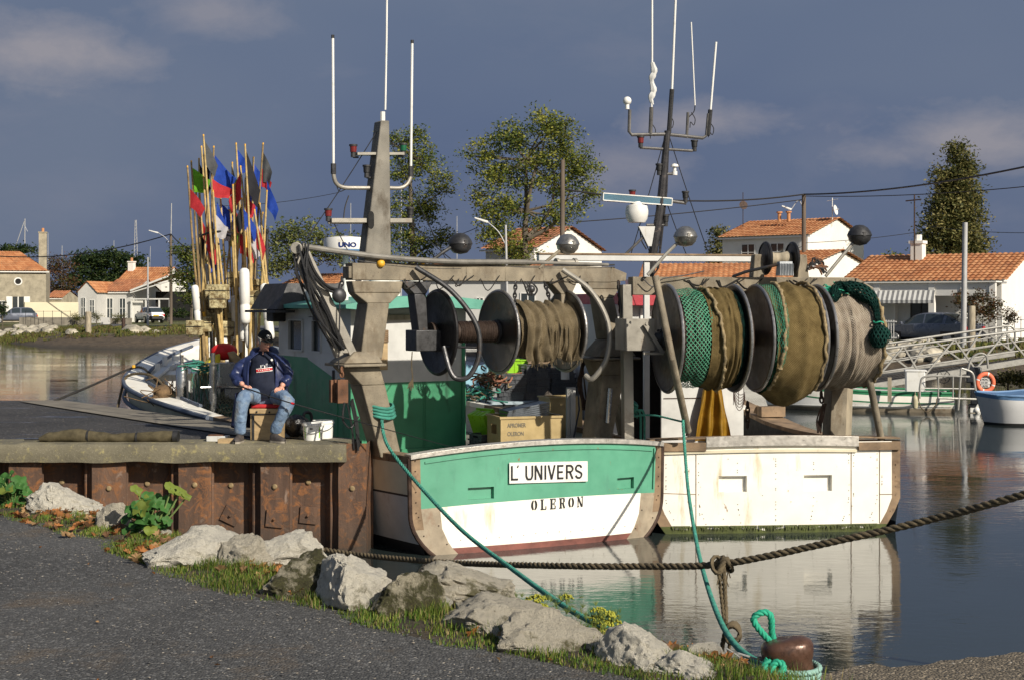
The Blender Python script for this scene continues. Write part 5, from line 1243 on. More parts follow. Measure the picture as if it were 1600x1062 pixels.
# wheelhouse
WY = 4.1
def wz(px, py, dy=0): return B2(px, py, WY+dy)
L0 = wz(958,560).x; L1 = wz(1033,560).x; L2 = wz(1162,560).x; zt_ = wz(1000,476).z
g = MB(); g.b2((L0,WY,.62), (wz(984,560).x,WY+.05,zt_), 0); g.b2((wz(984,560).x,WY,wz(1000,548).z), (L1,WY+.05,zt_), 0); g.b2((L1,WY,.62), (L2,WY+.05,zt_), 0); g.b2((L0,WY+.05,.62), (L0+.05,WY+2.6,zt_), 0); g.b2((L2-.05,WY+.05,.62), (L2,WY+2.6,zt_), 0); g.b2((L0,WY+2.6,.62), (L2,WY+2.65,zt_), 0); g.b2((L0+.05,WY+.9,.63), (L1+.3,WY+.94,zt_-.01), 1)
wh = g.build('wheelhouse', [m_greywhite, m_dark], r2, bev=.008)
g = MB(); a = wz(972,478,-.25); b = wz(1122,458,-.25); g.b2((a.x,a.y,a.z), (b.x,WY+2.8,b.z)); g.build('roof', m_redpanel, wh, bev=.012)
g = MB(); a = wz(1012,458,-.1); b = wz(1115,434,-.1); g.b2((a.x,a.y,a.z+.003), (b.x,WY+1.2,b.z)); g.build('roof_box', m_white, wh, bev=.02)
g = MB(); g.b2(tuple(wz(978,470,-.262)), tuple(wz(987,466,-.25))); g.b2((wz(1000,500).x,WY-.03,wz(0,512).z), (wz(1014,500).x,WY-.002,wz(0,482).z)); g.build('wheelhouse_lamp', m_pvc, wh)
g = MB(); xx = wz(1105,620).x; zz = wz(0,636).z
g.b2((L1+.04,WY-.012,zz), (wz(1095,620).x,WY-.002,zz+.012)); g.build('rust_line', m_rustdark, wh)
tag_o = MB()
def oil(u, v):
    c = wz(1108,600); x = c.x-.30+.55*u+.06*sin(v*5)*(u-.5); z = wz(0,596).z-v*(wz(0,596).z-.78); w_ = .25+.75*v**.7; x = c.x+.02+(u-.5)*.62*w_; return Vector((x, WY-.10-.07*sin(u*17+v*2)*(.3+v)-.05*noise.noise(Vector((u*5,v*3,0))), z))
tag_o.grid(oil, 44, 24); tag(tag_o.build('oilskin_coat', m_oilskin, None, FR2, smooth=60, recalc=False), 'ochre oilskin hanging on the white wheelhouse wall below the net drums', 'oilskin')
# gantry 2
G2 = .30
def g2(px, py, dy=0): return B2(px, py, G2+dy)
g = MB(); a = g2(985,440); b = g2(1330,444); zb = (ZC-(447-HY)/F*18.5); g.b2((a.x,G2-.11,zb-.12), (b.x,G2+.11,zb+.11)); g.bar((b.x,G2,zb), (b.x+.25,G2,zb-.08), .2, .22, 0, w2=.2, h2=.12)
for px in (1022, 1098, 1180, 1262): p = g2(px,440); g.b2((p.x-.006,G2-.114,zb-.123), (p.x+.006,G2+.114,zb+.113))
gan2 = g.build('gantry', m_alusandy, r2, bev=.012)
g = MB(); a = g2(978,445); g.bar(a, (a.x+.03, G2, .62), .12, .16); g.build('leg', m_alu, gan2)
g = MB(); a = g2(1312,450,.15); b_ = g2(1302,700,.15); g.bar(a, b_, .22, .26, 0); g.bar(a+Vector((.16,0,0)), b_+Vector((.17,0,0)), .12, .1, 1); g.build('leg', [m_alusandy, m_woodgrey], gan2, bev=.01)
for pts_ in ([(1024,432),(1050,560),(1075,673)], [(1350,560),(1360,600),(1377,686)]):
    g = MB(); q = [g2(*p, o_) for p, o_ in zip(pts_, (-.95,-1.15,-.42) if pts_[0][0] == 1024 else (-.75,-.7,-.42))]; g.tube(q, .045, 12, 0); g.tube([q[-1]+Vector((0,0,.08)), q[-1]-Vector((0,0,.06))], .03, 8, 1); g.build('strut', [m_alusandy, m_rustdark], gan2)
# drive box
g = MB(); a = g2(985,548,-.45); b = g2(1021,498,-.45); g.b2((a.x-.06,a.y,a.z), (b.x+.02,a.y+.06,b.z)); g.b2((a.x-.06,a.y+.06,a.z), (a.x-.02,a.y+.5,b.z)); db = g.build('drive_box', m_alu, r2, bev=.006)
g = MB(); g.bar(g2(1008,506,-.5), g2(1036,552,-.5), .05, .012, 0, up=(0,1,0)); g.bar(g2(1005,552,-.5), g2(1036,552,-.5), .05, .03); 
for px, py in ((985,504),(1010,506)): p = g2(px,py,-.5); g.cyl(p, p-Vector((0,.02,0)), .018, n=8)
g.build('bracket', m_alu, db)
# drums
D2Y = G2-.42; D2Z = ZC-(528-HY)/F*17.95
def d2(px, py=528): return B2(px, py, D2Y).x
for px, r_, mm in ((1042,.665,(m_flange,m_flangerim)),(1146,.66,(m_flange,m_flangerim)),(1180,.66,(M('brown_stained_flange',(.17,.125,.085),.5,.5,.3,3),m_flangerim)),(1262,.655,(m_flange,m_flangerim)),(1275,.66,(m_flange,m_flangerim)),(1350,.60,(m_flange,m_flangerim))):
    g = MB(); flange(g, d2(px), D2Y, D2Z, r_, hub=.12); g.build('drum_flange', list(mm), r2, smooth=30)
g = MB(); g.cyl((d2(1030),D2Y,D2Z), (d2(1362),D2Y,D2Z), .10, n=20); g.cyl((d2(1042),D2Y,D2Z), (d2(1146),D2Y,D2Z), .25, n=24); g.build('drum_shaft', m_core, r2)
g = MB(); g.lathe([(0,.16),(.06,.15),(.09,.08),(.13,.05),(.15,0)], (d2(1042)-.02,D2Y,D2Z), (-1,0,0), 20)
for k in range(6): a = k*pi/3; p = Vector((d2(1042)-.06, D2Y+cos(a)*.11, D2Z+sin(a)*.11)); g.cyl(p, p-Vector((.05,0,0)), .018, n=6)
g.build('hub', m_black, r2)
g = MB()
for k in range(10): g.tube([(d2(1050)+.06+k*.09, D2Y+cos(a)*(.50+.02*(k % 2)), D2Z-.0+sin(a)*(.50+.02*(k % 2))) for a in [2*pi*j/20 for j in range(20)]], .02, 6, closed=True)
tag(g.build('rope_coil', m_core, None, FR2), 'dark tarred rope wound under the nets on the leftmost drum of the white trawler', 'rope')
n1, f1 = netroll('fishing_net', FR2, d2(1050), d2(1096), D2Y, D2Z, .585, m_netgreen, 'bright green wide meshed net on the leftmost drum of the white trawler', ribs=4, amp=.012, seed=3, crease=.015)
netroll('fishing_net', FR2, d2(1050), d2(1140), D2Y, D2Z, .50, m_core, 'dark old net layer under the green mesh on the leftmost drum', ribs=4, amp=.012, seed=4, group='nets wound on the drums')
n2_, f2 = netroll('fishing_net', FR2, d2(1088), d2(1136), D2Y, D2Z, .60, m_netbrown, 'brown fine net gathered to a knot at the bottom, beside the bright green mesh', ribs=16, amp=.018, seed=5, bulge=.03, crease=.03)
netroll('fishing_net', FR2, d2(1128), d2(1144), D2Y, D2Z, .575, m_netdark, 'strip of dark green mesh at the right edge of the leftmost drum', ribs=3, amp=.02, seed=15)
# knotted selvedges: lumpy ropes that follow the drum
def selv(x, R, a0, a1, r, mat, label, seed, dxx=.0, fr=FR2, y=D2Y, z=D2Z):
    g = MB(); hr = random.Random(seed); N = 70; pts = []
    for k in range(N+1):
        a = a0+(a1-a0)*k/N; rr = R+noise.noise(Vector((a*4, seed, 0)))*.02; pts.append(Vector((x+dxx*k/N+noise.noise(Vector((a*5, seed, 3)))*.03, y+cos(a)*rr, z+sin(a)*rr)))
    g.tube(pts, [r*(.75+.6*abs(noise.noise(Vector((k*.7, seed, 1))))+.5*(k % 5 == 0)) for k in range(N+1)], 7)
    for k in range(26): p = pts[hr.randrange(N)]; g.tube([p, p+Vector((hr.uniform(-.03,.03), -.015, -hr.uniform(.02,.07)))], .003, 4)
    return tag(g.build('net_edge_rope', mat, None, fr, smooth=60), label, 'rope', 'knotted edges of the nets')
m_selv = M('knotted_hemp', (.27,.205,.11), .95, 0, .3, 20, .8, 60, .015)
selv(d2(1090)+.02, .64, pi*.55, pi*1.55, .022, m_selv, 'knotted tan edge rope between the green mesh and the brown gathered net', 3, .22)
n3, f3 = netroll('fishing_net', FR2, d2(1186), d2(1262)-.02, D2Y, D2Z-.03, .66, m_netbrown, 'large smooth brown net bulging low on the middle drum of the white trawler', ribs=5, amp=.016, seed=6, bulge=.055, sagz=.10, crease=.03)
netroll('fishing_net', FR2, d2(1184), d2(1206), D2Y, D2Z, .655, m_netgreen, 'narrow band of teal green mesh at the left edge of the middle drum', ribs=3, amp=.02, seed=7)
selv(d2(1206), .69, pi*.5, pi*1.35, .024, m_selv, 'knotted tan edge rope on the left side of the large brown net', 4, -.16)
selv(d2(1254), .70, pi*.35, pi*1.5, .022, m_selv, 'knotted tan edge rope on the right side of the large brown net', 5, .03)
n4, f4 = netroll('fishing_net', FR2, d2(1280), d2(1352), D2Y, D2Z, .60, m_netpink, 'pale pinkish beige net in lengthwise folds on the rightmost drum of the white trawler', ribs=8, amp=.030, seed=8, bulge=.03, crease=.025)
selv(d2(1350), .61, pi*.4, pi*1.5, .026, m_selv, 'frayed tan edge rope at the right end of the pinkish net', 6)
# dark green bundle on top of the pinkish net
g = MB(); hr = random.Random(31)
path = [f4(.36, .02), f4(.33, .25)+Vector((0,0,.08)), f4(.34, .55)+Vector((0,-.03,.08)), f4(.385, .78)+Vector((0,-.04,.06)), f4(.44, .80)+Vector((0,-.06,.02)), f4(.475, .80)+Vector((0,-.07,0)), f4(.53, .80)+Vector((0,-.09,0))]
sp_ = smooth_path(path, 8); rad_ = []
for i in range(len(sp_)):
    t = i/(len(sp_)-1); rad_.append(.04+.085*sin(pi*min(1, t*1.7))+(-.05 if .66 < t < .74 else 0)+(.09 if t > .76 else 0)*sin(pi*min(1, (t-.76)/.24*.9+.1)))
rad_ = [max(.03, r_) for r_ in rad_]
def bf(layer, u, v):
    k = v*(len(sp_)-1); i = min(len(sp_)-2, int(k)); p = sp_[i].lerp(sp_[i+1], k-i); t = (sp_[i+1]-sp_[i]).normalized(); a = 2*pi*u; n1_ = t.orthogonal().normalized(); 
    n1_ = (Vector((1,.2,0))-t*Vector((1,.2,0)).dot(t)).normalized(); n2q = t.cross(n1_); r_ = rad_[i]*(1+.35*noise.noise(Vector((u*5, v*6, layer*4.1)))-.1*layer)
    return p+(n1_*cos(a)+n2q*sin(a)*.8)*r_
for ly in range(4): g.grid(lambda u, v, ly=ly: bf(ly, u, v), 28, 44, 0, uv=True)
for k in range(260):
    v = hr.random(); u = hr.random(); p = bf(0, u, v); q = p+Vector((hr.gauss(0,.02), hr.gauss(0,.02), hr.gauss(-.02,.025))); g.tube([p, (p+q)/2+Vector((hr.gauss(0,.01),0,.01)), q], .003, 3)
tag(g.build('fishing_net', m_netdark, None, FR2, smooth=60, recalc=False), 'dark green net bundle tied in a hank on top of the pinkish beige net', 'net', 'nets wound on the drums')
g = MB(); g.tube([sp_[int(.70*len(sp_))]+Vector((cos(a)*.06, sin(a)*.05, .01*sin(3*a))) for a in [2*pi*k/12 for k in range(12)]], .009, 6, closed=True); tag(g.build('twine', m_ropebright, None, FR2), 'bright green twine tied round the dark green net hank', 'twine')
g = MB()
for k in range(60):
    u = hr.uniform(.24,.36); p = f4(u, hr.uniform(.05,.35))+Vector((0,0,.04)); g.tube(smooth_path([p, p+Vector((hr.gauss(0,.05), hr.gauss(0,.03), hr.uniform(0,.04))), p+Vector((hr.gauss(.02,.08), hr.gauss(0,.05), -.02))], 4), .007, 5, 0 if hr.random() < .55 else 1)
tag(g.build('loose_rope', [m_ropebright, m_selv], None, FR2), 'tangle of teal and tan cord at the top left of the pinkish net', 'rope')
# pinkish loops below the middle drum
g = MB()
for k in range(6): a = g2(1146,605+k*3,-.3); b = g2(1164,612+k*2,-.3); g.tube(sag(a, b, .06+.02*k, 8), .005, 5)
for k in range(3): g.tube([g2(1146+k*8,605,-.3), g2(1146+k*8,632,-.3)], .004, 4)
tag(g.build('twine', m_pink, None, FR2), 'loops of pinkish twine hanging below the net drums', 'twine')
# chains
g = MB(); chain(g, [g2(1168,628,0), g2(1168,672,0)], .013, L=.09); chain(g, [g2(1283,612,0), g2(1284,632,0)], .014, L=.09)
for k in range(8): g.tube(smooth_path([g2(1286+hr.uniform(-3,5),630,.0), g2(1280+hr.uniform(-4,6),655,.0), g2(1278+hr.uniform(-3,5),676,.0)], 5), .010, 5)
g.build('chain', m_rustdark, r2)
# spool winch on the gantry
g = MB(); c0 = g2(1196,404,.0); c1_ = g2(1238,404,.0); zc2 = c0.z
for c in (c0.x, c1_.x): flange(g, c, G2, zc2, .20, .03, .07, 0, 0)
g.lathe([(.06,0),(.10,.05),(.075,.12),(.075,.22),(.10,.3),(.06,.36)], (c0.x, G2, zc2), (1,0,0), 18, 1)
sw = g.build('winch_spool', [m_flangeblack, m_woodgrey], r2, smooth=30)
g = MB()
for c in (c0.x-.12, c1_.x+.12): g.bar((c, G2, zb+.1), (c, G2, zc2+.05), .16, .16, 0, w2=.1, h2=.14)
g.each('bracket', m_alusandy, sw, bev=.01)
g = MB(); c = g2(1226,420,-.35); g.box(c, (.2,.12,.18), taper=.85)
for k in range(9): g.box(c+Vector((-.085+.021*k, -.063, -.01)), (.008,.02,.15))
fg = g.build('floodlight', M('grey_lamp_casting', (.36,.38,.40), .5, .3, .1, 5), r2, bev=.006)
g = MB(); g.tube([c+Vector((-.1,0,.05)), g2(1165,425,-.2), g2(1146,432,-.1), g2(1142,440,-.05)], .02); g.build('arm', m_steeldark, fg)
flood(r2, B2, 1071, 369, .145, [(-.8,.7),(1040,398),(1012,430)], G2-.2, M('brushed_lamp_steel', (.3,.29,.27)), m_alu)
flood(r2, B2, 1343, 367, .15, [(-.6,.8),(1318,398),(1290,432)], G2-.1, m_steeldark, m_alu)
g = MB(); hr = random.Random(77)
for k in range(14): g.tube(smooth_path([g2(1262+hr.uniform(0,12),416+hr.uniform(-6,6),-.1), g2(1275+hr.uniform(-6,10),410+hr.uniform(-8,10),-.12), g2(1288+hr.uniform(-4,6),422+hr.uniform(-6,8),-.1)], 4), .012, 5, hr.choice([0,1]))
g.build('shackle', [m_rust, m_steeldark], gan2)
g = MB(); g.tube(smooth_path([g2(1005,436,-.2), g2(1020,448,-.2), g2(1036,436,-.2), g2(1072,430,-.2), g2(1100,424,-.2)], 8), .007); g.tube(smooth_path([g2(965,440,0), g2(969,470,0), g2(972,500,0)], 4), .012); g.build('cable', m_steeldark, gan2)
g = MB(); chain(g, [g2(966,440,.1), g2(970,490,.1), g2(974,550,.1)], .012); g.build('chain', m_rustdark, gan2)
# white canopy beam over the working deck
g = MB(); a = B2(842,402,2.0); b = B2(1246,407,2.0); g.b2((a.x,2.0,a.z-.045), (b.x,2.16,a.z+.03), 0); g.b2((a.x,1.99,a.z+.033), (b.x,2.18,a.z+.06), 1)
for px in (1012,): p = B2(px,405,2.0); g.b2((p.x-.04,2.03,.62), (p.x+.04,2.1,a.z-.05), 0)
g.build('canopy_beam', [m_greywhite, m_wood], r2, bev=.005)
m_yard = M('dark_grey_yard_paint', (.11,.105,.10), .5, .3, .3, 5)
# mast 2
MY = 2.6
def m2(px, py, dy=0): return B2(px, py, MY+dy)
g = MB(); g.tube([m2(1013,440), m2(1031,330), m2(1043,205)], [.07,.06,.045], 10); g.tube([m2(1028,420), m2(1041,300), m2(1044,215)], .02, 6)
for k in range(7): t = k/6; g.tube([m2(1013,440).lerp(m2(1031,330), t), m2(1028,420).lerp(m2(1035,345), t)], .012, 5)
g.prism([m2(998,354,-.04), m2(1030,354,-.04), m2(1028,385,-.04), m2(1013,385,-.04)], (0,.08,0), 1)
mast2 = g.build('mast', [M('black_mast_paint', (.035,.033,.035), .5, .3, .3, 6, .2, 30, .005, ((.16,.13,.11), .58, .15, 9)), m_greywhite], r2)
g = MB(); g.tube([m2(984,172), m2(983,206), m2(987,211), m2(1040,210), m2(1098,216), m2(1104,212), m2(1107,178)], .025, 8); g.tube([m2(1000,231), m2(1082,236)], .02, 8); g.tube([m2(985,316), m2(1050,315), m2(1072,318)], .022, 8); g.tube([m2(1010,352), m2(1040,352)], .02); g.tube([m2(1034,272), m2(1056,272)], .02); g.tube([m2(1016,212), m2(1018,168)], .03); g.tube([m2(1073,216), m2(1075,176)], .022, 8); g.tube([m2(975,400), m2(1008,368)], .02)
g.each('crosstree', m_yard, mast2)
for px, py, ml in ((1001,227,m_ruby),(1085,233,m_black),(988,311,m_ruby),(1071,313,m_black),(1030,270,m_black),(1040,350,m_black)):
    g = MB(); lampu(g, m2(px, py)+Vector((0,0,.03)), s=1.1); g.build('navigation_lamp', [m_blackmatte, ml], mast2)
for pts_, r_, b0 in (([(1019,-60),(1019,90),(1018,180)],.014,None),([(1058,-60),(1050,140)],.017,[(1050,140),(1045,210)]),([(1080,35),(1086,165)],.010,None),([(1119,66),(1110,175)],.016,[(1110,172),(1106,212)])):
    g = MB(); g.tube([m2(*p) for p in pts_], r_, 8)
    if b0: g.tube([m2(*p) for p in b0], .035, 8, 1)
    g.build('whip_antenna', [m_pvc, m_black], mast2)
g = MB()
for px, py in ((1019,120),(1018,150)): g.tube(smooth_path([m2(px,py-22), m2(px+3,py-8), m2(px-1,py+4), m2(px+2,py+14)], 4), [.03,.035,.04,.05,.05,.04,.05,.05,.04,.03,.03,.02,.02], 6)
g.build('tattered_wrapping', m_greywhite, mast2)
g = MB()
for px, py in ((1046,192),(1080,188),(1109,203),(1018,205)): g.tube(smooth_path([m2(px,py-12), m2(px+6,py-2), m2(px+4,py+8), m2(px-1,py+3), m2(px-2,py+12)], 4), .007, 5)
g.tube(smooth_path([m2(1086,165), m2(1084,175), m2(1076,184), m2(1073,195)], 4), .008, 5); g.tube(smooth_path([m2(1000,354), m2(1002,375), m2(1010,390)], 4), .01, 5); g.build('cable', m_black, mast2)
g = MB(); c = m2(980,158); g.sphere(c, .062); g.cyl(c-Vector((0,0,.05)), c-Vector((0,0,.12)), .03); c = m2(1054,263); g.cyl(c-Vector((0,0,.04)), c+Vector((0,0,.02)), .025); g.lathe([(0,0),(.06,0),(.05,.03),(0,.05)], c+Vector((0,0,.02)), n=14); g.cyl(m2(1054,274), m2(1054,268), .04); g.each('satellite_dome', m_pvc, mast2)
g = MB(); c = m2(995,348); k_ = 1.0; g.lathe([(0,0),(.12,0),(.15,.05),(.165,.12),(.165,.17),(.15,.24),(.08,.26),(.06,.30)], c, n=22); rd = g.build('radar_housing', m_pvc, mast2)
g = MB(); a = m2(942,308); b = m2(1048,316); c = (a+b)/2; g.bar(a, b, .1, .085, 0); g.bar(a+Vector((0,0,.05)), b+Vector((0,0,.05)), .11, .014, 1); g.bar(a-Vector((0,0,.05)), b-Vector((0,0,.05)), .11, .014, 1); g.bar(a-(b-a).normalized()*.01, a, .11, .11, 1); g.bar(b, b+(b-a).normalized()*.01, .11, .11, 1); g.build('radar_scanner', [m_radarblue, m_pvc], rd)

g = MB()
for a, b in (((597,192),(700,412)),((597,192),(470,386)),((640,345),(722,418)),((520,345),(560,418))): g.tube(sag(B1(*a, GY), B1(*b, GY), .03, 8), .006, 4)
g.build('rigging', m_steeldark, r1)
g = MB()
for a, b in (((1040,210),(985,400)),((1043,205),(1110,405)),((1036,300),(1075,404)),((1000,354),(1020,404))): g.tube(sag(m2(*a), m2(*b), .03, 8), .007, 4)
g.build('rigging', m_steeldark, r2)
g = MB(); hr = random.Random(88)
for k in range(10): a = g2(hr.uniform(1040,1250),438,-.12); g.tube(smooth_path([a, a+Vector((hr.uniform(.05,.2),0,-.06-hr.random()*.06)), a+Vector((hr.uniform(.25,.4),0,.02))], 4), .007, 4)
g.build('lashing_cord', m_ropedark, r2); g = MB()
for k in range(8): a = bz(hr.uniform(600,900),436)-Vector((0,.13,0)); g.tube(smooth_path([a, a+Vector((hr.uniform(-.05,.2),0,-.05-hr.random()*.1)), a+Vector((hr.uniform(.15,.3),0,.04))], 4), .007, 4)
g.build('lashing_cord', m_ropedark, r1)
# ================================================================ loose things: dan buoys
bo = random.Random(21)
def flag(g, a, h, w, mi, seed, ang=.0, side=1, droop=.45):
    """cloth hanging from a pole at a (top), h tall, w wide"""
    rs_ = random.Random(seed); ph = rs_.uniform(0, 6)
    def f(u, v):
        x = side*w*u*(1-.25*v)*cos(ang); y = w*u*sin(ang)+.035*sin(u*7+ph+v*2)*u; z = -v*h*(1-.55*u*(1-droop*0))-droop*h*u-.03*sin(u*5+ph)*u
        return Vector((a.x+x, a.y+y+.01, a.z+z))
    g.grid(f, 8, 8, mi)
def dan(tip, foot, flags, flt, label, d, tape=None, bend=0):
    """tip/foot photo positions; flags [(colour, tx, ty, w, h, side)]; flt (kind, py, w_px, h_px, dx)"""
    A = P(*tip, d); Bq = P(*foot, d+bo.uniform(-.25,.25)); Bq.z = max(Bq.z, 1.0)
    root = empty('dan_buoy', WORLD, Bq, label, 'marker buoy', 'flagged dan buoys on the bow'); axis = A-Bq
    mid = Bq+axis*.5+Vector((bend+bo.uniform(-.03,.03), bo.uniform(-.04,.04), 0)); pts = smooth_path([Bq, mid, A], 8)
    g = MB(); g.tube(pts, [.025-.010*i/16 for i in range(17)], 7)
    for i in range(2, 16, 2): g.tube([pts[i]-axis.normalized()*.012, pts[i]+axis.normalized()*.012], .0275-.010*i/16, 7, 0)
    g.cyl(pts[-1], pts[-1]+axis.normalized()*.03, .014, n=6, mi=1)
    g.build('pole', [m_bamboo if bo.random() < .75 else m_bamboodark, m_yellowtape], root)
    for k, (c, tx, ty, w, h, side) in enumerate(flags):
        t = min(1, max(0, (P(tx, ty, d).z-Bq.z)/axis.z)); i = min(15, int(t*16)); p = pts[i].lerp(pts[i+1], t*16-i); g = MB(); q = Vector((p.x, p.y, P(0, ty, d).z)); flag(g, q, h*1.15/F*d, w*1.4/F*d, 0, hash((tx, ty)) % 999, bo.uniform(-.5,.3), side, bo.uniform(.5,1.1)); g.build('flag', fl[c], root, smooth=60, recalc=False)
    if flt:
        kind, py, w, h, dx = flt; t = (P(0, py, d).z-Bq.z)/axis.z; c = Bq+axis*t+Vector((dx/F*d, -.05, 0)); w = w/F*d*(.74 if kind == 'c' else .86); h = h/F*d*.88
        g = MB()
        if kind == 'c':
            R = axis.normalized(); g.lathe([(0,-h/2),(w*.3,-h*.49),(w*.46,-h*.46),(w*.5,-h*.40),(w*.5,-h*.17),(w*.44,-h*.15),(w*.44,-h*.13),(w*.5,-h*.11),(w*.5,h*.42),(w*.42,h*.47),(w*.2,h*.5),(0,h*.5)], c, R, 16); g.build('float', m_pvc, root, smooth=40)
        else:
            rot = Matrix.Rotation(bo.uniform(-.5,.5), 3, 'Z') @ Matrix.Rotation(bo.uniform(-.08,.08), 3, 'Y')
            g.box(c, (w*.95, w*.7, h), 0, R=rot); bm_o = g.build('float', m_foam, root, bev=.018)
            g = MB(); 
            for zz in (.1,): g.tube([c+rot @ Vector((sx*w*.49, sy*w*.37, h*zz)) for sx, sy in ((-1,-1),(1,-1),(1,1),(-1,1))], .006, 5, closed=True)
            g.build('lashing', m_black, root)
    if tape:
        t = (P(0, tape, d).z-Bq.z)/axis.z; p = Bq+axis*t; u = axis.normalized(); g = MB(); g.cyl(p-u*.1, p+u*.1, .03, n=8); g.build('tape', m_yellowtape, root)
DD = [
 ((318,213),(352,590),[('grey',320,218,16,34,1)],('b',470,30,28,0),'tallest bamboo dan buoy, a drab grey flag at its tip'),
 ((315,231),(348,600),[('black',317,234,9,50,1)],None,'dan buoy with a narrow black flag just under the drab grey flag'),
 ((299,254),(322,605),[('green',300,262,22,34,1)],('b',512,30,26,-10),'dan buoy at the left edge of the bunch with a lime green flag'),
 ((293,262),(330,600),[('red',302,293,22,26,1)],('c',476,16,70,-8),'leftmost leaning dan buoy with a dark red flag below the lime one'),
 ((311,250),(318,610),[('black',312,254,16,34,1)],('c',455,21,96,8),'dan buoy with a black flag between the lime flag and the large blue flag'),
 ((334,231),(336,605),[('blue',335,241,25,36,1)],('b',488,34,46,2),'dan buoy with the largest bright blue flag, near the top left of the bunch'),
 ((330,262),(345,600),[('red',331,279,24,24,1)],('b',457,40,28,2),'dan buoy with a rose red flag right below the largest blue flag'),
 ((363,256),(372,600),[('black',364,260,8,40,1),('green',356,272,11,22,1)],None,'dan buoy with a slim black flag over a small lime flag, mid bunch'),
 ((369,226),(393,605),[('blue',371,232,14,32,1)],('b',437,33,28,-10),'dan buoy with a pale blue flag at the top centre of the bunch'),
 ((376,262),(398,600),[('red',377,268,-17,38,1)],('b',466,36,26,2),'dan buoy with a bright red flag below the pale blue one'),
 ((383,228),(390,602),[('black',384,232,17,52,1)],('c',463,22,100,-4),'dan buoy with a long black flag right of the pale blue flag'),
 ((396,248),(388,600),[('blue',397,254,12,36,1)],None,'dan buoy with a mid blue flag right of the long black flag'),
 ((411,226),(392,604),[('grey',412,236,13,42,1),('red',410,262,13,26,1)],('b',450,40,30,2),'dan buoy with a grey and red flag, tallest on the right'),
 ((417,300),(398,600),[('blue',418,282,14,36,1)],None,'rightmost dan buoy with a deep blue drooping flag'),
 ((390,268),(392,598),[('blue',389,282,12,38,1)],('b',498,30,28,-14),'dan buoy with a crumpled blue flag just right of centre'),
 ((344,300),(363,598),[('blue',342,318,15,34,1)],('b',500,26,26,0),'dan buoy with a small blue flag at the left middle of the bunch'),
 ((378,312),(404,600),[('black',378,314,-8,38,1),('blue',380,324,18,30,1)],('c',505,15,90,-8),'dan buoy with a half black, half blue flag in the middle'),
 ((369,322),(345,598),[('red',366,330,24,42,1)],None,'dan buoy with a wide scarlet flag at the centre of the bunch'),
 ((312,300),(326,596),[('red',309,344,10,34,1)],('c',500,13,60,-6),'dan buoy with a dull red flag low on the left of the bunch'),
 ((325,320),(312,606),[('red',322,344,12,42,1)],None,'dan buoy with a pale rose flag low on the left, beside the dull red one'),
 ((333,300),(352,596),[('white',335,334,15,32,1)],None,'dan buoy with a white flag left of the scarlet flag'),
 ((358,330),(380,590),[('white',359,348,-9,24,1),('green',357,356,16,26,1)],('b',520,24,26,4),'dan buoy with a white and lime flag below the scarlet one'),
 ((406,320),(418,598),[('white',406,346,-12,46,1)],('b',474,30,30,-10),'dan buoy with a long white flag at the right of the bunch'),
 ((398,330),(430,600),[('red',410,346,11,34,1)],('c',487,19,100,2),'dan buoy with a red flag beside the long white one, at the lower right'),
 ((386,330),(380,596),[('red',385,352,14,42,1)],None,'dan buoy with a bright red flag under the half black, half blue one'),
 ((376,344),(368,600),[('red',375,362,9,30,1)],('c',520,12,70,6),'shortest dan buoy with a red flag, at the centre under the scarlet one'),
]
for i, (tip, foot, fg_, ft, lb) in enumerate(DD): dan(tip, foot, fg_, ft, lb, 23.2+.9*((i*7) % 10)/10, tape=(497 if i == 3 else 378 if i in (9, 12) else None), bend=bo.uniform(-.06,.06))
for k in range(12):
    x = bo.uniform(300,425); xb = 362+(x-362)*.6+bo.uniform(-22,22); dan((x, bo.uniform(270,380)), (xb, 600), [(bo.choice(['black','red','blue','black']), x+1, bo.uniform(300,385), 11, 34, bo.choice([-1,1]))] if k < 6 else [], [('b', bo.uniform(455,520), 30, 27, 0), ('c', bo.uniform(480,520), 15, 74, 0), None][k % 3], 'bamboo dan buoy lost among the others inside the bunch', 23.2+bo.uniform(.2,.9))
# red buoy, yellow jug, tan float on the bow gear
g = MB(); g.sphere(B1(350,549,7.2), .22, sc=(1,.8,.62)); tag(g.build('round_buoy', cloth('red_buoy_skin', (.55,.02,.02), .45), None, FR1, smooth=60), 'red round float lying behind the steel box, left of the seated man', 'buoy')
g = MB(); a = B1(335,562,7.0); g.prism([a+Vector(v) for v in ((-.12,0,-.06),(.1,0,-.06),(.1,0,.1),(-.0,0,.06))], (0,.2,0)); tag(g.build('jerrycan', M('yellow_plastic', (.62,.50,.03), .4), None, FR1, bev=.02), 'yellow plastic can beside the red float', 'can')
g = MB(); a = B1(365,560,7.0); g.prism([a+Vector(v) for v in ((-.1,0,.1),(.02,0,.12),(.2,0,-.08),(.02,0,-.1))], (0,.2,0)); tag(g.build('tan_board', m_plywood, None, FR1, bev=.02), 'tan wedge shaped board leaning beside the red float', 'board')
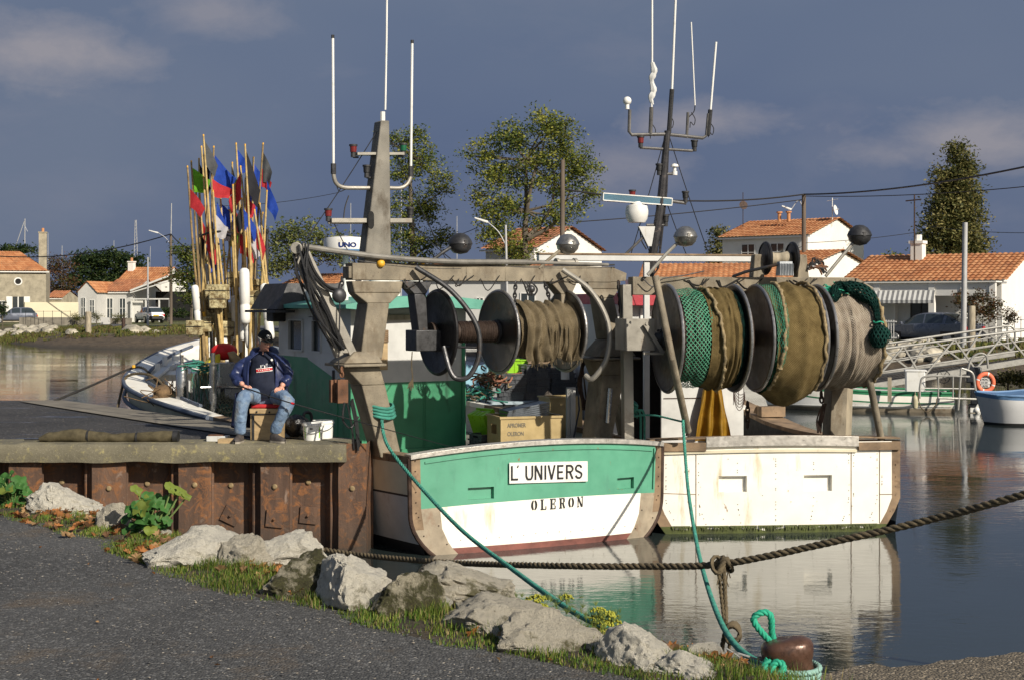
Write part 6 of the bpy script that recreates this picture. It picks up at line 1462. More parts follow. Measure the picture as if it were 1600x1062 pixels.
# old nets heaped on the bow
g = MB(); hr = random.Random(41)
def heap(cx, cy, z0, rx, ry, h, seed, mi=0):
    def f(u, v):
        a = 2*pi*u; r = v; x = cx+cos(a)*rx*r; y = cy+sin(a)*ry*r; k = noise.fractal(Vector((x*4, y*4, seed)), .8, 2, 4); return Vector((x, y, z0+h*(1-r**1.6)+k*h*.4*(1-r*r*.8)))
    g.grid(f, 40, 16, mi, uv=True)
heap(-1.6,6.9,.8,.85,.8,.62,3); heap(-.7,7.4,.8,.6,.6,.5,8)
for k in range(90):
    px = hr.uniform(296,345); a = B1(px, 582+hr.uniform(-3,3), 7.55); b = B1(px+hr.uniform(-10,14), 648+hr.uniform(-14,10), 7.25); g.tube(smooth_path([a, (a+b)/2+Vector((hr.uniform(-.05,.05),-.06,0)), b], 4), .004, 4, hr.choice([0,0,1]))
for k in range(60):
    px = hr.uniform(340,372); a = B1(px, 630, 6.85); b = B1(px+hr.uniform(-16,16), 658+hr.uniform(-8,8), 6.7); g.tube(smooth_path([a, (a+b)/2+Vector((hr.uniform(-.05,.05),-.06,0)), b], 4), .006, 4, hr.choice([0,1]))
tag(g.build('fishing_net', [m_netgrey, m_ropegreen], None, FR1, smooth=60, recalc=False), 'old greenish gill net heaped and hanging on the bow behind the quay', 'net')
g = MB()
for k in range(40):
    p = B1(hr.uniform(298,340), hr.uniform(566,580), 7.5); g.tube(smooth_path([p, p+Vector((hr.uniform(-.15,.15), hr.uniform(-.1,.1), hr.uniform(-.02,.06))), p+Vector((hr.uniform(-.25,.25), 0, hr.uniform(-.06,.03)))], 4), .009, 5)
tag(g.build('loose_rope', m_ropegreen, None, FR1), 'tangle of green rope over the white pipe at the bow', 'rope')
g = MB()
for px, py, s in ((255,612,.16),(275,624,.18),(262,630,.13),(246,622,.1)): g.sphere(B1(px,py,7.9), s, hr.choice([0,1]), 12, (1,1,.8))
for k in range(30): p = B1(hr.uniform(238,285), hr.uniform(605,632), 7.8); g.tube(smooth_path([p, p+Vector((hr.gauss(0,.1), hr.gauss(0,.05), hr.gauss(0,.08))), p+Vector((hr.gauss(0,.15), 0, hr.gauss(0,.1)))], 4), .008, 5, 1)
tag(g.build('net_bundle', [m_netgrey, M('brown_net_clump', (.16,.10,.05), .9, 0, .4, 9, .9, 40, .02)], None, FR1, smooth=60), 'brown clump of net and floats inside the bow, left of the polished capstan', 'net')

# ================================================================ crates
def crate(fr, c, w, d, h, rz, mat, label, group=None, rim=.02, slots=True, tilt=None, cat='crate', inner=None):
    root = MB(); t = .012; M3 = Matrix.Rotation(rz, 3, 'Z')
    if tilt is not None: M3 = M3 @ tilt
    c = Vector(c)
    def bx(lo, hi, mi=0): root.box(c+M3 @ ((Vector(lo)+Vector(hi))/2), Vector(hi)-Vector(lo), mi, R=M3)
    bx((-w/2,-d/2,0),(w/2,d/2,t)); hs = h*.5
    for sy in (-1, 1): bx((-w/2, sy*d/2-(t if sy > 0 else 0), t), (w/2, sy*d/2+(0 if sy > 0 else t), h-rim))
    for sx in (-1, 1):
        x0, x1 = (sx*w/2-(t if sx > 0 else 0), sx*w/2+(0 if sx > 0 else t))
        bx((x0,-d/2+t,t),(x1,-d*.2,h-rim)); bx((x0,d*.2,t),(x1,d/2-t,h-rim)); bx((x0,-d*.2,t),(x1,d*.2,h*.62)); bx((x0,-d*.2,h*.82),(x1,d*.2,h-rim))
    o2 = .016
    bx((-w/2-o2,-d/2-o2,h-rim),(w/2+o2,-d/2+t,h)); bx((-w/2-o2,d/2-t,h-rim),(w/2+o2,d/2+o2,h)); bx((-w/2-o2,-d/2+t,h-rim),(-w/2+t,d/2-t,h)); bx((w/2-t,-d/2+t,h-rim),(w/2+o2,d/2-t,h))
    if slots:
        for k in range(1, 5): x = -w/2+w*k/5; bx((x-.008,-d/2-.008,.01),(x+.008,-d/2,h-rim)); bx((x-.008,d/2,.01),(x+.008,d/2+.008,h-rim))
        for k in (1, 2, 3):
            y = -d/2+d*k/4
            for sx in (-1, 1): bx((sx*w/2-(.0 if sx > 0 else .008), y-.008, .01),(sx*w/2+(.008 if sx > 0 else 0), y+.008, h*.6))
    o = root.build('crate', mat, None, fr); return tag(o, label, cat, group)
YC = B1(826, 690, 1.45); YC.z = .86
R_ = radians
yc = crate(FR1, (YC.x+.03, 1.62, .80), .84, .60, .64, R_(-12), m_yellowcrate, 'yellowed plastic crate with black lettering, holding flat dark lids, behind the green transom', slots=False, rim=.03)
g = MB(); M3 = Matrix.Rotation(R_(-12), 3, 'Z'); cc = Vector((YC.x+.03, 1.62, .80))
for k, (tx, zz) in enumerate((('APROMER', .50),('OLERON', .39))):
    text_mb(g, tx, .075, cc+M3 @ Vector((-.33,-.302,zz)), M3 @ Vector((1,0,0)), (0,0,1), .002, .75, .002)
yc['_o'] = yc['_o']; lt_ = g.build('lettering', M('faded_crate_print', (.16,.14,.10), .6), yc, smooth=0)
g = None
for k in range(7):
    g = MB(); z = 1.36+k*.026; T3 = Matrix.Rotation(R_(-20+k*1.5), 3, 'Z') @ Matrix.Rotation(R_(-6-k*.8), 3, 'Y'); c = Vector((YC.x+.02, 1.60, z+.03)); g.box(c, (.58,.40,.012), 0, R=T3)
    for sy in (-1, 1): g.box(c+T3 @ Vector((0, sy*.195, .008)), (.58,.012,.014), 0, R=T3)
    g.box(c+T3 @ Vector((-.285,0,.008)), (.012,.38,.014), 1 if k % 2 else 0, R=T3)
    o = g.build('flat_tray', [M('slate_tray_plastic', (.09,.105,.125), .35), m_limed], None, FR1); tag(o, None, 'tray', 'flat trays lying in the yellow crate'); o['label'] = 'flat dark slatted tray in the pile lying in the yellow crate'
yb2 = B1(868, 660, 2.6); crate(FR1, (yb2.x+.02, 2.5, .80), .5, .4, .80, R_(-8), m_yellowcrate, 'second yellowish crate standing right behind the lettered one', slots=False)
lc = B1(745, 655, 2.4); crate(FR1, (lc.x+.02, 2.35, 1.18),   .46, .34, .2, R_(10), m_lime, 'lime green crate leaning on its side against the green cabin', tilt=Matrix.Rotation(R_(68), 3, 'Y'))
for k in range(4): crate(FR1, (lc.x+.03, 2.2, .80+k*.072), .34, .3, .14, R_(5), m_blackcrate, ['bottom', 'second lowest', 'second highest', 'topmost'][k]+' black basket of the low stack at the foot of the green cabin', 'black crates on the boats')
# dark hatch on the white trawler and the crates stacked on it
q0 = B2(768, 626, 6.2); q1 = B2(884, 626, 6.2)
hx = (q0.x+q1.x)/2; g = MB(); g.b2((q0.x-.05,6.0,.62), (q1.x+.05,7.2,q0.z-.05), 0); g.b2((q0.x-.07,5.98,q0.z-.05), (q1.x+.07,7.22,q0.z), 1); g.build('hatch', [m_dark, M('pale_blue_sill', (.34,.42,.47), .6)], r2, bev=.006)
nm = ['lowest','second lowest','third lowest','middle','fourth highest','third highest','second highest','topmost']
for s, (px, n_c, side) in enumerate(((800,5,'left'),(838,7,'middle'),(880,6,'right'))):
    p = B2(px, 626, 6.25)
    for k in range(n_c):
        nn = (['lowest','second','third','fourth','fifth','sixth','seventh'][k] if k else 'lowest')
        crate(FR2, (p.x, 6.35+s*.06, q0.z+.003+k*.075), .44, .34, .145, R_(bo.uniform(-14,14)), m_blackcrate, f'{nn} black crate{" from the bottom" if k else ""} of the {side} stack behind the tan netted drum', 'black crates on the boats')
lp = B2(795, 580, 6.9); crate(FR2, (lp.x, 7.0, q0.z+.40), .60, .4, .26, R_(8), m_lime, 'bright lime crate standing behind the black crate stacks')
tp_ = B2(920, 600, 6.0)
# pale blue seat shell and rope heap on the white trawler's side deck
g = MB(); c = B2(748, 590, 6.6)
def shell(u, v):
    a = pi*(.15+.9*u); return Vector((c.x-.12+.30*cos(a)*(1-.2*v)+.1*v, c.y+.22*sin(a), c.z-.32+.62*v-.1*sin(a)*v))
g.grid(shell, 18, 8); o = g.build('tub', m_skyblue, None, FR2, smooth=60, recalc=False); so_ = o.modifiers.new('thick', 'SOLIDIFY'); so_.thickness = .02; tag(o, 'pale blue moulded plastic tub on the white trawler beside the green cabin corner', 'tub')
g = MB(); c = B2(745, 545, 6.9); g.b2((c.x-.3,c.y,c.z-.05), (c.x+.3,c.y+.3,c.z)); g.b2((c.x-.24,c.y+.05,.62), (c.x-.2,c.y+.1,c.z-.05)); g.b2((c.x+.2,c.y+.05,.62), (c.x+.24,c.y+.1,c.z-.05)); g.build('bench', m_white, r2, bev=.01)
def tangle(name, fr, c, rx, ry, rz_, n, r, mats, label, cat='rope', seed=1, L=.16):
    g = MB(); hr = random.Random(seed)
    for k in range(n):
        p = Vector(c)+Vector((hr.gauss(0,rx), hr.gauss(0,ry), abs(hr.gauss(0,rz_)))); q = [p]
        for j in range(3): q.append(q[-1]+Vector((hr.gauss(0,L*.6), hr.gauss(0,L*.4), hr.gauss(0,L*.3))))
        g.tube(smooth_path(q, 4), r, 5, hr.randrange(len(mats)))
    return tag(g.build(name, mats, None, fr), label, cat)
c = B2(752, 615, 6.0); tangle('loose_rope', FR2, (c.x, 6.0, c.z-.02), .09, .1, .05, 60, .012, [m_ropegreen, m_ropegreen, m_ropebrown], 'heap of green rope on the gunwale right of the green cabin', seed=3)
c = B2(770, 592, 6.2); tangle('loose_rope', FR2, (c.x, 6.2, c.z-.06), .10, .1, .09, 60, .014, [m_selv, M('reddish_twine', (.30,.13,.08), .9), m_ropebrown], 'heap of tan and reddish rope above the green rope heap', seed=4)
g = MB(); c = B1(862, 655, 3.0)
def nh(u, v): a = 2*pi*u; r = sin(pi*.5*v)*(1+.2*noise.noise(Vector((u*6,v*4,2)))); return Vector((c.x+cos(a)*.36*r, 3.1+sin(a)*.3*r, 1.62-.85*v**1.4+.05*noise.noise(Vector((u*9,v*7,5)))))
g.grid(nh, 36, 18, 0, uv=True); tag(g.build('fishing_net', M('dark_brown_net_pile', (.075,.062,.05), .95, 0, .3, 6, .9, 50, .02), None, FR1, smooth=60, recalc=False), 'tall heap of dark brown net standing behind the yellow crates', 'net')
g = MB(); a = B1(886,690,2.0); g.b2((a.x,2.0,.8), (a.x+.14,2.03,1.75)); g.b2((a.x+.05,1.98,.8), (a.x+.07,2.0,1.70)); g.tube([B1(903,600,1.9), B1(905,640,1.6), B1(895,690,1.4)], .012, 6, 1); g.build('board', [m_greywhite, m_black], r1)
g = MB(); hr = random.Random(10)
a = B1(963,590,1.0); g.bar(B1(958,600,1.1), B1(975,690,1.1), .16, .05); g.bar(B1(972,585,1.2), B1(982,660,1.2), .07, .05, 1); g.tube([B1(953,606,.6), B1(949,660,.6)], .035, 10, 2)
for k in range(7): g.tube(smooth_path([B1(912+hr.uniform(-5,5),560,1.1), B1(908+hr.uniform(-6,8),600,1.1), B1(912+hr.uniform(-5,8),640,1.1)], 4), .012, 5, 3)
g.build('gear_post', [m_woodgrey, m_rust, m_chrome, m_rustdark], r1)
g = MB(); g.b2(tuple(B2(1038,560,-.0)*0+B2(962,690,.25)), tuple(B2(1018,680,.35)+Vector((0,.05,0)))) if False else None
# hanging float and a white bottle
g = MB(); c = B2(883,592,5.8); g.cyl(c, c+Vector((0,0,.22)), .07, n=14); g.cyl(c+Vector((0,0,.22)), c+Vector((0,0,.27)), .06, n=14, mi=1); tag(g.build('bottle', [m_pvc, m_inkblue], None, FR2), 'white bottle with a blue cap right of the black crates', 'bottle')

# ================================================================ mooring ropes
def ropething(name, pts, r, mat, label, fr=WORLD, strands=3, cat='rope', n=6, extra=None, pitch=None):
    g = MB(); rope(g, pts, r, pitch, 0, n, strands)
    if extra: extra(g)
    return tag(g.build(name, mat, None, fr, smooth=60), label, cat)
def exA(g):
    for k in range(4):
        c = P(592+k*1.0, 634+k*5, 16.9); g.tube([c+Vector((cos(a)*.17, sin(a)*.2, .02*sin(a*2))) for a in [2*pi*j/14 for j in range(14)]], .018, 6, closed=True)
ropething('mooring_rope', [P(596,650,16.75),P(600,680,16.6),P(612,705,16.3),P(650,752,15.6),P(720,826,14),P(800,888,12),P(880,945,10),P(950,983,8.8),P(1010,1003,8.1),P(1100,1030,7.5),P(1180,1046,7.05),P(1240,1056,6.95)], .021, m_ropegreen, 'pale teal mooring rope from the left gantry leg down behind the rocks', extra=exA, pitch=.16)
ropething('mooring_rope', [P(1067,655,17.6),P(1070,700,17.2),P(1076,770,16),P(1089,850,14),P(1104,910,12),P(1125,968,10),P(1150,1008,8.6),P(1185,1034,7.6),P(1222,1044,7.05)], .020, m_ropegreen, 'teal mooring rope dropping past the white transom to the bollard', pitch=.15)
ropething('mooring_rope', [P(985,650,18.2),P(1020,648,18.0),P(1066,658,17.6)], .013, m_ropegreen, 'short teal line between the grey gantry leg and the pale strut')
g = MB(); hr = random.Random(2)
for k in range(7): c = B1(985, 630+k*3, .75)+Vector((.0,0,0)); g.tube([c+Vector((cos(a)*.09, sin(a)*.09, .03*sin(a*2+k))) for a in [2*pi*j/12 for j in range(12)]], .015, 6, closed=True)
for dx in (0, 6): g.tube(smooth_path([B1(990+dx,640,.6), B1(1000+dx,645,.6), B1(1001+dx,690,.6)], 5), .016, 6)
tag(g.build('loose_rope', m_ropegreen, None, FR1), 'green rope coiled round a post with two ends hanging, between the transoms', 'rope')
ropething('mooring_rope', [P(470,852,16.0),P(560,866,15.4),P(700,878,14.2),P(860,883,12.8),P(1000,884,12.2),P(1130,880,11.7),P(1300,846,11.2),P(1450,812,10.8),P(1600,772,10.3),P(1800,712,9.8),P(2200,640,8.8),P(2900,640,7.6)], .030, m_ropebrown, 'thick dirty brown rope stretched low over the water in front of both transoms', pitch=.19)
g = MB(); hr = random.Random(17)
top = P(1130,880,11.7)
rope(g, [top+Vector((0,-.02,-.02)), P(1133,930,11.7), P(1134,975,11.7), P(1130,1000,11.75), P(1126,1024,11.8)], .020, .13); rope(g, [top+Vector((-.04,0,-.02)), P(1126,920,11.7), P(1132,970,11.7), P(1140,998,11.75), P(1138,1020,11.8)], .016, .12)
for k in range(5): g.tube([top+Vector((.02*k-.05+cos(a)*.045, sin(a)*.055, sin(a+k)*.06-.01)) for a in [2*pi*j/10 for j in range(10)]], .018, 6, closed=True)
for k in range(5): c = P(1145,985,11.65); g.tube([c+Vector((cos(a)*.06, .03*sin(2*a+k), sin(a)*.07-.01*k)) for a in [2*pi*j/12 for j in range(12)]], .016, 6, closed=True)
for k in range(10): p = top+Vector((hr.uniform(-.08,.05),0,-.03)); g.tube([p, p+Vector((hr.uniform(-.1,.09), -.02, -hr.uniform(.05,.16)))], .005, 4)
tag(g.build('knotted_rope', m_ropebrown, None, WORLD, smooth=60), 'knotted brown rope hanging from the thick rope down into the water', 'rope')
ropething('mooring_rope', [P(80,628,23.9),P(140,603,24.2),P(200,577,24.6),P(222,574,24.5),P(240,590,24.2),P(262,612,23.6),P(284,622,23.3)], .022, m_ropedark, 'dark mooring line from the far quay edge over the left side of the bow')
ropething('mooring_rope', [P(184,636,23.9),P(190,610,24.3),P(198,588,24.6),P(222,583,24.4),P(246,592,24.0),P(270,622,23.4)], .024, m_ropebrown, 'brown mooring line looped over the bow band and dropping to the water')
g = MB(); g.box(P(209,572,24.55), (.05,.05,.05)); tag(g.build('tape_marker', m_yellowtape, None, WORLD, bev=.01), 'small yellow tag on the dark mooring line at the bow', 'tag')
# ================================================================ bollard
bc = P(1231, 1062, 6.98); bc.z = 1.05; broot = empty('mooring_bollard', WORLD, bc, 'worn brown iron bollard with a bent head at the bottom right corner of the water', 'bollard')
g = MB(); secs = [(.0,.04,.088,.088),(.06,.04,.086,.086),(.09,.03,.09,.088),(.105,.005,.112,.098),(.12,-.002,.122,.105),(.15,-.004,.127,.108),(.18,-.004,.125,.105),(.20,-.002,.112,.095),(.212,.002,.08,.07),(.215,.005,.02,.02)]
vs = []; N = 40
for h, cx, rx, ry in secs:
    for k in range(N):
        a = 2*pi*k/N; e = .8; vs.append((bc.x+cx+rx*math.copysign(abs(cos(a))**e, cos(a)), bc.y+ry*math.copysign(abs(sin(a))**e, sin(a)), bc.z+h+.012*sin(a*1+2)*(h > .1)))
g.add(vs, [(j*N+k, j*N+(k+1) % N, (j+1)*N+(k+1) % N, (j+1)*N+k) for j in range(len(secs)-1) for k in range(N)]+[tuple((len(secs)-1)*N+k for k in range(N))]); g.build('head', m_ironbollard, broot, smooth=60)
d7 = 7.0
g = MB(); rope(g, [P(1214,1012,d7+.02),P(1196,994,d7),P(1180,974,d7),P(1178,964,d7),P(1188,957,d7),P(1200,957,d7),P(1205,966,d7),P(1206,988,d7+.02),P(1212,1010,d7+.04)], .017, .08, 0, 7)
rope(g, [P(1200,1030,d7-.1),P(1194,1044,d7-.12),P(1204,1056,d7-.14),P(1218,1052,d7-.14),P(1224,1040,d7-.13),P(1214,1034,d7-.12),P(1206,1044,d7-.13),P(1216,1060,d7-.15),P(1228,1064,d7-.14)], .019, .08, 0, 7)
tag(g.build('rope_loop', m_ropebright, None, WORLD, smooth=60), 'bright green rope loop standing up behind the iron bollard', 'rope')
g = MB()
for k in range(3): rope(g, [bc+Vector((.04+cos(a)*(.105+.004*k), sin(a)*(.108+.004*k), .018+.028*k+.006*sin(a))) for a in [.3+2*pi*j/16 for j in range(17)]], .015, .07, 0, 6)
tag(g.build('rope_turns', m_ropepale, None, WORLD, smooth=60), 'pale teal rope wound round the foot of the bollard', 'rope')
tangle('loose_rope', WORLD, (P(1172,1058,7.0).x, 7.0, 1.07), .05, .05, .012, 45, .005, [M('grey_frayed_rope', (.28,.28,.27), .9)], 'frayed grey rope end left of the bollard foot', seed=9, L=.09)

# ================================================================ the angler
FP = Frame((418-HX)/F*17.05, 17.05, ZQ+.006, 0)
def skinmesh(nodes, edges, sub=2, root=0):
    me = bpy.data.meshes.new('s'); me.from_pydata([n[0] for n in nodes], edges, []); o = bpy.data.objects.new('s', me); COL.objects.link(o)
    md = o.modifiers.new('skin', 'SKIN'); md.use_smooth_shade = True
    for i, n in enumerate(nodes):
        r = n[1]; me.skin_vertices[0].data[i].radius = (r, r) if isinstance(r, (int, float)) else r; me.skin_vertices[0].data[i].use_root = (i == root)
    ss = o.modifiers.new('sub', 'SUBSURF'); ss.levels = sub; ss.render_levels = sub
    bpy.context.view_layer.update(); dg = bpy.context.evaluated_depsgraph_get(); m2_ = bpy.data.meshes.new_from_object(o.evaluated_get(dg))
    vs = [v.co.copy() for v in m2_.vertices]; fs = [tuple(p.vertices) for p in m2_.polygons]; bpy.data.objects.remove(o); bpy.data.meshes.remove(me); bpy.data.meshes.remove(m2_); return vs, fs
def wrinkle(vs, amp, f, seed=0): return [v+Vector((noise.noise(Vector((v.x*f, v.y*f, v.z*f+seed))), noise.noise(Vector((v.x*f+9, v.y*f, v.z*f+seed))), noise.noise(Vector((v.x*f, v.y*f+9, v.z*f))) ))*amp for v in vs]
body = MB()
nb = [((-.02,.06,.50),.12),((-.03,.05,.66),.15),((-.04,.04,.84),.15),((-.05,.04,.94),.09),((-.045,.035,1.04),.055),((-.04,.005,1.11),.058),
      ((-.18,.05,.93),.05),((-.385,-.02,.755),.042),((-.255,-.20,.655),.032),
      ((.10,.05,.93),.05),((.26,-.02,.745),.042),((.19,-.17,.635),.032),
      ((-.12,.0,.50),.085),((-.21,-.42,.53),.06),((-.255,-.40,.14),.042),((.10,.0,.50),.085),((.31,-.42,.50),.06),((.14,-.36,.14),.042)]
eb = [(0,1),(1,2),(2,3),(3,4),(4,5),(3,6),(6,7),(7,8),(3,9),(9,10),(10,11),(0,12),(12,13),(13,14),(0,15),(15,16),(16,17)]
v_, f_ = skinmesh(nb, eb, 2); body.add(v_, f_)
# head
HM = Matrix.Translation((-.03,-.035,1.165)) @ Matrix.Rotation(radians(36), 4, 'Z') @ Matrix.Rotation(radians(20), 4, 'X')
def headpt(u, v):
    th = pi*v; a = 2*pi*u      # a=0 at front (-y)
    n = Vector((sin(th)*sin(a), -sin(th)*cos(a), cos(th))); x, y, z = n.x*.077, n.y*.098, n.z*.118
    if n.z < 0: x *= 1-.30*(-n.z)**1.3; y = y*(1-.12*(-n.z)) if n.y < 0 else y*(1-.25*(-n.z))
    front = max(0, -n.y)**2
    def g_(cx, cz, sx, sz): return math.exp(-((x-cx)/sx)**2-((z-cz)/sz)**2)*front
    y -= .026*g_(0,-.018,.013,.022)+.012*g_(0,.008,.010,.03)+.008*g_(0,-.052,.022,.010)+.010*g_(0,-.088,.022,.018)+.008*g_(0,.028,.05,.012)
    y += .011*g_(-.030,.008,.015,.012)+.011*g_(.030,.008,.015,.012)+.005*g_(0,-.041,.02,.006)
    y -= .007*g_(-.04,-.025,.02,.02)+.007*g_(.04,-.025,.02,.02)
    return HM @ Vector((x, y, z))
body.grid(headpt, 44, 34)
for s in (-1, 1):
    g2_ = []; body.tube([HM @ Vector((s*.079, .012+cos(a)*.016, -.005+sin(a)*.030)) for a in [2*pi*k/12 for k in range(12)]], .007, 6, closed=True); body.sphere(HM @ Vector((s*.074,.012,-.005)), .018, sc=(.4,1,1.4))
# hands
def hand(W_, palm_dir, fold, spread, thumb_side, L=.088, curl=1.0, nrm=Vector((0,-.6,.8))):
    """palm from the wrist along palm_dir; nrm = back of the hand"""
    W_ = Vector(W_); d = Vector(palm_dir).normalized(); n = (nrm-d*nrm.dot(d)).normalized(); s = d.cross(n).normalized()*thumb_side
    nodes = [(tuple(W_), (.026,.02)), (tuple(W_+d*.035), (.036,.018)), (tuple(W_+d*.068), (.038,.016))]; v_, f_ = skinmesh(nodes, [(0,1),(1,2)], 2); body.add(v_, f_)
    for k, (off, ln) in enumerate(((.030,.070),(.010,.078),(-.011,.072),(-.030,.056))):
        p = W_+d*.055+s*off; a = .25; q = [p]; seg_ = [ln*.38,ln*.36,ln*.30]; di = d
        q.append(W_+d*.085+s*off*1.05)
        for j, sl_ in enumerate(seg_):
            an = curl*(.45+.75*j)+.05*k; di = (d*cos(an)-n*sin(an)).normalized(); q.append(q[-1]+di*sl_)
        v_, f_ = skinmesh([(tuple(x), r_) for x, r_ in zip(q, (.010,.0105,.0098,.0088,.0075))], [(i, i+1) for i in range(4)], 2); body.add(v_, f_)
    q = [W_+d*.02+s*.022, W_+d*.045+s*.048-n*.01, W_+d*.072+s*.052-n*.03, W_+d*.085+s*.038-n*.045]
    v_, f_ = skinmesh([(tuple(x), r_) for x, r_ in zip(q, (.015,.0125,.011,.009))], [(0,1),(1,2),(2,3)], 2); body.add(v_, f_)
hand((-.250,-.20,.655), (.75,-.55,-.30), 1, 0, 1, curl=1.25, nrm=Vector((-.1,-.5,.85)))
hand((.205,-.165,.64), (-.45,-.80,-.32), 1, 0, -1, curl=.75, nrm=Vector((0,-.4,.9)))
person = body.build('person', m_skin, None, FP, smooth=60)
tag(person, 'man in navy jacket, black cap and faded jeans sitting with a fishing rod', 'person')
# jeans
nj = [((-.02,.06,.49),(.20,.14)),((-.11,.0,.515),.115),((-.165,-.22,.535),.098),((-.21,-.44,.525),.088),((-.235,-.43,.36),.082),((-.25,-.41,.20),.076),((-.255,-.405,.07),.074),
      ((.09,.0,.515),.115),((.20,-.22,.52),.098),((.32,-.44,.485),.088),((.255,-.42,.33),.080),((.18,-.385,.20),.076),((.142,-.375,.08),.074)]
nj.append(((-.01,-.09,.475),.10)); v_, f_ = skinmesh(nj, [(0,13),(0,1),(1,2),(2,3),(3,4),(4,5),(5,6),(0,7),(7,8),(8,9),(9,10),(10,11),(11,12)], 3)
v_ = [v+Vector((0,0,0))+((v-Vector((0,0,v.z))).normalized()*0) for v in v_]
g = MB(); g.add(wrinkle(wrinkle(v_, .012, 9), .005, 26, 3), f_); g.build('jeans', m_jeans, person, FP, smooth=60)
# shirt
def shirt(u, v):
    z = .50+.555*v; a = 2*pi*u; tab = [(.50,.20,.17,0),(.60,.22,.19,-.02),(.70,.21,.185,-.02),(.80,.19,.165,-.01),(.90,.175,.145,0),(.97,.17,.125,0),(1.02,.10,.085,.01),(1.055,.072,.07,.0)]
    rx = catmull(tab, z, 1); ry = catmull(tab, z, 2); oy = catmull(tab, z, 3); w_ = .008*noise.noise(Vector((sin(a)*3, cos(a)*3, z*9)))+.006*sin(z*40+3*a)*max(0, 1-abs(z-.62)*5)
    return Vector((-.035+(rx+w_)*sin(a), .04+oy-(ry+w_)*cos(a), z))
g = MB(); g.grid(shirt, 48, 30); sh = g.build('shirt', m_shirt, person, FP, smooth=60)
g = MB(); c = Vector((-.02,-.155,.845)); tl = radians(7); 
def pr(pts, mi, t=.003, dy=0):
    out = []
    for x, z in pts:
        X = x*cos(tl)-z*sin(tl); Z = x*sin(tl)+z*cos(tl); wx = c.x+X; wz_ = c.z+Z; ua = math.asin(max(-1, min(1, (wx+.035)/.21))); rr_ = shirt(ua/(2*pi) % 1, (wz_-.5)/.555); out.append(Vector((wx, rr_.y-.004-dy, wz_)))
    g.prism(out, (0,-t,0), mi)
for i in range(6): x0_, x1_ = -.095+.19*i/6, -.095+.19*(i+1)/6; pr([(x0_,-.032),(x1_,-.032),(x1_,.014),(x0_,.014)], 0); pr([(x0_,-.025),(x1_,-.025),(x1_,.007),(x0_,.007)], 1, .003, .003)
for x_, w_ in ((-.04,.014),(-.015,.016),(.012,.012),(.035,.016),(-.065,.012),(.06,.012)): pr([(x_-w_*.4,-.014),(x_+w_*.4,-.014),(x_+w_*.4,-.004),(x_-w_*.4,-.004)], 0, .002, .006)
for x_, z_, w_, h_ in ((-.035,.035,.012,.035),(-.012,.045,.02,.02),(.01,.03,.01,.03),(.035,.05,.022,.026),(.03,.025,.03,.01),(-.05,.022,.02,.008)): pr([(x_-w_/2,z_-h_/2),(x_+w_/2,z_-h_/2+.004),(x_+w_/2,z_+h_/2),(x_-w_/2,z_+h_/2-.004)], 2 if w_ > .018 else 0, .003)
g.build('print', [m_pvc, m_redc, M('grey_print', (.3,.3,.33), .7)], sh, FP, smooth=0)
# jacket: open in front, long at the back, hood lying on the shoulders
def jack(u, v):
    z = 1.035-.60*v; a = radians(38)+radians(284)*u
    tab = [(.43,.30,.24),(.55,.285,.235),(.65,.28,.23),(.75,.275,.22),(.85,.27,.20),(.92,.262,.175),(.97,.235,.155),(1.005,.17,.125),(1.035,.10,.09)]
    rx = catmull(tab, z, 1); ry = catmull(tab, z, 2); lw = 0
    side = max(0, -sin(a)) ; drop = .32*max(0, v-.6)/.4*(max(0, sin((u-.35)*pi/.6)) if .35 < u < .95 else 0)
    w_ = .016*noise.noise(Vector((sin(a)*2.5, cos(a)*2.5, z*5)))+.010*sin(a*9+z*6)*v
    return Vector((-.045+(rx+w_)*sin(a), .055-(ry+w_)*cos(a)*(1 if cos(a) < 0 else 1.0), z-drop))
g = MB(); g.grid(jack, 60, 30)
nsl = [((-.18,.045,.965),.088),((-.29,.03,.89),.086),((-.385,-.02,.765),.076),((-.34,-.12,.695),.064),((-.272,-.19,.662),.050)]
v_, f_ = skinmesh(nsl, [(i, i+1) for i in range(4)], 3); g.add(wrinkle(wrinkle(v_, .020, 13), .010, 30), f_)
nsl = [((.10,.045,.965),.088),((.19,.03,.88),.084),((.262,-.01,.755),.074),((.238,-.10,.69),.062),((.212,-.155,.655),.048)]
v_, f_ = skinmesh(nsl, [(i, i+1) for i in range(4)], 3); g.add(wrinkle(wrinkle(v_, .020, 13, 5), .010, 30, 4), f_)
nh_ = [((-.17,-.055,.985),.03),((-.19,.04,1.03),.05),((-.12,.12,1.055),.062),((-.02,.15,1.05),.065),((.06,.12,1.04),.058),((.10,.04,1.01),.046),((.085,-.05,.97),.03)]
v_, f_ = skinmesh(nh_, [(i, i+1) for i in range(6)], 2); g.add(wrinkle(v_, .016, 12, 9), f_)
for u_ in (0.0, 1.0): g.tube([jack(u_, k/16)+Vector((0,-.004,0)) for k in range(17)], .011, 6)
# coat tail at the man's right, hanging down beside the box
def tail(u, v): a = radians(200+95*u); return Vector((-.06+(.33+.04*v+.02*sin(u*14+v*3))*sin(a), .09-(.21+.02*sin(u*11))*cos(a), .55-.43*v*(1-.25*(1-u))))
g.grid(tail, 24, 12)
jk = g.build('jacket', m_jacket, person, FP, smooth=60, recalc=False); sm = jk.modifiers.new('thick', 'SOLIDIFY'); sm.thickness = .006
g = MB(); g.cyl((.075,-.135,.955), (.077,-.15,.955), .014, n=12); g.build('badge', m_pvc, jk, FP)
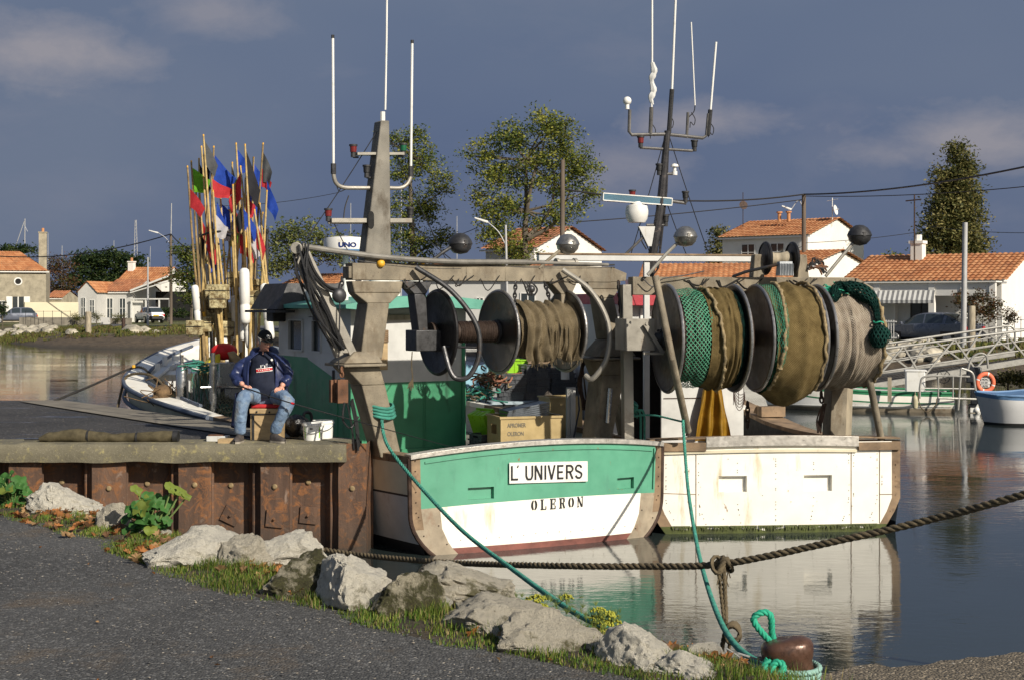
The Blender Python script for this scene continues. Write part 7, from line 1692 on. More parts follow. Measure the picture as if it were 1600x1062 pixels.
# cap
g = MB()
def capf(u, v):
    a = 2*pi*u; th = radians(84)*v; x = sin(th)*sin(a)*.084; y = -sin(th)*cos(a)*.105; z = cos(th)*.098; return HM @ Vector((x, y+.004, z+.046))
g.grid(capf, 36, 14)
def brim(u, v): a = radians(-58+116*u); r = 1+.50*v*cos(a*.95); return HM @ Vector((sin(a)*.084*(1+.10*v), -cos(a)*.105*r+.004, .058-.012*v-.014*(sin(a)**2)))
g.grid(brim, 20, 6); g.grid(lambda u, v: brim(u, v)-Vector((0,0,.004)), 20, 6); g.sphere(HM @ Vector((0,.004,.135)), .008)
cp_ = g.build('cap', m_black2, person, FP, smooth=60, recalc=False)
g = MB()
def capfront(x, z): return HM @ Vector((x, -.105*sqrt(max(0, 1-(x/.084)**2-((z-.046)/.098)**2))-.0, z))
for k in range(12): a = radians(45+270*k/12); a2 = radians(45+270*(k+1)/12); g.prism([capfront(cos(q_)*r_-.012, .100+sin(q_)*r_*.8) for q_, r_ in ((a,.016),(a2,.016),(a2,.009),(a,.009))], HM.to_3x3() @ Vector((0,-.004,0)))
g.prism([capfront(x, z) for x, z in ((.004,.094),(.022,.094),(.022,.110),(.004,.110))], HM.to_3x3() @ Vector((0,-.004,0)))
g.prism([capfront(x, z) for x, z in ((-.018,.076),(.018,.076),(.018,.080),(-.018,.080))], HM.to_3x3() @ Vector((0,-.004,0))); g.build('emblem', m_pvc, cp_, FP, smooth=0)
g = MB()
def hairf(u, v): a = radians(62+236*u); z = .055-.075*v; k = .078*(1-.06*v); return HM @ Vector((k*sin(a)*1.03, -.100*cos(a)*1.0+.002, z+.004*noise.noise(Vector((u*40, v*9, 0)))))
g.grid(hairf, 40, 6); hh = g.build('hair', m_greyhair, person, FP, smooth=60, recalc=False); hm = hh.modifiers.new('thick', 'SOLIDIFY'); hm.thickness = .006
g = MB()
for s in (-1, 1):
    g.tube([HM @ Vector((s*.012, -.105, .024)), HM @ Vector((s*.028, -.103, .028)), HM @ Vector((s*.045, -.090, .022))], .004, 5)
g.each('eyebrows', m_greyhair, person, FP)
g = MB()
for s in (-1, 1): g.sphere(HM @ Vector((s*.029,-.080,.006)), .0115, 2, 12); g.sphere(HM @ Vector((s*.029,-.0895,.0035)), .005, 1, 8)
g.each('eyes', [m_pvc, m_black, m_skin], person, FP)
g = MB(); g.tube([HM @ Vector((-.024,-.091,-.053)), HM @ Vector((0,-.100,-.050)), HM @ Vector((.024,-.091,-.053))], .0045, 6); g.build('mouth', M('dark_lips', (.25,.09,.07), .5), person, FP)
# shoes
def shoe(c, yaw, nm='shoe'):
    g = MB(); Mx = Matrix.Translation(c) @ Matrix.Rotation(yaw, 4, 'Z')
    def f(u, v):
        a = 2*pi*u; t = -.085+.25*v; w = catmull([(-.085,.005),(-.07,.034),(0,.040),(.07,.046),(.13,.042),(.155,.025),(.166,.004)], t, 1); h = catmull([(-.085,.05),(-.06,.085),(0,.085),(.05,.065),(.1,.05),(.15,.038),(.166,.02)], t, 1); return Mx @ Vector((w*cos(a), -t, .022+max(0, sin(a))**.8*h if sin(a) > 0 else .022))
    g.grid(f, 24, 16, 0); g.grid(lambda u, v: Mx @ Vector((catmull([(-.085,.008),(-.07,.038),(0,.043),(.07,.050),(.13,.046),(.155,.03),(.170,.006)], -.085+.255*v, 1)*cos(2*pi*u), .085-.255*v, .011+.011*math.copysign(1, sin(2*pi*u+.01)))), 24, 16, 1)
    return g.build('shoe', [m_shoe, m_sole], person, FP, smooth=50)
shoe((-.255,-.43,0), radians(-8)); shoe((.165,-.41,0), radians(50))
# seat box, cushion
bx_ = empty('tackle_box', FP, (-.02,.05,0), 'scuffed wooden tackle box that the man sits on', 'box')
g = MB(); g.box((-.0,.02,.155), (.36,.34,.31), 0, taper=1.0); g.box((.0,.02,.345), (.38,.36,.06)); g.build('case', m_plywood, bx_, FP, bev=.008)
g = MB(); g.b2((-.19,-.165,.305), (.19,-.158,.315)); g.sphere((-.1,-.165,.34), .012); g.sphere((.05,-.165,.335), .012); g.b2((-.155,-.165,.0), (-.13,-.153,.31)); g.build('clasp', m_steeldark, bx_, FP)
g = MB(); g.box((-.02,.03,.40), (.32,.32,.05)); tag(g.build('cushion', m_redc, None, FP, bev=.02), 'red seat cushion under the seated man', 'cushion')
# rod
rb = FP.w(-.225,-.30,.635); r2_ = FP.w(.37,-.60,.475); g = MB(); tipr = P(722,702,15.7); d_ = (tipr-rb)
pts = [rb-(r2_-rb)*.15, rb, r2_]; 
rodp = smooth_path([rb-(r2_-rb)*.12, rb, r2_, P(560,658,16.3), P(640,680,16.0), tipr], 8); Nn = len(rodp)
g.tube(rodp, [.011-.0085*i/Nn for i in range(Nn)], 8, 0); g.cyl(r2_+(rodp[18]-r2_)*.05, r2_+(rodp[18]-r2_)*.22, .0135, n=10, mi=1)
tag(g.build('fishing_rod', [m_black, m_redlight], None, WORLD), 'long black fishing rod with a red band, held by the seated man', 'fishing rod')
# buckets
for (px, py, d, r_, h_, lb) in ((489,684,16.95,.125,.205,'nearer white plastic bucket, standing left of the other one'), (505,680,17.2,.128,.215,'white plastic bucket standing behind and right of the other one')):
    c = P(px, py, d); c.z = ZQ+.006; rt = empty('bucket', WORLD, c, lb, 'bucket', 'white buckets beside the angler'); g = MB(); g.lathe([(0,0),(r_*.86,0),(r_*.88,.01),(r_*.98,h_*.84),(r_*1.05,h_*.85),(r_*1.05,h_*.92),(r_*1.0,h_*.93),(r_*1.01,h_),(r_*.94,h_),(r_*.92,h_*.9),(r_*.84,.015),(0,.012)], c, n=36); g.build('body', m_bucket, rt, smooth=40)
    g = MB(); g.tube([c+Vector((r_*1.06*cos(a), -r_*.5*abs(sin(a))*1.9-.01, h_*.86-abs(sin(a))*.09)) for a in [pi*k/14 for k in range(15)]], .004, 5); g.build('handle', m_chrome, rt)
    if px == 489:
        g = MB()
        for s0, s1, mi in ((-2.35,-2.25,0),(-.78,-.66,0),(-1.75,-1.45,1)):
            n_s = 4
            for j in range(n_s):
                a0_, a1_ = s0+(s1-s0)*j/n_s, s0+(s1-s0)*(j+1)/n_s; z0_, z1_ = (.03,.16) if mi == 0 else (.135,.15)
                g.add([c+Vector((cos(a)*(r_*(.885+.11*z/h_/.84)+.0015), sin(a)*(r_*(.885+.11*z/h_/.84)+.0015), z)) for a, z in ((a0_,z0_),(a1_,z0_),(a1_,z1_),(a0_,z1_))], [(0,1,2,3)], mi)
        g.build('sticker', [m_lime, m_ink], rt, smooth=0, recalc=False)
g = MB(); c = P(462,682,17.35); c.z = ZQ
def bag(u, v): a = 2*pi*u; th = pi*v; n = noise.noise(Vector((cos(a)*2, sin(a)*2, v*4)))*.25; return Vector((c.x+sin(th)*cos(a)*.15*(1+n), c.y+sin(th)*sin(a)*.13*(1+n), c.z+.14+cos(th)*(-.14)*(1+n*.4)))
g.grid(bag, 28, 16); tag(g.build('bag', M('black_bin_bag', (.015,.015,.017), .35, 0, .3, 9, .8, 14, .03), None, WORLD, smooth=60), 'crumpled black bag between the wooden box and the white buckets', 'bag')
# small boxes
tb1 = P(341,684,16.85); tb1.z = ZQ; rt = empty('bait_box', WORLD, tb1, 'flat white bait box with rusty lid on the quay left of the man', 'box'); g = MB(); g.box(tb1+Vector((0,0,.035)), (.25,.16,.065)); g.build('tray', m_greywhite, rt, bev=.006); g = MB(); g.box(tb1+Vector((-.02,0,.074)), (.18,.12,.012)); g.build('lid', m_rust, rt, bev=.003)
tb2 = P(357,690,16.62); tb2.z = ZQ; g = MB(); g.box(tb2+Vector((0,0,.026)), (.23,.12,.05)); g.box(tb2+Vector((0,0,.053)), (.21,.10,.006)); tag(g.build('small_box', m_plywood, None, WORLD, bev=.004), 'small flat wooden box in front of the white bait box', 'box')
# rod bag
g = MB(); q = [G(62+213*k/14, 694.5-6.5*k/14, ZQ)+Vector((0,0,.055+.006*sin(k*1.7))) for k in range(15)]; q = [P(0,0,1)*0+v for v in q]
rr_ = [.03,.06,.062,.075,.078,.07,.06,.055,.052,.055,.057,.062,.066,.068,.068]
for k, v in enumerate(q): v.y = 16.75; v.x = (62+213*k/14-HX)/F*16.75; v.z = ZQ+rr_[k]*.9+.004
sp2 = smooth_path(q, 4); rr2 = [rr_[min(14, i//4)]*(1-(i % 4)/4)+rr_[min(14, i//4+1)]*(i % 4)/4 for i in range(len(sp2))]
v0 = len(g.v); g.tube(sp2, rr2, 18, 0); 
for i in range(v0, len(g.v)): g.v[i] += Vector((0,1,1))*noise.noise(g.v[i]*8)*.014; g.v[i].z = max(g.v[i].z, ZQ+.003)
g.tube([v+Vector((0,0,0)) for v in q[:1]]+[q[0]-Vector((.18,0,-.0))], .012, 6, 2)
for k in (5, 10): g.tube([q[k]-Vector((.012,0,0)), q[k]+Vector((.012,0,0))], rr_[k]+.004, 18, 1)
g.tube([q[-1]-Vector((.03,0,0)), q[-1]+Vector((.03,0,0))], .074, 18, 1)
tag(g.build('rod_bag', [m_khaki, m_black, m_steeldark], None, WORLD, smooth=60), 'long olive rod bag lying along the near edge of the quay', 'bag')
# ================================================================ far bank: trees
def lmat(n, a): return leafm(n, a, .35)
LG = [lmat('acacia_leaf_dark', (.05,.08,.018)), lmat('acacia_leaf', (.15,.18,.032)), lmat('acacia_leaf_light', (.27,.27,.05))]
LD = [lmat('evergreen_leaf_dark', (.012,.028,.010)), lmat('evergreen_leaf', (.028,.05,.016)), lmat('evergreen_leaf_light', (.06,.085,.022))]
LP = [lmat('poplar_leaf_dark', (.05,.06,.02)), lmat('poplar_leaf', (.13,.13,.04)), lmat('poplar_leaf_light', (.25,.22,.08))]
LR = [lmat('russet_leaf_dark', (.05,.032,.016)), lmat('russet_leaf', (.13,.065,.028)), lmat('olive_leaf', (.07,.07,.025))]
m_bark = M('grey_bark', (.11,.09,.065), .9, 0, .3, 3, .6, 14, .03)
def tree(name, label, d, blobs, trunk, mats, n, leaf=.2, clump=.55, per=34, seed=1, cat='tree', group=None, stems=None, gz=None, flat=.8, branch=True, shell=.5):
    rs_ = random.Random(seed); bx, by = trunk[-1]; gz = gz if gz is not None else T((bx-HX)/F*d, d)
    base = Vector(((bx-HX)/F*d, d, gz)); root = empty(name, WORLD, base, label, cat, group); g = MB(); t = MB(); s = d/F
    TP = [P(a, b, d) for a, b in trunk[:-1]]+[base-Vector((0,0,.3))]
    r0 = max(.06, (TP[0].z-base.z)*.018); t.tube(smooth_path(TP[::-1], 5), [r0*(1-.65*i/(5*(len(TP)-1))) for i in range(5*(len(TP)-1)+1)], 8)
    for st in (stems or []): q = [P(a, b, d+rs_.uniform(-.4,.4)) for a, b in st]; sp_ = smooth_path(q, 5); t.tube(sp_, [r0*.62*(1-.7*i/len(sp_)) for i in range(len(sp_))], 7)
    tot = sum(b[2]*b[3] for b in blobs); top = TP[0]
    for (px, py, rx, ry) in blobs:
        c = P(px, py, d); RX, RZ = rx*s, ry*s; RY = RX*flat; k_ = max(3, int(n*rx*ry/tot))
        if branch:
            j = min(TP, key=lambda q: (q-c).length); e = smooth_path([j, (j+c)/2+Vector((rs_.uniform(-.2,.2),0,-.1*RZ)), c], 4); t.tube(e, [max(.02, r0*.4*(1-.8*i/len(e))) for i in range(len(e))], 5)
        for q in range(k_):
            a = rs_.uniform(0, 2*pi); cz = rs_.uniform(-1, 1); rr = rs_.random()**shell; sn = sqrt(1-cz*cz)
            cc = c+Vector((RX*sn*cos(a)*rr, RY*sn*sin(a)*rr, RZ*cz*rr)); cs = clump*rs_.uniform(.6,1.3); mi0 = rs_.choice([0,1,1,2])
            if branch and q % 4 == 0: t.tube([c+(cc-c)*.15, cc], .012+.004*r0*10, 3)
            for l in range(per):
                p = cc+Vector((rs_.gauss(0, cs*.5), rs_.gauss(0, cs*.5), rs_.gauss(0, cs*.36))); u = Vector((rs_.gauss(0,1), rs_.gauss(0,1), rs_.gauss(0,.6))).normalized(); w = u.orthogonal().normalized(); w = (w*cos(l)+u.cross(w)*sin(l)); L_ = leaf*rs_.uniform(.6,1.2)
                g.add([p-u*L_*.5, p+w*L_*.22, p+u*L_*.5, p-w*L_*.22], [(0,1,2,3)], min(2, max(0, mi0+rs_.choice([-1,0,0,1]))))
    g.build('crown', mats, root, smooth=0, recalc=False); t.build('trunk', m_bark, root, smooth=60)
    return root
tree('acacia_tree', 'large feathery green tree standing above the drum of the green trawler', 78,
     [(800,215,42,28),(850,200,40,30),(880,230,40,34),(760,240,32,20),(770,275,38,26),(820,260,44,34),(905,262,32,26),(870,285,36,30),(765,320,30,26),(800,330,32,30),(915,300,22,20),(880,335,32,22),(775,365,34,26),(810,390,30,30),(780,420,36,22),(845,350,22,16),(740,300,14,10),(730,243,12,8),(925,265,14,10),(880,190,18,12)],
     [(822,250),(822,330),(820,380),(816,480)], LG, 500, .20, .55, 44, 3, stems=[[(825,370),(845,350),(862,320),(868,270)],[(820,350),(828,300),(838,260),(850,225)],[(824,375),(870,345),(890,300)]])
tree('acacia_tree', 'airy green tree rising right behind the grey mast of the green trawler', 82,
     [(625,225,24,22),(650,215,20,18),(660,250,32,24),(630,270,26,24),(685,280,22,16),(640,320,30,28),(670,330,28,26),(690,300,22,14),(625,360,26,22),(655,380,34,24),(690,370,20,20),(640,420,30,26),(675,425,28,20),(600,215,12,10)],
     [(640,240),(642,330),(645,400),(645,480)], LG, 300, .20, .55, 40, 7)
tree('leafy_tree', 'yellow green bushy tree behind the floats of the dan buoys', 100,
     [(440,375,30,26),(475,365,32,22),(500,380,28,24),(460,405,40,24),(430,415,22,26),(520,395,24,24),(548,385,22,18),(575,395,24,20),(600,400,16,16)],
     [(470,400),(470,480)], [lmat('pale_leaf_dark', (.07,.09,.025)), lmat('pale_leaf', (.14,.16,.045)), lmat('pale_leaf_light', (.22,.23,.08))], 200, .3, .8, 26, 9)
tree('poplar_tree', 'tall columnar poplar behind the house at the right edge', 92,
     [(1497,245,16,22),(1492,275,30,28),(1500,300,36,30),(1480,320,34,30),(1510,340,32,34),(1470,355,32,28),(1495,375,40,34),(1455,380,18,22),(1525,385,18,24),(1490,410,48,22),(1512,258,10,18)],
     [(1495,260),(1495,340),(1495,400),(1495,500)], LP, 620, .26, .7, 46, 11, shell=.5)
tree('small_poplar_tree', 'small olive green tree in the gap left of the two storey white house', 110, [(1124,362,12,12),(1122,378,17,16),(1124,396,17,14),(1118,408,18,12)], [(1122,370),(1122,470)], LP, 60, .3, .6, 28, 13)
tree('leafy_tree', 'green tree half hidden by the left side of the dan buoys', 112,
     [(290,400,22,22),(310,415,24,20),(282,430,24,20),(305,445,26,22),(325,430,20,24),(300,465,30,14),(275,392,12,10),(340,410,14,16)], [(300,410),(300,490)], [LG[0], lmat('rusty_green_leaf', (.09,.09,.03)), LG[1]], 150, .3, .75, 26, 15)
tree('evergreen_tree', 'dense dark evergreen tree behind the low white house on the left', 162,
     [(140,420,28,26),(165,410,32,20),(190,418,24,24),(150,445,40,26),(190,445,26,24),(115,440,16,20),(203,440,12,24),(215,408,14,12),(130,408,20,12),(180,400,20,10)], [(160,430),(160,495)], LD, 330, .42, .9, 34, 17, shell=.4)
tree('russet_tree', 'russet and brown bare looking tree between the stone house and the dark evergreen', 155,
     [(88,425,16,20),(100,412,16,14),(105,440,16,22),(82,448,12,20),(96,460,16,14),(76,412,10,10)], [(95,425),(95,492)], LR, 110, .3, .8, 26, 19)
tree('evergreen_tree', 'dark tree just seen over the roof ridge of the stone house', 170, [(35,392,34,7),(12,390,14,6)], [(30,395),(30,480)], LD, 40, .4, .7, 26, 21)
tree('small_bush', 'clump of dark greenery low behind the two white houses on the right', 98, [(1395,408,16,10),(1378,412,12,8),(1428,400,10,8)], [(1395,412),(1395,470)], LG, 30, .3, .6, 24, 23, cat='bush')
def bush(label, d, blobs, mats, n, seed, leaf=.12, group=None, gz=None, cl=.25): return tree('bush', label, d, blobs, [(blobs[0][0], blobs[0][1]), (blobs[0][0], blobs[0][1]+8)], mats, n, leaf, cl, 24, seed, 'bush', group, gz=gz)
bush('bush with reddish tips against the porch of the right house', 64, [(1515,480,18,20),(1540,490,18,16),(1500,470,12,12),(1555,478,14,14),(1530,465,16,12),(1575,495,14,12)], LR, 130, 31, .14, cl=.3)
bush('clipped green bush at the left of the low white house', 125, [(118,496,9,6),(127,497,7,5)], LP, 30, 33)
bush('round green bush in front of the left end of the low white house', 125, [(151,495,10,8)], LP, 24, 35)
bush('round green bush under the windows of the low white house', 125, [(184,496,12,8)], LP, 26, 37)
bush('dark clipped hedge beside the white car', 133, [(262,488,14,9),(285,489,16,9),(305,490,14,8)], LD, 90, 39, .2)
bush('tall dark hedge at the far left in front of the stone house', 124, [(4,484,10,14),(-8,484,10,14)], LD, 60, 41, .18)
bush('low bushes on the bank under the right end of the gangway', 47, [(1575,590,20,8),(1600,592,18,10),(1555,594,12,5)], LP, 60, 43, .12, gz=.1)

# ================================================================ houses
def house(name, label, px, d, phi, Lf, Lg, pye, pyr, wall, tile, ridge='x', zg=None, wins=(), chim=None, ov=.3, cat='house', group=None, hip=0, rtile=.27):
    C = P(px, 0, d); zg = zg if zg is not None else 1.2; fr = Frame(C.x, C.y, zg-.1, -phi); root = empty(name, fr, (0,0,0), label, cat, group)
    ze = ZC-(pye-HY)/F*d-fr.o.z; rd = (Lg/2 if ridge == 'x' else 0); drp = fr.w(0, rd, 0).y if ridge == 'x' else d; zr = ZC-(pyr-HY)/F*(drp)-fr.o.z
    g = MB()
    if hip: g.b2((-Lf,0,0), (0,Lg,ze)); g.add([(0,-.1,ze),(0,Lg,ze),(-hip,Lg/2,zr)], [(0,1,2)], 0)
    elif ridge == 'x':
        g.prism([(0,0,0),(0,Lg,0),(0,Lg,ze),(0,Lg/2,zr-.05),(0,0,ze)], (-Lf,0,0))
    else: g.prism([(-Lf,0,0),(0,0,0),(0,0,ze),(-Lf/2,0,zr-.05),(-Lf,0,ze)], (0,Lg,0))
    w = g.build('wall', wall, root, smooth=0)
    rf_ = MB()
    def slope(A, Bv, N_):     # A: eave corner, direction along eave Bv, up-slope vector N_
        A = Vector(A); Bv = Vector(Bv); N_ = Vector(N_); L_ = Bv.length; H_ = N_.length; nr = max(4, int(L_/rtile)); nc = max(4, int(H_/.42)); nrm = Bv.cross(N_).normalized(); nrm = nrm if nrm.z > 0 else -nrm
        vs = []; fs = []; uv = []; per = 4
        for j in range(nc):
            for e in (0, 1):
                for i in range(nr*per+1):
                    u = i/(nr*per); v = (j+e)/nc; h = .05*abs(sin(pi*i/per))+(.045 if e == 0 else .0); vs.append(A+Bv*u*(1-hip*v/Bv.length)+N_*v+nrm*(h+.02))
        W_ = nr*per+1; fs_ = []; 
        for j in range(nc):
            for i in range(nr*per): a = (2*j)*W_+i; rf_.v; fs_.append(((a, a+1, a+W_+1, a+W_), (i//per, j)))
            if j+1 < nc:
                for i in range(nr*per): a = (2*j+1)*W_+i; fs_.append(((a, a+1, a+W_+1, a+W_), (i//per, j)))
        b = len(rf_.v); rf_.v += vs
        for f, (a_, b_) in fs_: rf_.f.append(tuple(b+k for k in f)); rf_.m.append(0); rf_.uv.append([(a_+.3, b_+.3), (a_+.7, b_+.3), (a_+.7, b_+.7), (a_+.3, b_+.7)]); rf_.hasuv = True
    if ridge == 'x':
        k = (zr-ze)/(Lg/2); slope((-Lf-ov, -ov, ze-ov*k), (Lf+2*ov, 0, 0), (0, Lg/2+ov, (Lg/2+ov)*k)); slope((-Lf-ov, Lg+ov, ze-ov*k), (Lf+2*ov, 0, 0), (0, -(Lg/2+ov), (Lg/2+ov)*k))
    else:
        k = (zr-ze)/(Lf/2); slope((ov, -ov, ze-ov*k), (0, Lg+2*ov, 0), (-(Lf/2+ov), 0, (Lf/2+ov)*k)); slope((-Lf-ov, -ov, ze-ov*k), (0, Lg+2*ov, 0), (Lf/2+ov, 0, (Lf/2+ov)*k))
    rf_.build('roof', tile, root, smooth=60, recalc=False)
    g = MB()
    if ridge == 'x': g.bar((-Lf-ov,-ov*.7,ze-ov*k-.05), (ov,-ov*.7,ze-ov*k-.05), .1, .1)
    g.bar((0+.0,0,0), (0,0,.01), .01, .01); g.build('gutter', m_pvc, root)
    for (x, z, w_, h_, kind) in wins:
        if kind == 'o':
            g = MB(); g.cyl((x,-.03,z), (x,.02,z), w_/2+.12, n=20, mi=1); g.cyl((x,-.05,z), (x,-.0,z), w_/2, n=20); g.build('window', [m_dark, m_pvc], root); continue
        g = MB(); g.b2((x-w_/2,-.03,z), (x+w_/2,.03,z+h_), 0)
        if kind in 'wd':
            for q in (0,.5,1): g.b2((x-w_/2+q*w_-.03,-.05,z), (x-w_/2+q*w_+.03,-.02,z+h_), 1)
            g.b2((x-w_/2,-.05,z+h_-.05), (x+w_/2,-.02,z+h_+.01), 1); g.b2((x-w_/2,-.05,z+h_*.5), (x+w_/2,-.02,z+h_*.5+.04), 1)
        wo = g.build('window' if kind != 'd' else 'door', [m_glass, M('dark_frame', (.04,.035,.03), .6) if kind == 'd' else m_pvc], root)
        if kind == 's':
            for s in (-1, 1): g = MB(); g.b2((x+s*(w_/2+.32)-.28,-.06,z-.02), (x+s*(w_/2+.32)+.28,-.02,z+h_+.02)); g.build('shutter', m_pvc, root)
            g = MB(); g.b2((x-.05,-.05,z), (x+.05,-.02,z+h_)); g.build('frame', m_pvc, wo)
        if kind == 'g': pass
    if chim:
        x, y, w_, h_, m_ = chim; g = MB(); g.b2((x-w_/2,y-w_/2,ze), (x+w_/2,y+w_/2,zr+h_), 0); g.b2((x-w_/2-.06,y-w_/2-.06,zr+h_), (x+w_/2+.06,y+w_/2+.06,zr+h_+.12), 0); g.cyl((x,y,zr+h_+.12), (x,y,zr+h_+.5), .14, n=10, mi=1); g.build('chimney', [m_, m_tile], root)
    return root, fr, ze, zr
H = house
h_st = H('stone_house', 'old sandy stone house with a round window and white shutters at the left edge', 72, 140, -15, 9.5, 7, 422, 394, m_render, m_tile, hip=3.0, wins=((-2.6,4.0,.55,.5,'o'),(-2.6,.4,1.0,2.1,'s'),(-4.1,.9,.6,1.2,'w'),(-6.8,.6,.9,1.9,'s')), chim=(-.5,3.5,.75,1.9,m_render))
H('outbuilding', 'low stone lean-to with a brown tiled roof right of the stone house', 96, 146, 8, 1.7, 4, 466, 455, m_render, m_tile2, cat='shed', ov=.1)
H('low_white_house', 'low white bungalow wing with its grey gable turned to the road on the left bank', 151, 134.4, 10, 1.9, 5.5, 456, 440, m_greyhouse, m_tile, ridge='y', wins=((-1.35,.5,.45,1.9,'w'),(-.45,.9,.45,1.3,'w')), ov=.15)
H('low_white_house', 'low white bungalow with two tall windows behind the round bushes', 207, 136, 10, 3.0, 6.5, 456, 437, m_greyhouse, m_tile2, wins=((-2.3,.35,.6,2.0,'w'),(-1.0,.35,.6,2.0,'w')), ov=.15)
H('white_house', 'small white house with a chimney behind the bungalow on the left bank', 252, 150, 12, 5.0, 6.0, 440, 418, m_housewhite, m_tile, chim=(-4.6,2.4,.6,.55,m_housewhite), ov=.15)
# carport beside the bungalow
fr = Frame(P(207,0,136).x, 136, 1.1, -14); cr = empty('carport', fr, (0,0,0), 'open white framed carport with sloping beams right of the bungalow', 'carport'); g = MB(); g.bar((0,-.4,3.05), (3.9,-.4,4.4), .18, .16); g.bar((0,-.4,2.85), (3.9,-.4,3.9), .14, .10); g.b2((0,-.45,2.2), (4.2,-.3,2.32)); g.build('beam', m_pvc, cr)
g = MB(); g.prism([(-.2,-.3,3.2),(3.9,-.3,4.5),(3.9,5,4.9),(-.2,5,3.9)], (0,0,-.08)); g.build('roof', m_tile2, cr)
for x in (.1, 1.6, 3.0, 4.1): g = MB(); g.b2((x-.06,-.42,0), (x+.06,-.3,2.3)); g.build('post', m_pvc, cr)
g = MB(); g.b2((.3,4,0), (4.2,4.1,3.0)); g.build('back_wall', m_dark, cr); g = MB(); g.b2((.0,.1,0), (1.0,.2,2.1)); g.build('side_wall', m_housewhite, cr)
H('white_house', 'white house with a green shutter and orange roof behind the cabin visor', 512, 98, 32, 4.4, 6.0, 448, 428, m_housewhite, m_tile, wins=((-2.9,.8,.35,1.3,'g'),), chim=(1.2,3,.5,.5,m_housewhite))
H('white_house', 'tall white house with a bright gable behind the large feathery tree', 835, 84, 36, 3.6, 7.4, 386, 355, m_housewhite, m_tile2, wins=((-1.6,4.0,.9,1.1,'w'),))
H('grey_white_house', 'plain grey white house with one small window behind the green trawler', 868, 76, 12, 7.0, 5.0, 431, 410, m_greyhouse, m_tile2, wins=((-4.15,1.6,.4,.55,'w'),(-1.5,1.2,.8,1.2,'w')))
H('low_orange_roofed_house', 'low house of which only the long orange roof shows above the white trawler', 1235, 74, 10, 7.6, 5.4, 434, 412, m_housewhite, m_tile, wins=((-3,1.0,1.0,1.2,'w'),))
h2s = H('two_storey_house', 'two storey white house with a bright gable and a satellite dish', 1262, 92, 40, 6.4, 8.0, 366, 341, m_housewhite, m_tile, wins=((-2.2,4.6,1.0,1.2,'w'),(-4.4,4.6,1.0,1.2,'w'),(-3,1.0,1.2,1.9,'w')))
fr_, ze_, zr_ = h2s[1], h2s[2], h2s[3]
g = MB(); 
for x in (-3.3, -2.6): g.cyl((x,2.2,ze_+1.0), (x,2.2,ze_+1.6), .12, n=10); g.cyl((x,2.2,ze_+1.6), (x,2.2,ze_+1.7), .2, n=10)
g.build('vent_pipe', m_tile, h2s[0])
g = MB(); g.cyl((.1,3.2,zr_-.6), (.1,3.2,zr_+1.3), .03, n=6); g.lathe([(.0,.10),(.2,.12),(.34,.20),(.32,.2),(.2,.14)], (.15,3.2,zr_+.45), (.95,.1,.2), 20); g.tube([(.15,3.2,zr_+.45), (.75,2.8,zr_+.5)], .02); g.tube([(-.3,3.2,zr_+1.1), (.5,3.2,zr_+1.2)], .015); g.build('satellite_dish', m_pvc, h2s[0])
g = MB(); g.cyl((-6.0,2,ze_+.5), (-6.0,2,zr_+1.9), .025, n=6); g.lathe([(.0,.0),(.2,.03),(.3,.1)], (-6.0,2,zr_+1.0), (.75,-.6,.2), 16); g.build('antenna', m_rustdark, h2s[0])
H('white_annex', 'single storey white annex with a broad bright gable below the two storey house', 1262, 80, 38, 2.8, 8.4, 414, 391, m_housewhite, m_tile, wins=())
hr_ = H('long_house', 'single storey house with an orange roof, striped awning and porch at the right edge', 1565, 66, 34, 7.5, 8.2, 437, 396, m_housewhite, m_tile, wins=((-6.35,.15,.75,2.15,'d'),(-3.75,.15,1.0,2.2,'d')))
fr_, ze_, zr_ = hr_[1], hr_[2], hr_[3]
g = MB(); g.b2((-7.5,-1.15,ze_-.75), (0,-1.02,ze_-.12))
for x in (-7.3, -5.55, -2.9, -1.4, -.1): g.b2((x-.14,-1.2,0), (x+.14,-.98,ze_-.1))
g.b2((-7.6,-1.3,ze_-.14), (.1,0,ze_-.08)); g.b2((-5.0,-.45,.1), (-4.9,-.05,2.3)); g.build('porch', m_housewhite, hr_[0])
g = MB(); 
for k in range(24): x = -5.6+k*.12; g.add([(x,-1.22,ze_-.5),(x+.12,-1.22,ze_-.5),(x+.12,-1.5,ze_-.95),(x,-1.5,ze_-.95),(x+.12,-1.49,ze_-1.1),(x,-1.49,ze_-1.1)], [(0,1,2,3),(3,2,4,5)], k % 2)
g.build('awning', [m_pvc, M('grey_stripe', (.22,.22,.22), .8)], hr_[0], smooth=0, recalc=False)
g = MB(); x = -7.25; g.b2((-5.3,3.0,ze_+.5), (-4.7,3.6,zr_+.55)); g.b2((-5.36,2.94,zr_+.55), (-4.64,3.66,zr_+.7)); g.cyl((-5,3.3,zr_+.7), (-5,3.3,zr_+1.0), .2, n=8); g.build('chimney', m_housewhite, hr_[0])
g = MB(); g.cyl((-5.05,2.9,ze_+1), (-5.05,2.9,zr_+3.0), .035, n=6); g.bar((-5.5,2.9,zr_+2.7), (-4.7,2.9,zr_+2.75), .03, .06); g.build('antenna', m_rustdark, hr_[0])
g = MB()
for k in range(34): x = -8.2+k*.12; g.b2((x,-2.6,.1), (x+.03,-2.57,1.05))
g.b2((-8.2,-2.62,.2), (-4.1,-2.55,.26)); g.b2((-8.2,-2.62,.95), (-4.1,-2.55,1.0)); o = g.build('garden_fence', m_pvc, None, fr_); tag(o, 'white picket railing in front of the right house, left of the dark car', 'fence')
g = MB(); g.b2((-9.6,-3.2,-.2), (-5.6,-2.9,.12)); tag(g.build('low_wall', m_render, None, fr_), 'low brown stone wall under the white railing', 'wall')
g = MB(); wn = random.Random(3)
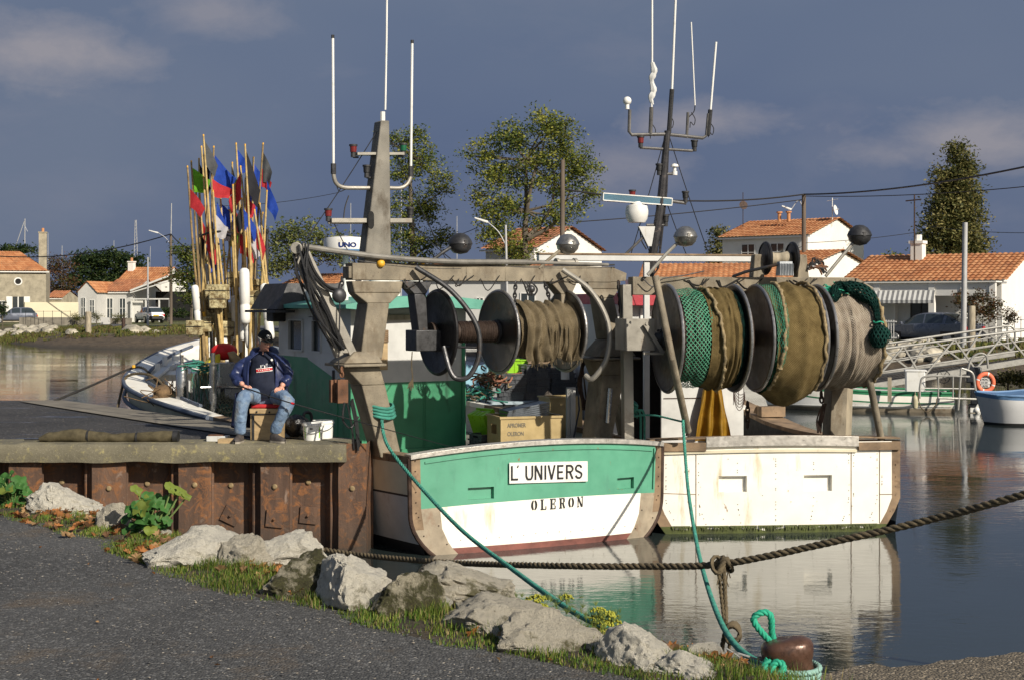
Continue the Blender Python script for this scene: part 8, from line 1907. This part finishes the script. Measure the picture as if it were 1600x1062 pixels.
for k in range(16): x = 0-1.6+k*.28; g.cyl((x,-2.4,0), (x,-2.4,1.25), .014, n=5)
for z in (.3,.7,1.1): g.cyl((-1.6,-2.4,z), (2.8,-2.4,z), .01, n=5)
tag(g.build('garden_fence', m_steeldark, None, fr_), 'thin dark wire fence by the reddish bush at the right edge', 'fence')
# garden walls on the left bank
def wallseg(px0, d0, px1, d1, pyt, mat, label, h, name='garden_wall'):
    a = P(px0, 0, d0); b = P(px1, 0, d1); g = MB(); z = 1.1; g.bar((a.x,a.y,z+h/2-.2), (b.x,b.y,z+h/2-.2), .2, h+.4); tag(g.build(name, mat, None, WORLD), label, 'wall')
wallseg(38, 131, 122, 134, 470, m_creamwall, 'sunlit cream garden wall between the stone house and the bungalow', 1.95)
wallseg(30, 124, 136, 126, 492, m_conc, 'low grey wall in front of the cream garden wall', .62)
wallseg(158, 125, 172, 125, 492, m_greyhouse, 'short low white wall in front of the bungalow, left piece', .6)
wallseg(172, 125.2, 206, 126, 492, m_conc, 'long low grey wall in front of the bungalow, right piece', .55)
g = MB(); 
for k in range(6): p = P(40+k*14, 0, 123.6); g.cyl((p.x,p.y,1.1), (p.x,p.y,2.3), .02, n=5)
a = P(40,0,123.6); b = P(110,0,123.6); g.cyl((a.x,a.y,2.25), (b.x,b.y,2.25), .012, n=4); tag(g.build('wire_fence', m_wire, None), 'thin wire fence on the low grey wall on the left', 'fence')

# ================================================================ poles, lamps, masts, wires
def pole(name, label, px, d, pyt, r0, r1_, mat, cat='pole', extra=None, gz=None):
    b = P(px[1], 0, d); b.z = T(b.x, d)-.1 if gz is None else gz; t = P(px[0], pyt, d); root = empty(name, WORLD, b, label, cat); g = MB(); g.cyl(b, t, r0, r1_, 10); g.build('post', mat, root, smooth=60)
    if extra: extra(root, t, d)
    return t
def ex_lamp(dx, dy, L_=1.0):
    def f(root, t, d):
        g = MB(); e = t+Vector((dx, 0, dy)); g.tube(smooth_path([t-Vector((0,0,1.0)), t-Vector((-dx*.4,0,.35)), e], 5), .03, 6); g.build('arm', m_concpole, root); g = MB(); g.bar(e, e+Vector((dx*.75,0,.22)), .2, .12, w2=.12, h2=.08); g.build('lamp_head', m_pvc, root, bev=.02)
    return f
def ex_cross(root, t, d):
    g = MB(); g.bar(t+Vector((-.5,0,-.15)), t+Vector((.5,0,-.15)), .08, .08); 
    for x in (-.45, 0, .45): g.cyl(t+Vector((x,0,-.1)), t+Vector((x,0,.08)), .04, n=6)
    g.build('crossarm', m_steeldark, root)
tL = pole('utility_pole', 'dark timber utility pole with a street lamp beside the white car', (267,267), 124, 366, .15,.11, m_pole, extra=ex_lamp(-1.1,.1))
tC = pole('utility_pole', 'grey utility pole with a crossarm, seen through the left dan buoys', (312,310), 105, 322, .14,.10, m_pole, extra=ex_cross)
tR = pole('utility_pole', 'timber utility pole with a street lamp left of the two storey house', (1256,1256), 84, 304, .15,.12, m_pole, extra=ex_lamp(-.75,-.9))
pole('lamp_post', 'pale metal post standing in front of the house at the right edge', (1508,1505), 62.5, 348, .13,.11, m_concpole, gz=.8, extra=lambda r, t, d: None)
pole('lamp_post', 'pale metal post in front of the bungalow on the left bank', (231,231), 118, 402, .10,.06, m_concpole)
pole('lamp_post', 'street lamp on a post in the big feathery tree', (790,795), 72, 352, .09,.06, m_concpole, extra=ex_lamp(-.9,.15))
tT = pole('utility_pole', 'utility pole rising through the right side of the big feathery tree', (879,878), 73, 250, .15,.12, m_pole)
for (px0, px1, pyt, d, r, lb) in ((39,38,342,190,.09,'white yacht mast with a slanted stay above the stone house'),(75,75,364,190,.06,'grey yacht mast just right of the stone house chimney'),(97,96,384,190,.06,'short yacht mast between the stone house and the evergreen'),(268,265,318,190,.10,'tall white yacht mast behind the timber pole on the left'),(178,178,376,200,.06,'tiny yacht mast over the top of the evergreen'),(235,232,385,190,.05,'slim white yacht mast left of the timber pole'),(714,714,338,180,.07,'small yacht mast left of the big feathery tree'),(627,627,290,120,.06,'slender white mast rising behind the grey trawler mast'),(548,548,318,180,.07,'thin yacht mast seen between the crossbars and the tree')):
    root = pole('yacht_mast', lb, (px0,px1), d, pyt, r, r*.6, m_concpole, 'mast', gz=1.0)
g = MB(); a = P(38,346,190); b = P(22,392,190); g.cyl(a, b, .05, n=5); g.cyl(P(43,362,190), P(38,352,190), .03, n=4); tag(g.build('mast_stay', m_concpole, None), 'slanted white stay of the leftmost yacht mast', 'stay')
g = MB(); b = P(212,420,175); t = P(212,344,175)
for s in (-.25,.25): g.cyl(b+Vector((s,0,0)), t+Vector((s*.3,0,0)), .04, n=4)
for k in range(14): q = k/14; q2_ = (k+1)/14; g.cyl(b.lerp(t, q)+Vector((-.25*(1-.7*q),0,0)), b.lerp(t, q2_)+Vector((.25*(1-.7*q2_),0,0)), .025, n=4)
b2 = Vector((b.x, b.y, 1)); g.cyl(b2, b, .2, n=5); tag(g.build('lattice_mast', m_concpole, None), 'grey lattice radio mast behind the dark evergreen', 'mast')
def wires(lst, label, name='overhead_wire', r=.02):
    g = MB()
    for a, b, s in lst: g.tube(sag(a, b, s, 18), r, 5)
    tag(g.build(name, m_wire, None, smooth=60), label, 'wire')
wires([(tT+Vector((0,0,-1.5)), tR, .5), (tR, P(1620,257,60), .3)], 'thick overhead cable from the tree pole over the roofs to the right edge', r=.045)
wires([(tR-Vector((0,0,.1)), P(1620,290,70), .2)], 'lower overhead cable from the timber pole to the right edge', r=.025)
wires([(P(900,347,75), tR-Vector((0,0,.3)), .1)], 'overhead cable dropping left from the timber pole to the big tree', r=.028)
wires([(P(1256,380,84), P(1440,362,84), .1),(P(1440,352,90), P(1620,364,80), .15),(P(1256,385,84), P(1100,400,90), .3)], 'thin cables crossing in front of the two storey house', r=.018)
wires([(P(-30,398,130), tL, .9), (tL, tC-Vector((0,0,3.2)), .4)], 'sagging cable from the left edge to the two left utility poles', r=.05)
wires([(tC, P(530,301,105), .3)], 'thin high cable running right from the dan buoys to the grey mast', r=.02)
wires([(P(690,372,80), P(745,356,80), .1)], 'short cable at the left of the big feathery tree', r=.02)

# ================================================================ cars
def car(label, fr, body, hatch, tail=False, plate=True, cat='car'):
    root = empty('parked_car', fr, (0,0,0), label, cat)
    # stations: x, z bottom, belt, top, half width, half width at the roof
    if hatch: ST = [(-2.0,.34,.62,.64,.62,.60),(-1.95,.28,.84,.86,.78,.70),(-1.80,.26,.88,.98,.82,.66),(-1.45,.24,.90,1.36,.84,.60),(-.7,.22,.90,1.42,.85,.62),(.1,.22,.89,1.38,.85,.61),(.75,.22,.88,.96,.85,.66),(1.3,.22,.80,.84,.84,.70),(1.85,.26,.66,.68,.76,.62),(2.02,.34,.52,.53,.6,.55)]
    else: ST = [(-2.32,.36,.66,.68,.64,.60),(-2.27,.28,.90,.93,.80,.72),(-2.05,.26,.95,1.00,.85,.72),(-1.55,.24,.95,1.22,.87,.62),(-.95,.22,.95,1.43,.88,.62),(-.1,.22,.94,1.47,.88,.64),(.55,.22,.92,1.34,.88,.62),(1.25,.22,.88,.94,.87,.70),(1.8,.24,.78,.82,.84,.70),(2.2,.28,.62,.64,.74,.60),(2.34,.36,.5,.51,.58,.5)]
    xs_ = [ST[0][0]+(ST[-1][0]-ST[0][0])*k/64 for k in range(65)]
    def sec(x):
        v = [interp(ST, x, k) if False else catmull(ST, x, k) for k in range(1, 6)]; zb, zB, zT, w, wt = v; zT = max(zT, zB+.01)
        return [(0,zb),(w*.86,zb),(w*.97,zb+.12),(w,zb+(zB-zb)*.55),(w*.985,zB),(w*.97-(w*.97-wt)*.12,zB+(zT-zB)*.08),(wt+(w-wt)*.12,zB+(zT-zB)*.88),(wt*.93,zT-.01*(zT-zB)),(wt*.5,zT+.015*(zT-zB)),(0,zT+.02*(zT-zB))]
    arch = (1.28,-1.28) if hatch else (1.42,-1.38); R = .33
    g = MB(); gl = MB(); n = 10
    for s in (-1, 1):
        vs = [(x, s*y, z) for x in xs_ for y, z in sec(x)]
        fs = []; ms = []; gf = []
        for i in range(64):
            xm = (xs_[i]+xs_[i+1])/2; zT = catmull(ST, xm, 3); zB = catmull(ST, xm, 2)
            for k in range(n-1):
                f = (i*n+k, i*n+k+1, (i+1)*n+k+1, (i+1)*n+k); v_ = [vs[q] for q in f]; c = [sum(p[q] for p in v_)/4 for q in range(3)]
                if k in (1,2,3) and any((c[0]-a)**2+(c[2]-.31)**2 < (R+.05)**2 for a in arch): fs.append(f); ms.append(1); continue
                pill = any(abs(xm-a) < .05 for a in ((-.55,.25) if hatch else (-1.15,-.12)))
                if k == 5 and zT-zB > .20 and not pill: fs.append(f); ms.append(2); continue
                if k >= 6 and zT-zB > .06 and ((xm < (-1.42 if hatch else -1.0)) or (xm > (.15 if hatch else .6))) and xm > ST[2][0] and xm < ST[-4][0]+.05: fs.append(f); ms.append(2); continue
                if k < 2 and c[2] < .34: fs.append(f); ms.append(1); continue
                fs.append(f); ms.append(0)
        g.add(vs, fs, ms)
    g.build('body', [body, m_black, m_glass], root, smooth=45)
    for a in arch:
        for s in (-1, 1):
            w_ = ST[4][4]; g = MB(); g.cyl((a, s*(w_-.20), .31), (a, s*(w_-.0), .31), .31, n=24); wl_ = g.build('wheel', m_black, root, smooth=40); g = MB(); g.lathe([(0,.02),(.08,.03),(.18,.012),(.21,.015),(.22,0)], (a, s*(w_-.0), .31), (0,s,0), 20); g.build('hubcap', M('silver_hubcap', (.42,.42,.42), .4, .6, .05), wl_, smooth=30)
    xr0 = ST[1][0]; w_ = ST[1][4]
    for s in (-1, 1):
        g = MB(); g.b2((xr0-.03, s*w_-(.30 if s > 0 else .02), ST[1][2]-.24), (xr0+.22, s*w_+(.02 if s > 0 else .30), ST[1][2]-.05)); g.build('tail_light', m_redlight, root, bev=.03)
        g = MB(); xf_ = ST[-2][0]; g.b2((xf_-.12, s*.62-.14, .52), (xf_+.02, s*.62+.14, .64)); g.build('headlight', m_pvc, root, bev=.02)
        g = MB(); g.b2((ST[-4][0]-.22, s*(w_+.08)-.06, .92), (ST[-4][0]-.10, s*(w_+.08)+.06, 1.04)); g.build('mirror', m_black if hatch else body, root, bev=.02)
    g = MB(); g.b2((ST[0][0]-.05,-w_+.06,.34), (ST[0][0]+.18,w_-.06,.56)); g.build('rear_bumper', m_black if hatch else body, root, bev=.05)
    g = MB(); g.b2((xr0-.062,-.26,.62), (xr0-.04,.26,.74)); 
    for k in range(6): g.b2((xr0-.066,-.2+k*.07,.65), (xr0-.0625,-.17+k*.07,.71), 1)
    if not hatch: g.xf(Matrix.Translation((-.07,0,-.28)))
    g.build('number_plate', [m_plate, m_ink], root)
    return root
c0 = P(233,0,129); car('small white hatchback parked by the road on the left bank', Frame(c0.x, 129, T(c0.x,129)+.03, 180-58), m_carwhite, True)
c1 = P(1456,0,66.5); car('dark blue grey saloon parked in front of the house at the right edge', Frame(c1.x, 66.5, 1.02, 180-50), m_cardark, False)
c2 = P(22,0,127); car('dark car mostly hidden between the hedge and the cream wall', Frame(c2.x, 127, 1.15, 200), m_cardark, True)

# ================================================================ bank stones, posts
bs_ = random.Random(51)
def stone_src():
    bm = bmesh.new(); bmesh.ops.create_icosphere(bm, subdivisions=3, radius=1); 
    for v in bm.verts:
        p = v.co; 
        for n in SN: 
            t = p.dot(n)-.68
            if t > 0: p = p-n*t*.85
        v.co = p*(1+.12*noise.noise(p*2+SO)+.05*noise.noise(p*6))
    me = bpy.data.meshes.new('stone'); bm.to_mesh(me); bm.free(); me.materials.append(m_farrock); me.shade_smooth(); me.set_sharp_from_angle(angle=radians(35)); return me
SM = []
for k in range(5):
    SN = [Vector((bs_.gauss(0,1), bs_.gauss(0,1), bs_.gauss(0,1))).normalized() for _ in range(9)]; SO = Vector((k*7.1,0,0)); SM.append(stone_src())
SMN = [m.copy() for m in SM]
for m in SMN: m.materials[0] = m_rock
def stone(x, y, r, label, group):
    o = bpy.data.objects.new('stone', bs_.choice(SM)); COL.objects.link(o); o.location = (x, y, T(x, y)+r*.15); o.rotation_euler = (0, 0, bs_.uniform(0, 6.3)); o.scale = (r, r*bs_.uniform(.7,1), r*bs_.uniform(.5,.75)); tag(o, label, 'stone', group)
for k in range(62):
    px = bs_.uniform(-5, 92); t = bs_.random(); x0 = (px-HX)/F*112; y = yb(x0)+1.2+t*7; x = (px-HX)/F*y
    stone(x, y, bs_.uniform(.35,.8)*(1-.3*t), 'pale stone in the rubble slope on the far left bank', 'stones on the left bank')
for k in range(44):
    px = bs_.uniform(1352, 1462); y0 = 54; x0 = (px-HX)/F*y0; y = yb(x0)+bs_.uniform(.6,6.0); x = (px-HX)/F*y
    stone(x, y, bs_.uniform(.3,.62), 'pale brown stone in the rubble slope behind the gangway', 'stones on the right bank')
for k in range(60):
    i = bs_.randrange(12, n_-6); q = Es[i]+en(i)*bs_.uniform(.25,1.0); r = bs_.uniform(.03,.11)*(1 if q.x > -3 else 1.3); s_ = (q-Es[i]).length
    o = bpy.data.objects.new('stone', SMN[k % 5]); COL.objects.link(o); o.location = (q.x, q.y, vz(s_)+r*.25); o.rotation_euler = (0,0,bs_.uniform(0,6.3)); o.scale = (r, r*bs_.uniform(.7,1), r*bs_.uniform(.5,.8)); tag(o, 'small pale stone lying between the big rocks along the path edge', 'stone', 'small stones between the rocks')
def post(px, pyt, d, r, mat, label, name='timber_post'):
    b = P(px, 0, d); b.z = T(b.x, d)-.1; g = MB(); g.lathe([(0,0),(r,0),(r*.97,.5),(r,ZC-(pyt-HY)/F*d-b.z-.05),(r*.8,ZC-(pyt-HY)/F*d-b.z),(0,ZC-(pyt-HY)/F*d-b.z)], b, n=12); tag(g.build(name, mat, None), label, 'post')
post(138,487,101,.22, m_woodgrey, 'thick pale timber post on the left bank'); post(193,497,100,.13, m_rustdark, 'short dark post between the timber post and the boulder')
post(1518,478,60,.16, m_woodgrey, 'weathered timber post behind the dark car')
for (px, d, r, lb) in ((208,99,.95,'large brown boulder on the grass near the white car'),(226,99.5,.8,'second brown boulder touching the large one'),(243,99,.45,'small round grey boulder right of the two brown ones'),(112,101,.5,'low brown boulder left of the thick timber post')): stone(P(px,0,d).x, d, r, lb, None) if False else (lambda o: None)(stone(P(px,0,d).x, d, r, lb, 'boulders on the left bank'))
# scrub and tufts on the banks
g = MB(); gr_ = random.Random(61)
for k in range(5500):
    if gr_.random() < .62: px = gr_.uniform(-10,340); x0 = (px-HX)/F*97
    else: px = gr_.uniform(1300,1620); x0 = (px-HX)/F*55
    y = yb(x0)+(1.6+11*gr_.random()**.7)+2.5*(px < 400); x = (px-HX)/F*y; f = noise.noise(Vector((x*.5, y*.5, 3)))
    if f < -.02 and gr_.random() < .9: continue
    z = T(x, y); h = gr_.uniform(.08,.28)*(1+max(0, f)*1.5); s_ = gr_.uniform(.06,.18)
    for j in range(4):
        a = gr_.uniform(0,6.3); p = Vector((x+gr_.gauss(0,.12), y+gr_.gauss(0,.1), z)); w = Vector((cos(a), sin(a), 0))*s_*.25; g.add([p-w, p+w, p+w*.3+Vector((gr_.gauss(0,.06), 0, h)), p-w*.6+Vector((gr_.gauss(0,.06), 0, h*.8))], [(0,1,2,3)], gr_.choice([0,1,1,2]))
tag(g.build('scrub', [leafm('scrub_green', (.055,.075,.018)), leafm('scrub_yellow', (.15,.15,.04)), leafm('scrub_brown', (.12,.085,.04))], smooth=0, recalc=False), 'rough grass and scrub on the far banks', 'grass', kind='stuff')

# ================================================================ gangway
gw = empty('gangway', WORLD, (P(1365,0,45).x, 45.7, .3), 'galvanised footbridge gangway with zigzag railings on the right', 'gangway')
def truss(d, bl_, br_, tl, tr, npan, hoop=False):
    A, Bv, Cc, D = P(*bl_, d), P(*br_, d), P(*tl, d), P(*tr, d); g = MB(); g.bar(A, Bv, .08, .18); g.cyl(Cc, D, .04, n=10)
    for q in (.36,.66): g.cyl(A.lerp(Cc, q), Bv.lerp(D, q), .022, n=8)
    for k in range(npan):
        b0 = A.lerp(Bv, (k)/npan); t_ = Cc.lerp(D, (k+.5)/npan); b1_ = A.lerp(Bv, (k+1)/npan); g.bar(b0, t_, .07, .05); g.bar(t_, b1_, .07, .05)
    if hoop: e = D; g.tube(smooth_path([Cc.lerp(D, .985), D+Vector((.1,0,-.02)), D+Vector((.22,0,-.2)), D+Vector((.2,0,-.65)), D+Vector((.05,0,-.78)), D+Vector((-.02,0,-.5)), D+Vector((-.02,0,0))], 5), .035, 8)
    return g
truss(45.0, (1358,604), (1690,549), (1372,546), (1690,504), 4.0.__int__() if False else 4).build('railing', m_galv, gw)
truss(46.4, (1340,590), (1585,551), (1330,545), (1575,509), 3, True).build('railing', m_galv, gw)
g = MB(); A, Bv, Cc, D = P(1356,602,45.05), P(1690,548,45.05), P(1690,546,46.4), P(1338,592,46.4)
for k in range(60):
    t0, t1 = k/60, (k+.86)/60; g.prism([A.lerp(Bv, t0), A.lerp(Bv, t1), D.lerp(Cc, t1), D.lerp(Cc, t0)], (0,0,-.05))
g.build('deck', M('dark_planking', (.05,.045,.04), .8, 0, .3, 3), gw)
g = MB(); a = P(1300,0,45); b = P(1362,0,45); g.b2((a.x-1,44.2,-.3), (b.x+.2,47.4,.30)); tag(g.build('pontoon', m_woodgrey, None, bev=.03), 'floating timber pontoon under the lower end of the gangway', 'pontoon')
# ================================================================ small boats on the right
FR3 = Frame(P(1488,0,38.8).x, 38.8, 0, 78); b3 = empty('small_boat', FR3, (0,2,0), 'small white boat with green rails and a white console in front of the gangway', 'boat')
tab3 = [(0,.78,.50,.85),(1,.85,.50,.85),(2.5,.92,.54,.82),(4,.75,.66,.6),(5.2,.02,.85,.2)]
rows3 = [(lambda s: s, 0), (lambda s: s-.07, .0), (lambda s: s-.24, .15), (lambda s: s-.28, .17), (lambda s: .1, .7), (lambda s: -.04, .9), (lambda s: -.25, 2.0)]
TYz = lambda x: 0.0
hh3, P3, ys3 = build_hull(b3, tab3, TYz, rows3, [m_boatgreen, m_white, m_patch, m_dark], [0,1,0,1,2,2], .2)
g = MB(); g.add([(-.78,0,.5),(.78,0,.5),(.66,0,.1),(.45,0,-.25),(-.45,0,-.25),(-.66,0,.1)], [(0,1,2,3,4,5)]); g.build('transom', m_alu, b3)
g, d_ = inner(b3, P3, ys3, tab3, lambda y: .15, None, .06, y0=.05); g.build('bulwark', m_greywhite, b3, recalc=False); d_.build('deck', m_greywhite, b3, recalc=False)
g = MB()
for s in (-1, 1): g.tube([P3(s, y, 0)+Vector((-s*.02,0,.02)) for y in [0,.5,1,1.5,2,2.5,3,3.5,4,4.5,5]], .045, 6)
g.build('gunwale', m_boatgreen, b3)
B3 = FR3.at
g = MB(); g.b2((-.55,.75,.15), (-.0,1.25,1.08)); g.b2((-.57,.7,1.08), (.02,1.28,1.12)); con = g.build('console', m_pvc, b3, bev=.02)
g = MB(); c = Vector((-.60,.72,.88)); g = MB(); cw_ = FR3.l(P(1474,588,38.0)); n_ax = Vector((-.98,-.2,0)); g.tube([cw_+Vector((0,cos(a)*.17,sin(a)*.17)) for a in [2*pi*k/20 for k in range(20)]], .012, 6, closed=True)
for k in range(3): a = k*pi/3; g.tube([cw_+Vector((0,cos(a)*.17,sin(a)*.17)), cw_-Vector((0,cos(a)*.17,sin(a)*.17))], .008, 5)
g.build('steering_wheel', m_black, con)
g = MB(); lf = lambda px, py, d: FR3.l(P(px, py, d))
for dd, o in ((37.6,0),(38.9,4)):
    g.tube(smooth_path([lf(1437+o,622,dd), lf(1438+o,600,dd), lf(1445+o,588,dd), lf(1480,587,dd), lf(1515,588,dd)], 5), .028, 8); g.tube([lf(1437+o,606,dd), lf(1523,607,dd)], .02, 8); g.tube([lf(1466,621,dd), lf(1527,623,dd)], .03, 8)
    for px in (1466,1489): g.tube([lf(px,588,dd), lf(px,622,dd)], .022, 8)
g.tube(smooth_path([lf(1503,575,37.6), lf(1519,582,37.6), lf(1523,600,37.6), lf(1526,622,37.6)], 5), .03, 8)
g.tube(smooth_path([lf(1512,578,38.2), lf(1518,560,38.2), lf(1530,552,38.2), lf(1541,556,38.2), lf(1544,575,38.2)], 5), .03, 8); g.tube([lf(1497,640,37.6), lf(1502,574,37.6)], .03, 8); g.build('tube_frame', m_galv, b3)
g = MB(); c = lf(1522,585,38.6); g.box(c, (.34,.45,.42), taper=.8); g.box(c-Vector((0,.0,.5)), (.16,.2,.62)); g.box(c-Vector((0,.0,.85)), (.1,.3,.12)); g.build('outboard_motor', M('outboard_black', (.02,.022,.026), .35), b3, bev=.03)
g = MB(); c = lf(1526,640,38.0); 
for k in range(3): a = k*2.1; g.box(c+Vector((0,cos(a)*.1,sin(a)*.1)), (.04,.12,.12), R=Matrix.Rotation(a, 3, 'X'))
g.sphere(c, .08); g.build('propeller', m_pvc, b3)
g = MB(); c = P(1430,0,37.4); g.tube([P(1430,612,37.35), P(1430,617,37.35)], .012); q = P(1430,628,37.35); g.lathe([(0,-.18),(.06,-.15),(.075,-.08),(.075,.08),(.06,.15),(.02,.19)], q, n=14); tag(g.build('fender', M('yellowed_fender', (.5,.45,.3), .5), None), 'yellowed fender hanging on the side of the green railed boat', 'fender')
g = MB(); g.tube(smooth_path([P(1434,612,37.3), P(1438,634,37.3), P(1450,643,37.3), P(1462,632,37.3), P(1464,622,37.3)], 5), .015, 6); tag(g.build('mooring_rope', m_ropebrown, None), 'slack brown rope looped at the stern of the green railed boat', 'rope')
g = MB(); g.b2((lf(1390,600,38).x-.05, lf(1390,600,38).y-.05, .3), (lf(1390,600,38).x+.05, lf(1390,600,38).y+.05, .95)); g.build('bitt', m_woodgrey, b3)
FR4 = Frame(P(1640,0,34.4).x, 34.6, 0, 93); b4 = empty('small_boat', FR4, (0,1,0), 'white boat with a blue gunwale cut off by the right edge', 'boat')
tab4 = [(0,.8,.78,.85),(.8,.82,.72,.82),(1.5,.66,.74,.62),(1.78,.02,.78,.25)]; tab4 = [(-3.0,.8,.85,.88)]+tab4; tab4 = [(a+3.0, b, c, e) for a, b, c, e in tab4]
FR4 = Frame(FR4.w(0,-3,0).x, FR4.w(0,-3,0).y, 0, 93); b4.location = FR4.w(0,1,0); b4['_o'] = [0.,1.,0.]
rows4 = [(lambda s: s, 0), (lambda s: s-.10, .02), (lambda s: s*.5, .3), (lambda s: .06, .8), (lambda s: -.05, .9), (lambda s: -.3, 2)]
hh4, P4, ys4 = build_hull(b4, tab4, TYz, rows4, [m_boatblue, M('pale_grey_gelcoat', (.55,.55,.55), .35, 0, .06, 1, 0), m_dark], [0,1,1,2,2], .2)
g = MB(); vs = []; yy = [y for y in ys4]
for y in yy: p = P4(1, y, 0); vs += [(-p.x, p.y, p.z-.01), (p.x, p.y, p.z-.01)]
g.add(vs, [(2*i, 2*i+1, 2*i+3, 2*i+2) for i in range(len(yy)-1)]); g.build('deck', m_boatblue, b4, recalc=False)
g = MB()
for s in (-1, 1): g.tube([P4(s, y, 0) for y in [.3*k for k in range(16)]], .035, 6)
g.build('gunwale', m_boatblue, b4)
# life ring
lc_ = P(1540,597,36.6); g = MB(); R0 = .205; r0_ = .052
def tor(u, v): a = 2*pi*u; b = 2*pi*v; return lc_+Vector(((R0+r0_*cos(b))*cos(a), r0_*.7*sin(b), (R0+r0_*cos(b))*sin(a)*1.08))
g.grid(tor, 48, 12, lambda u, v: 1 if (u*8+.55) % 2 < .28 else 0); ring = tag(g.build('lifebuoy', [m_oran, m_pvc], None, smooth=60), 'faded orange life ring with white lettering panels on the tube frame', 'lifebuoy')
g = MB(); pl_ = []
for z0, h_ in ((.055,.075),(-.03,.075),(-.115,.075)): g.box(lc_+Vector((0,.02,z0+.03)), (.27-.5*abs(z0+.03), .008, h_))
lp_ = g.build('panel', m_greywhite, ring, bev=.002)
g = MB()
for tx, z0 in (('NGAC',.062),('513 333',-.022),('LRON',-.108)): text_mb(g, tx, .062, lc_+Vector((-.095 if len(tx) < 6 else -.115, .013, z0)), (1,0,0), (0,0,1), .002, .95 if len(tx) < 6 else .85, .001)
g.build('lettering', m_ink, ring, smooth=0)

# ---------------------------------------------------------------- tidy
for o in bpy.data.objects:
    if '_o' in o: del o['_o']
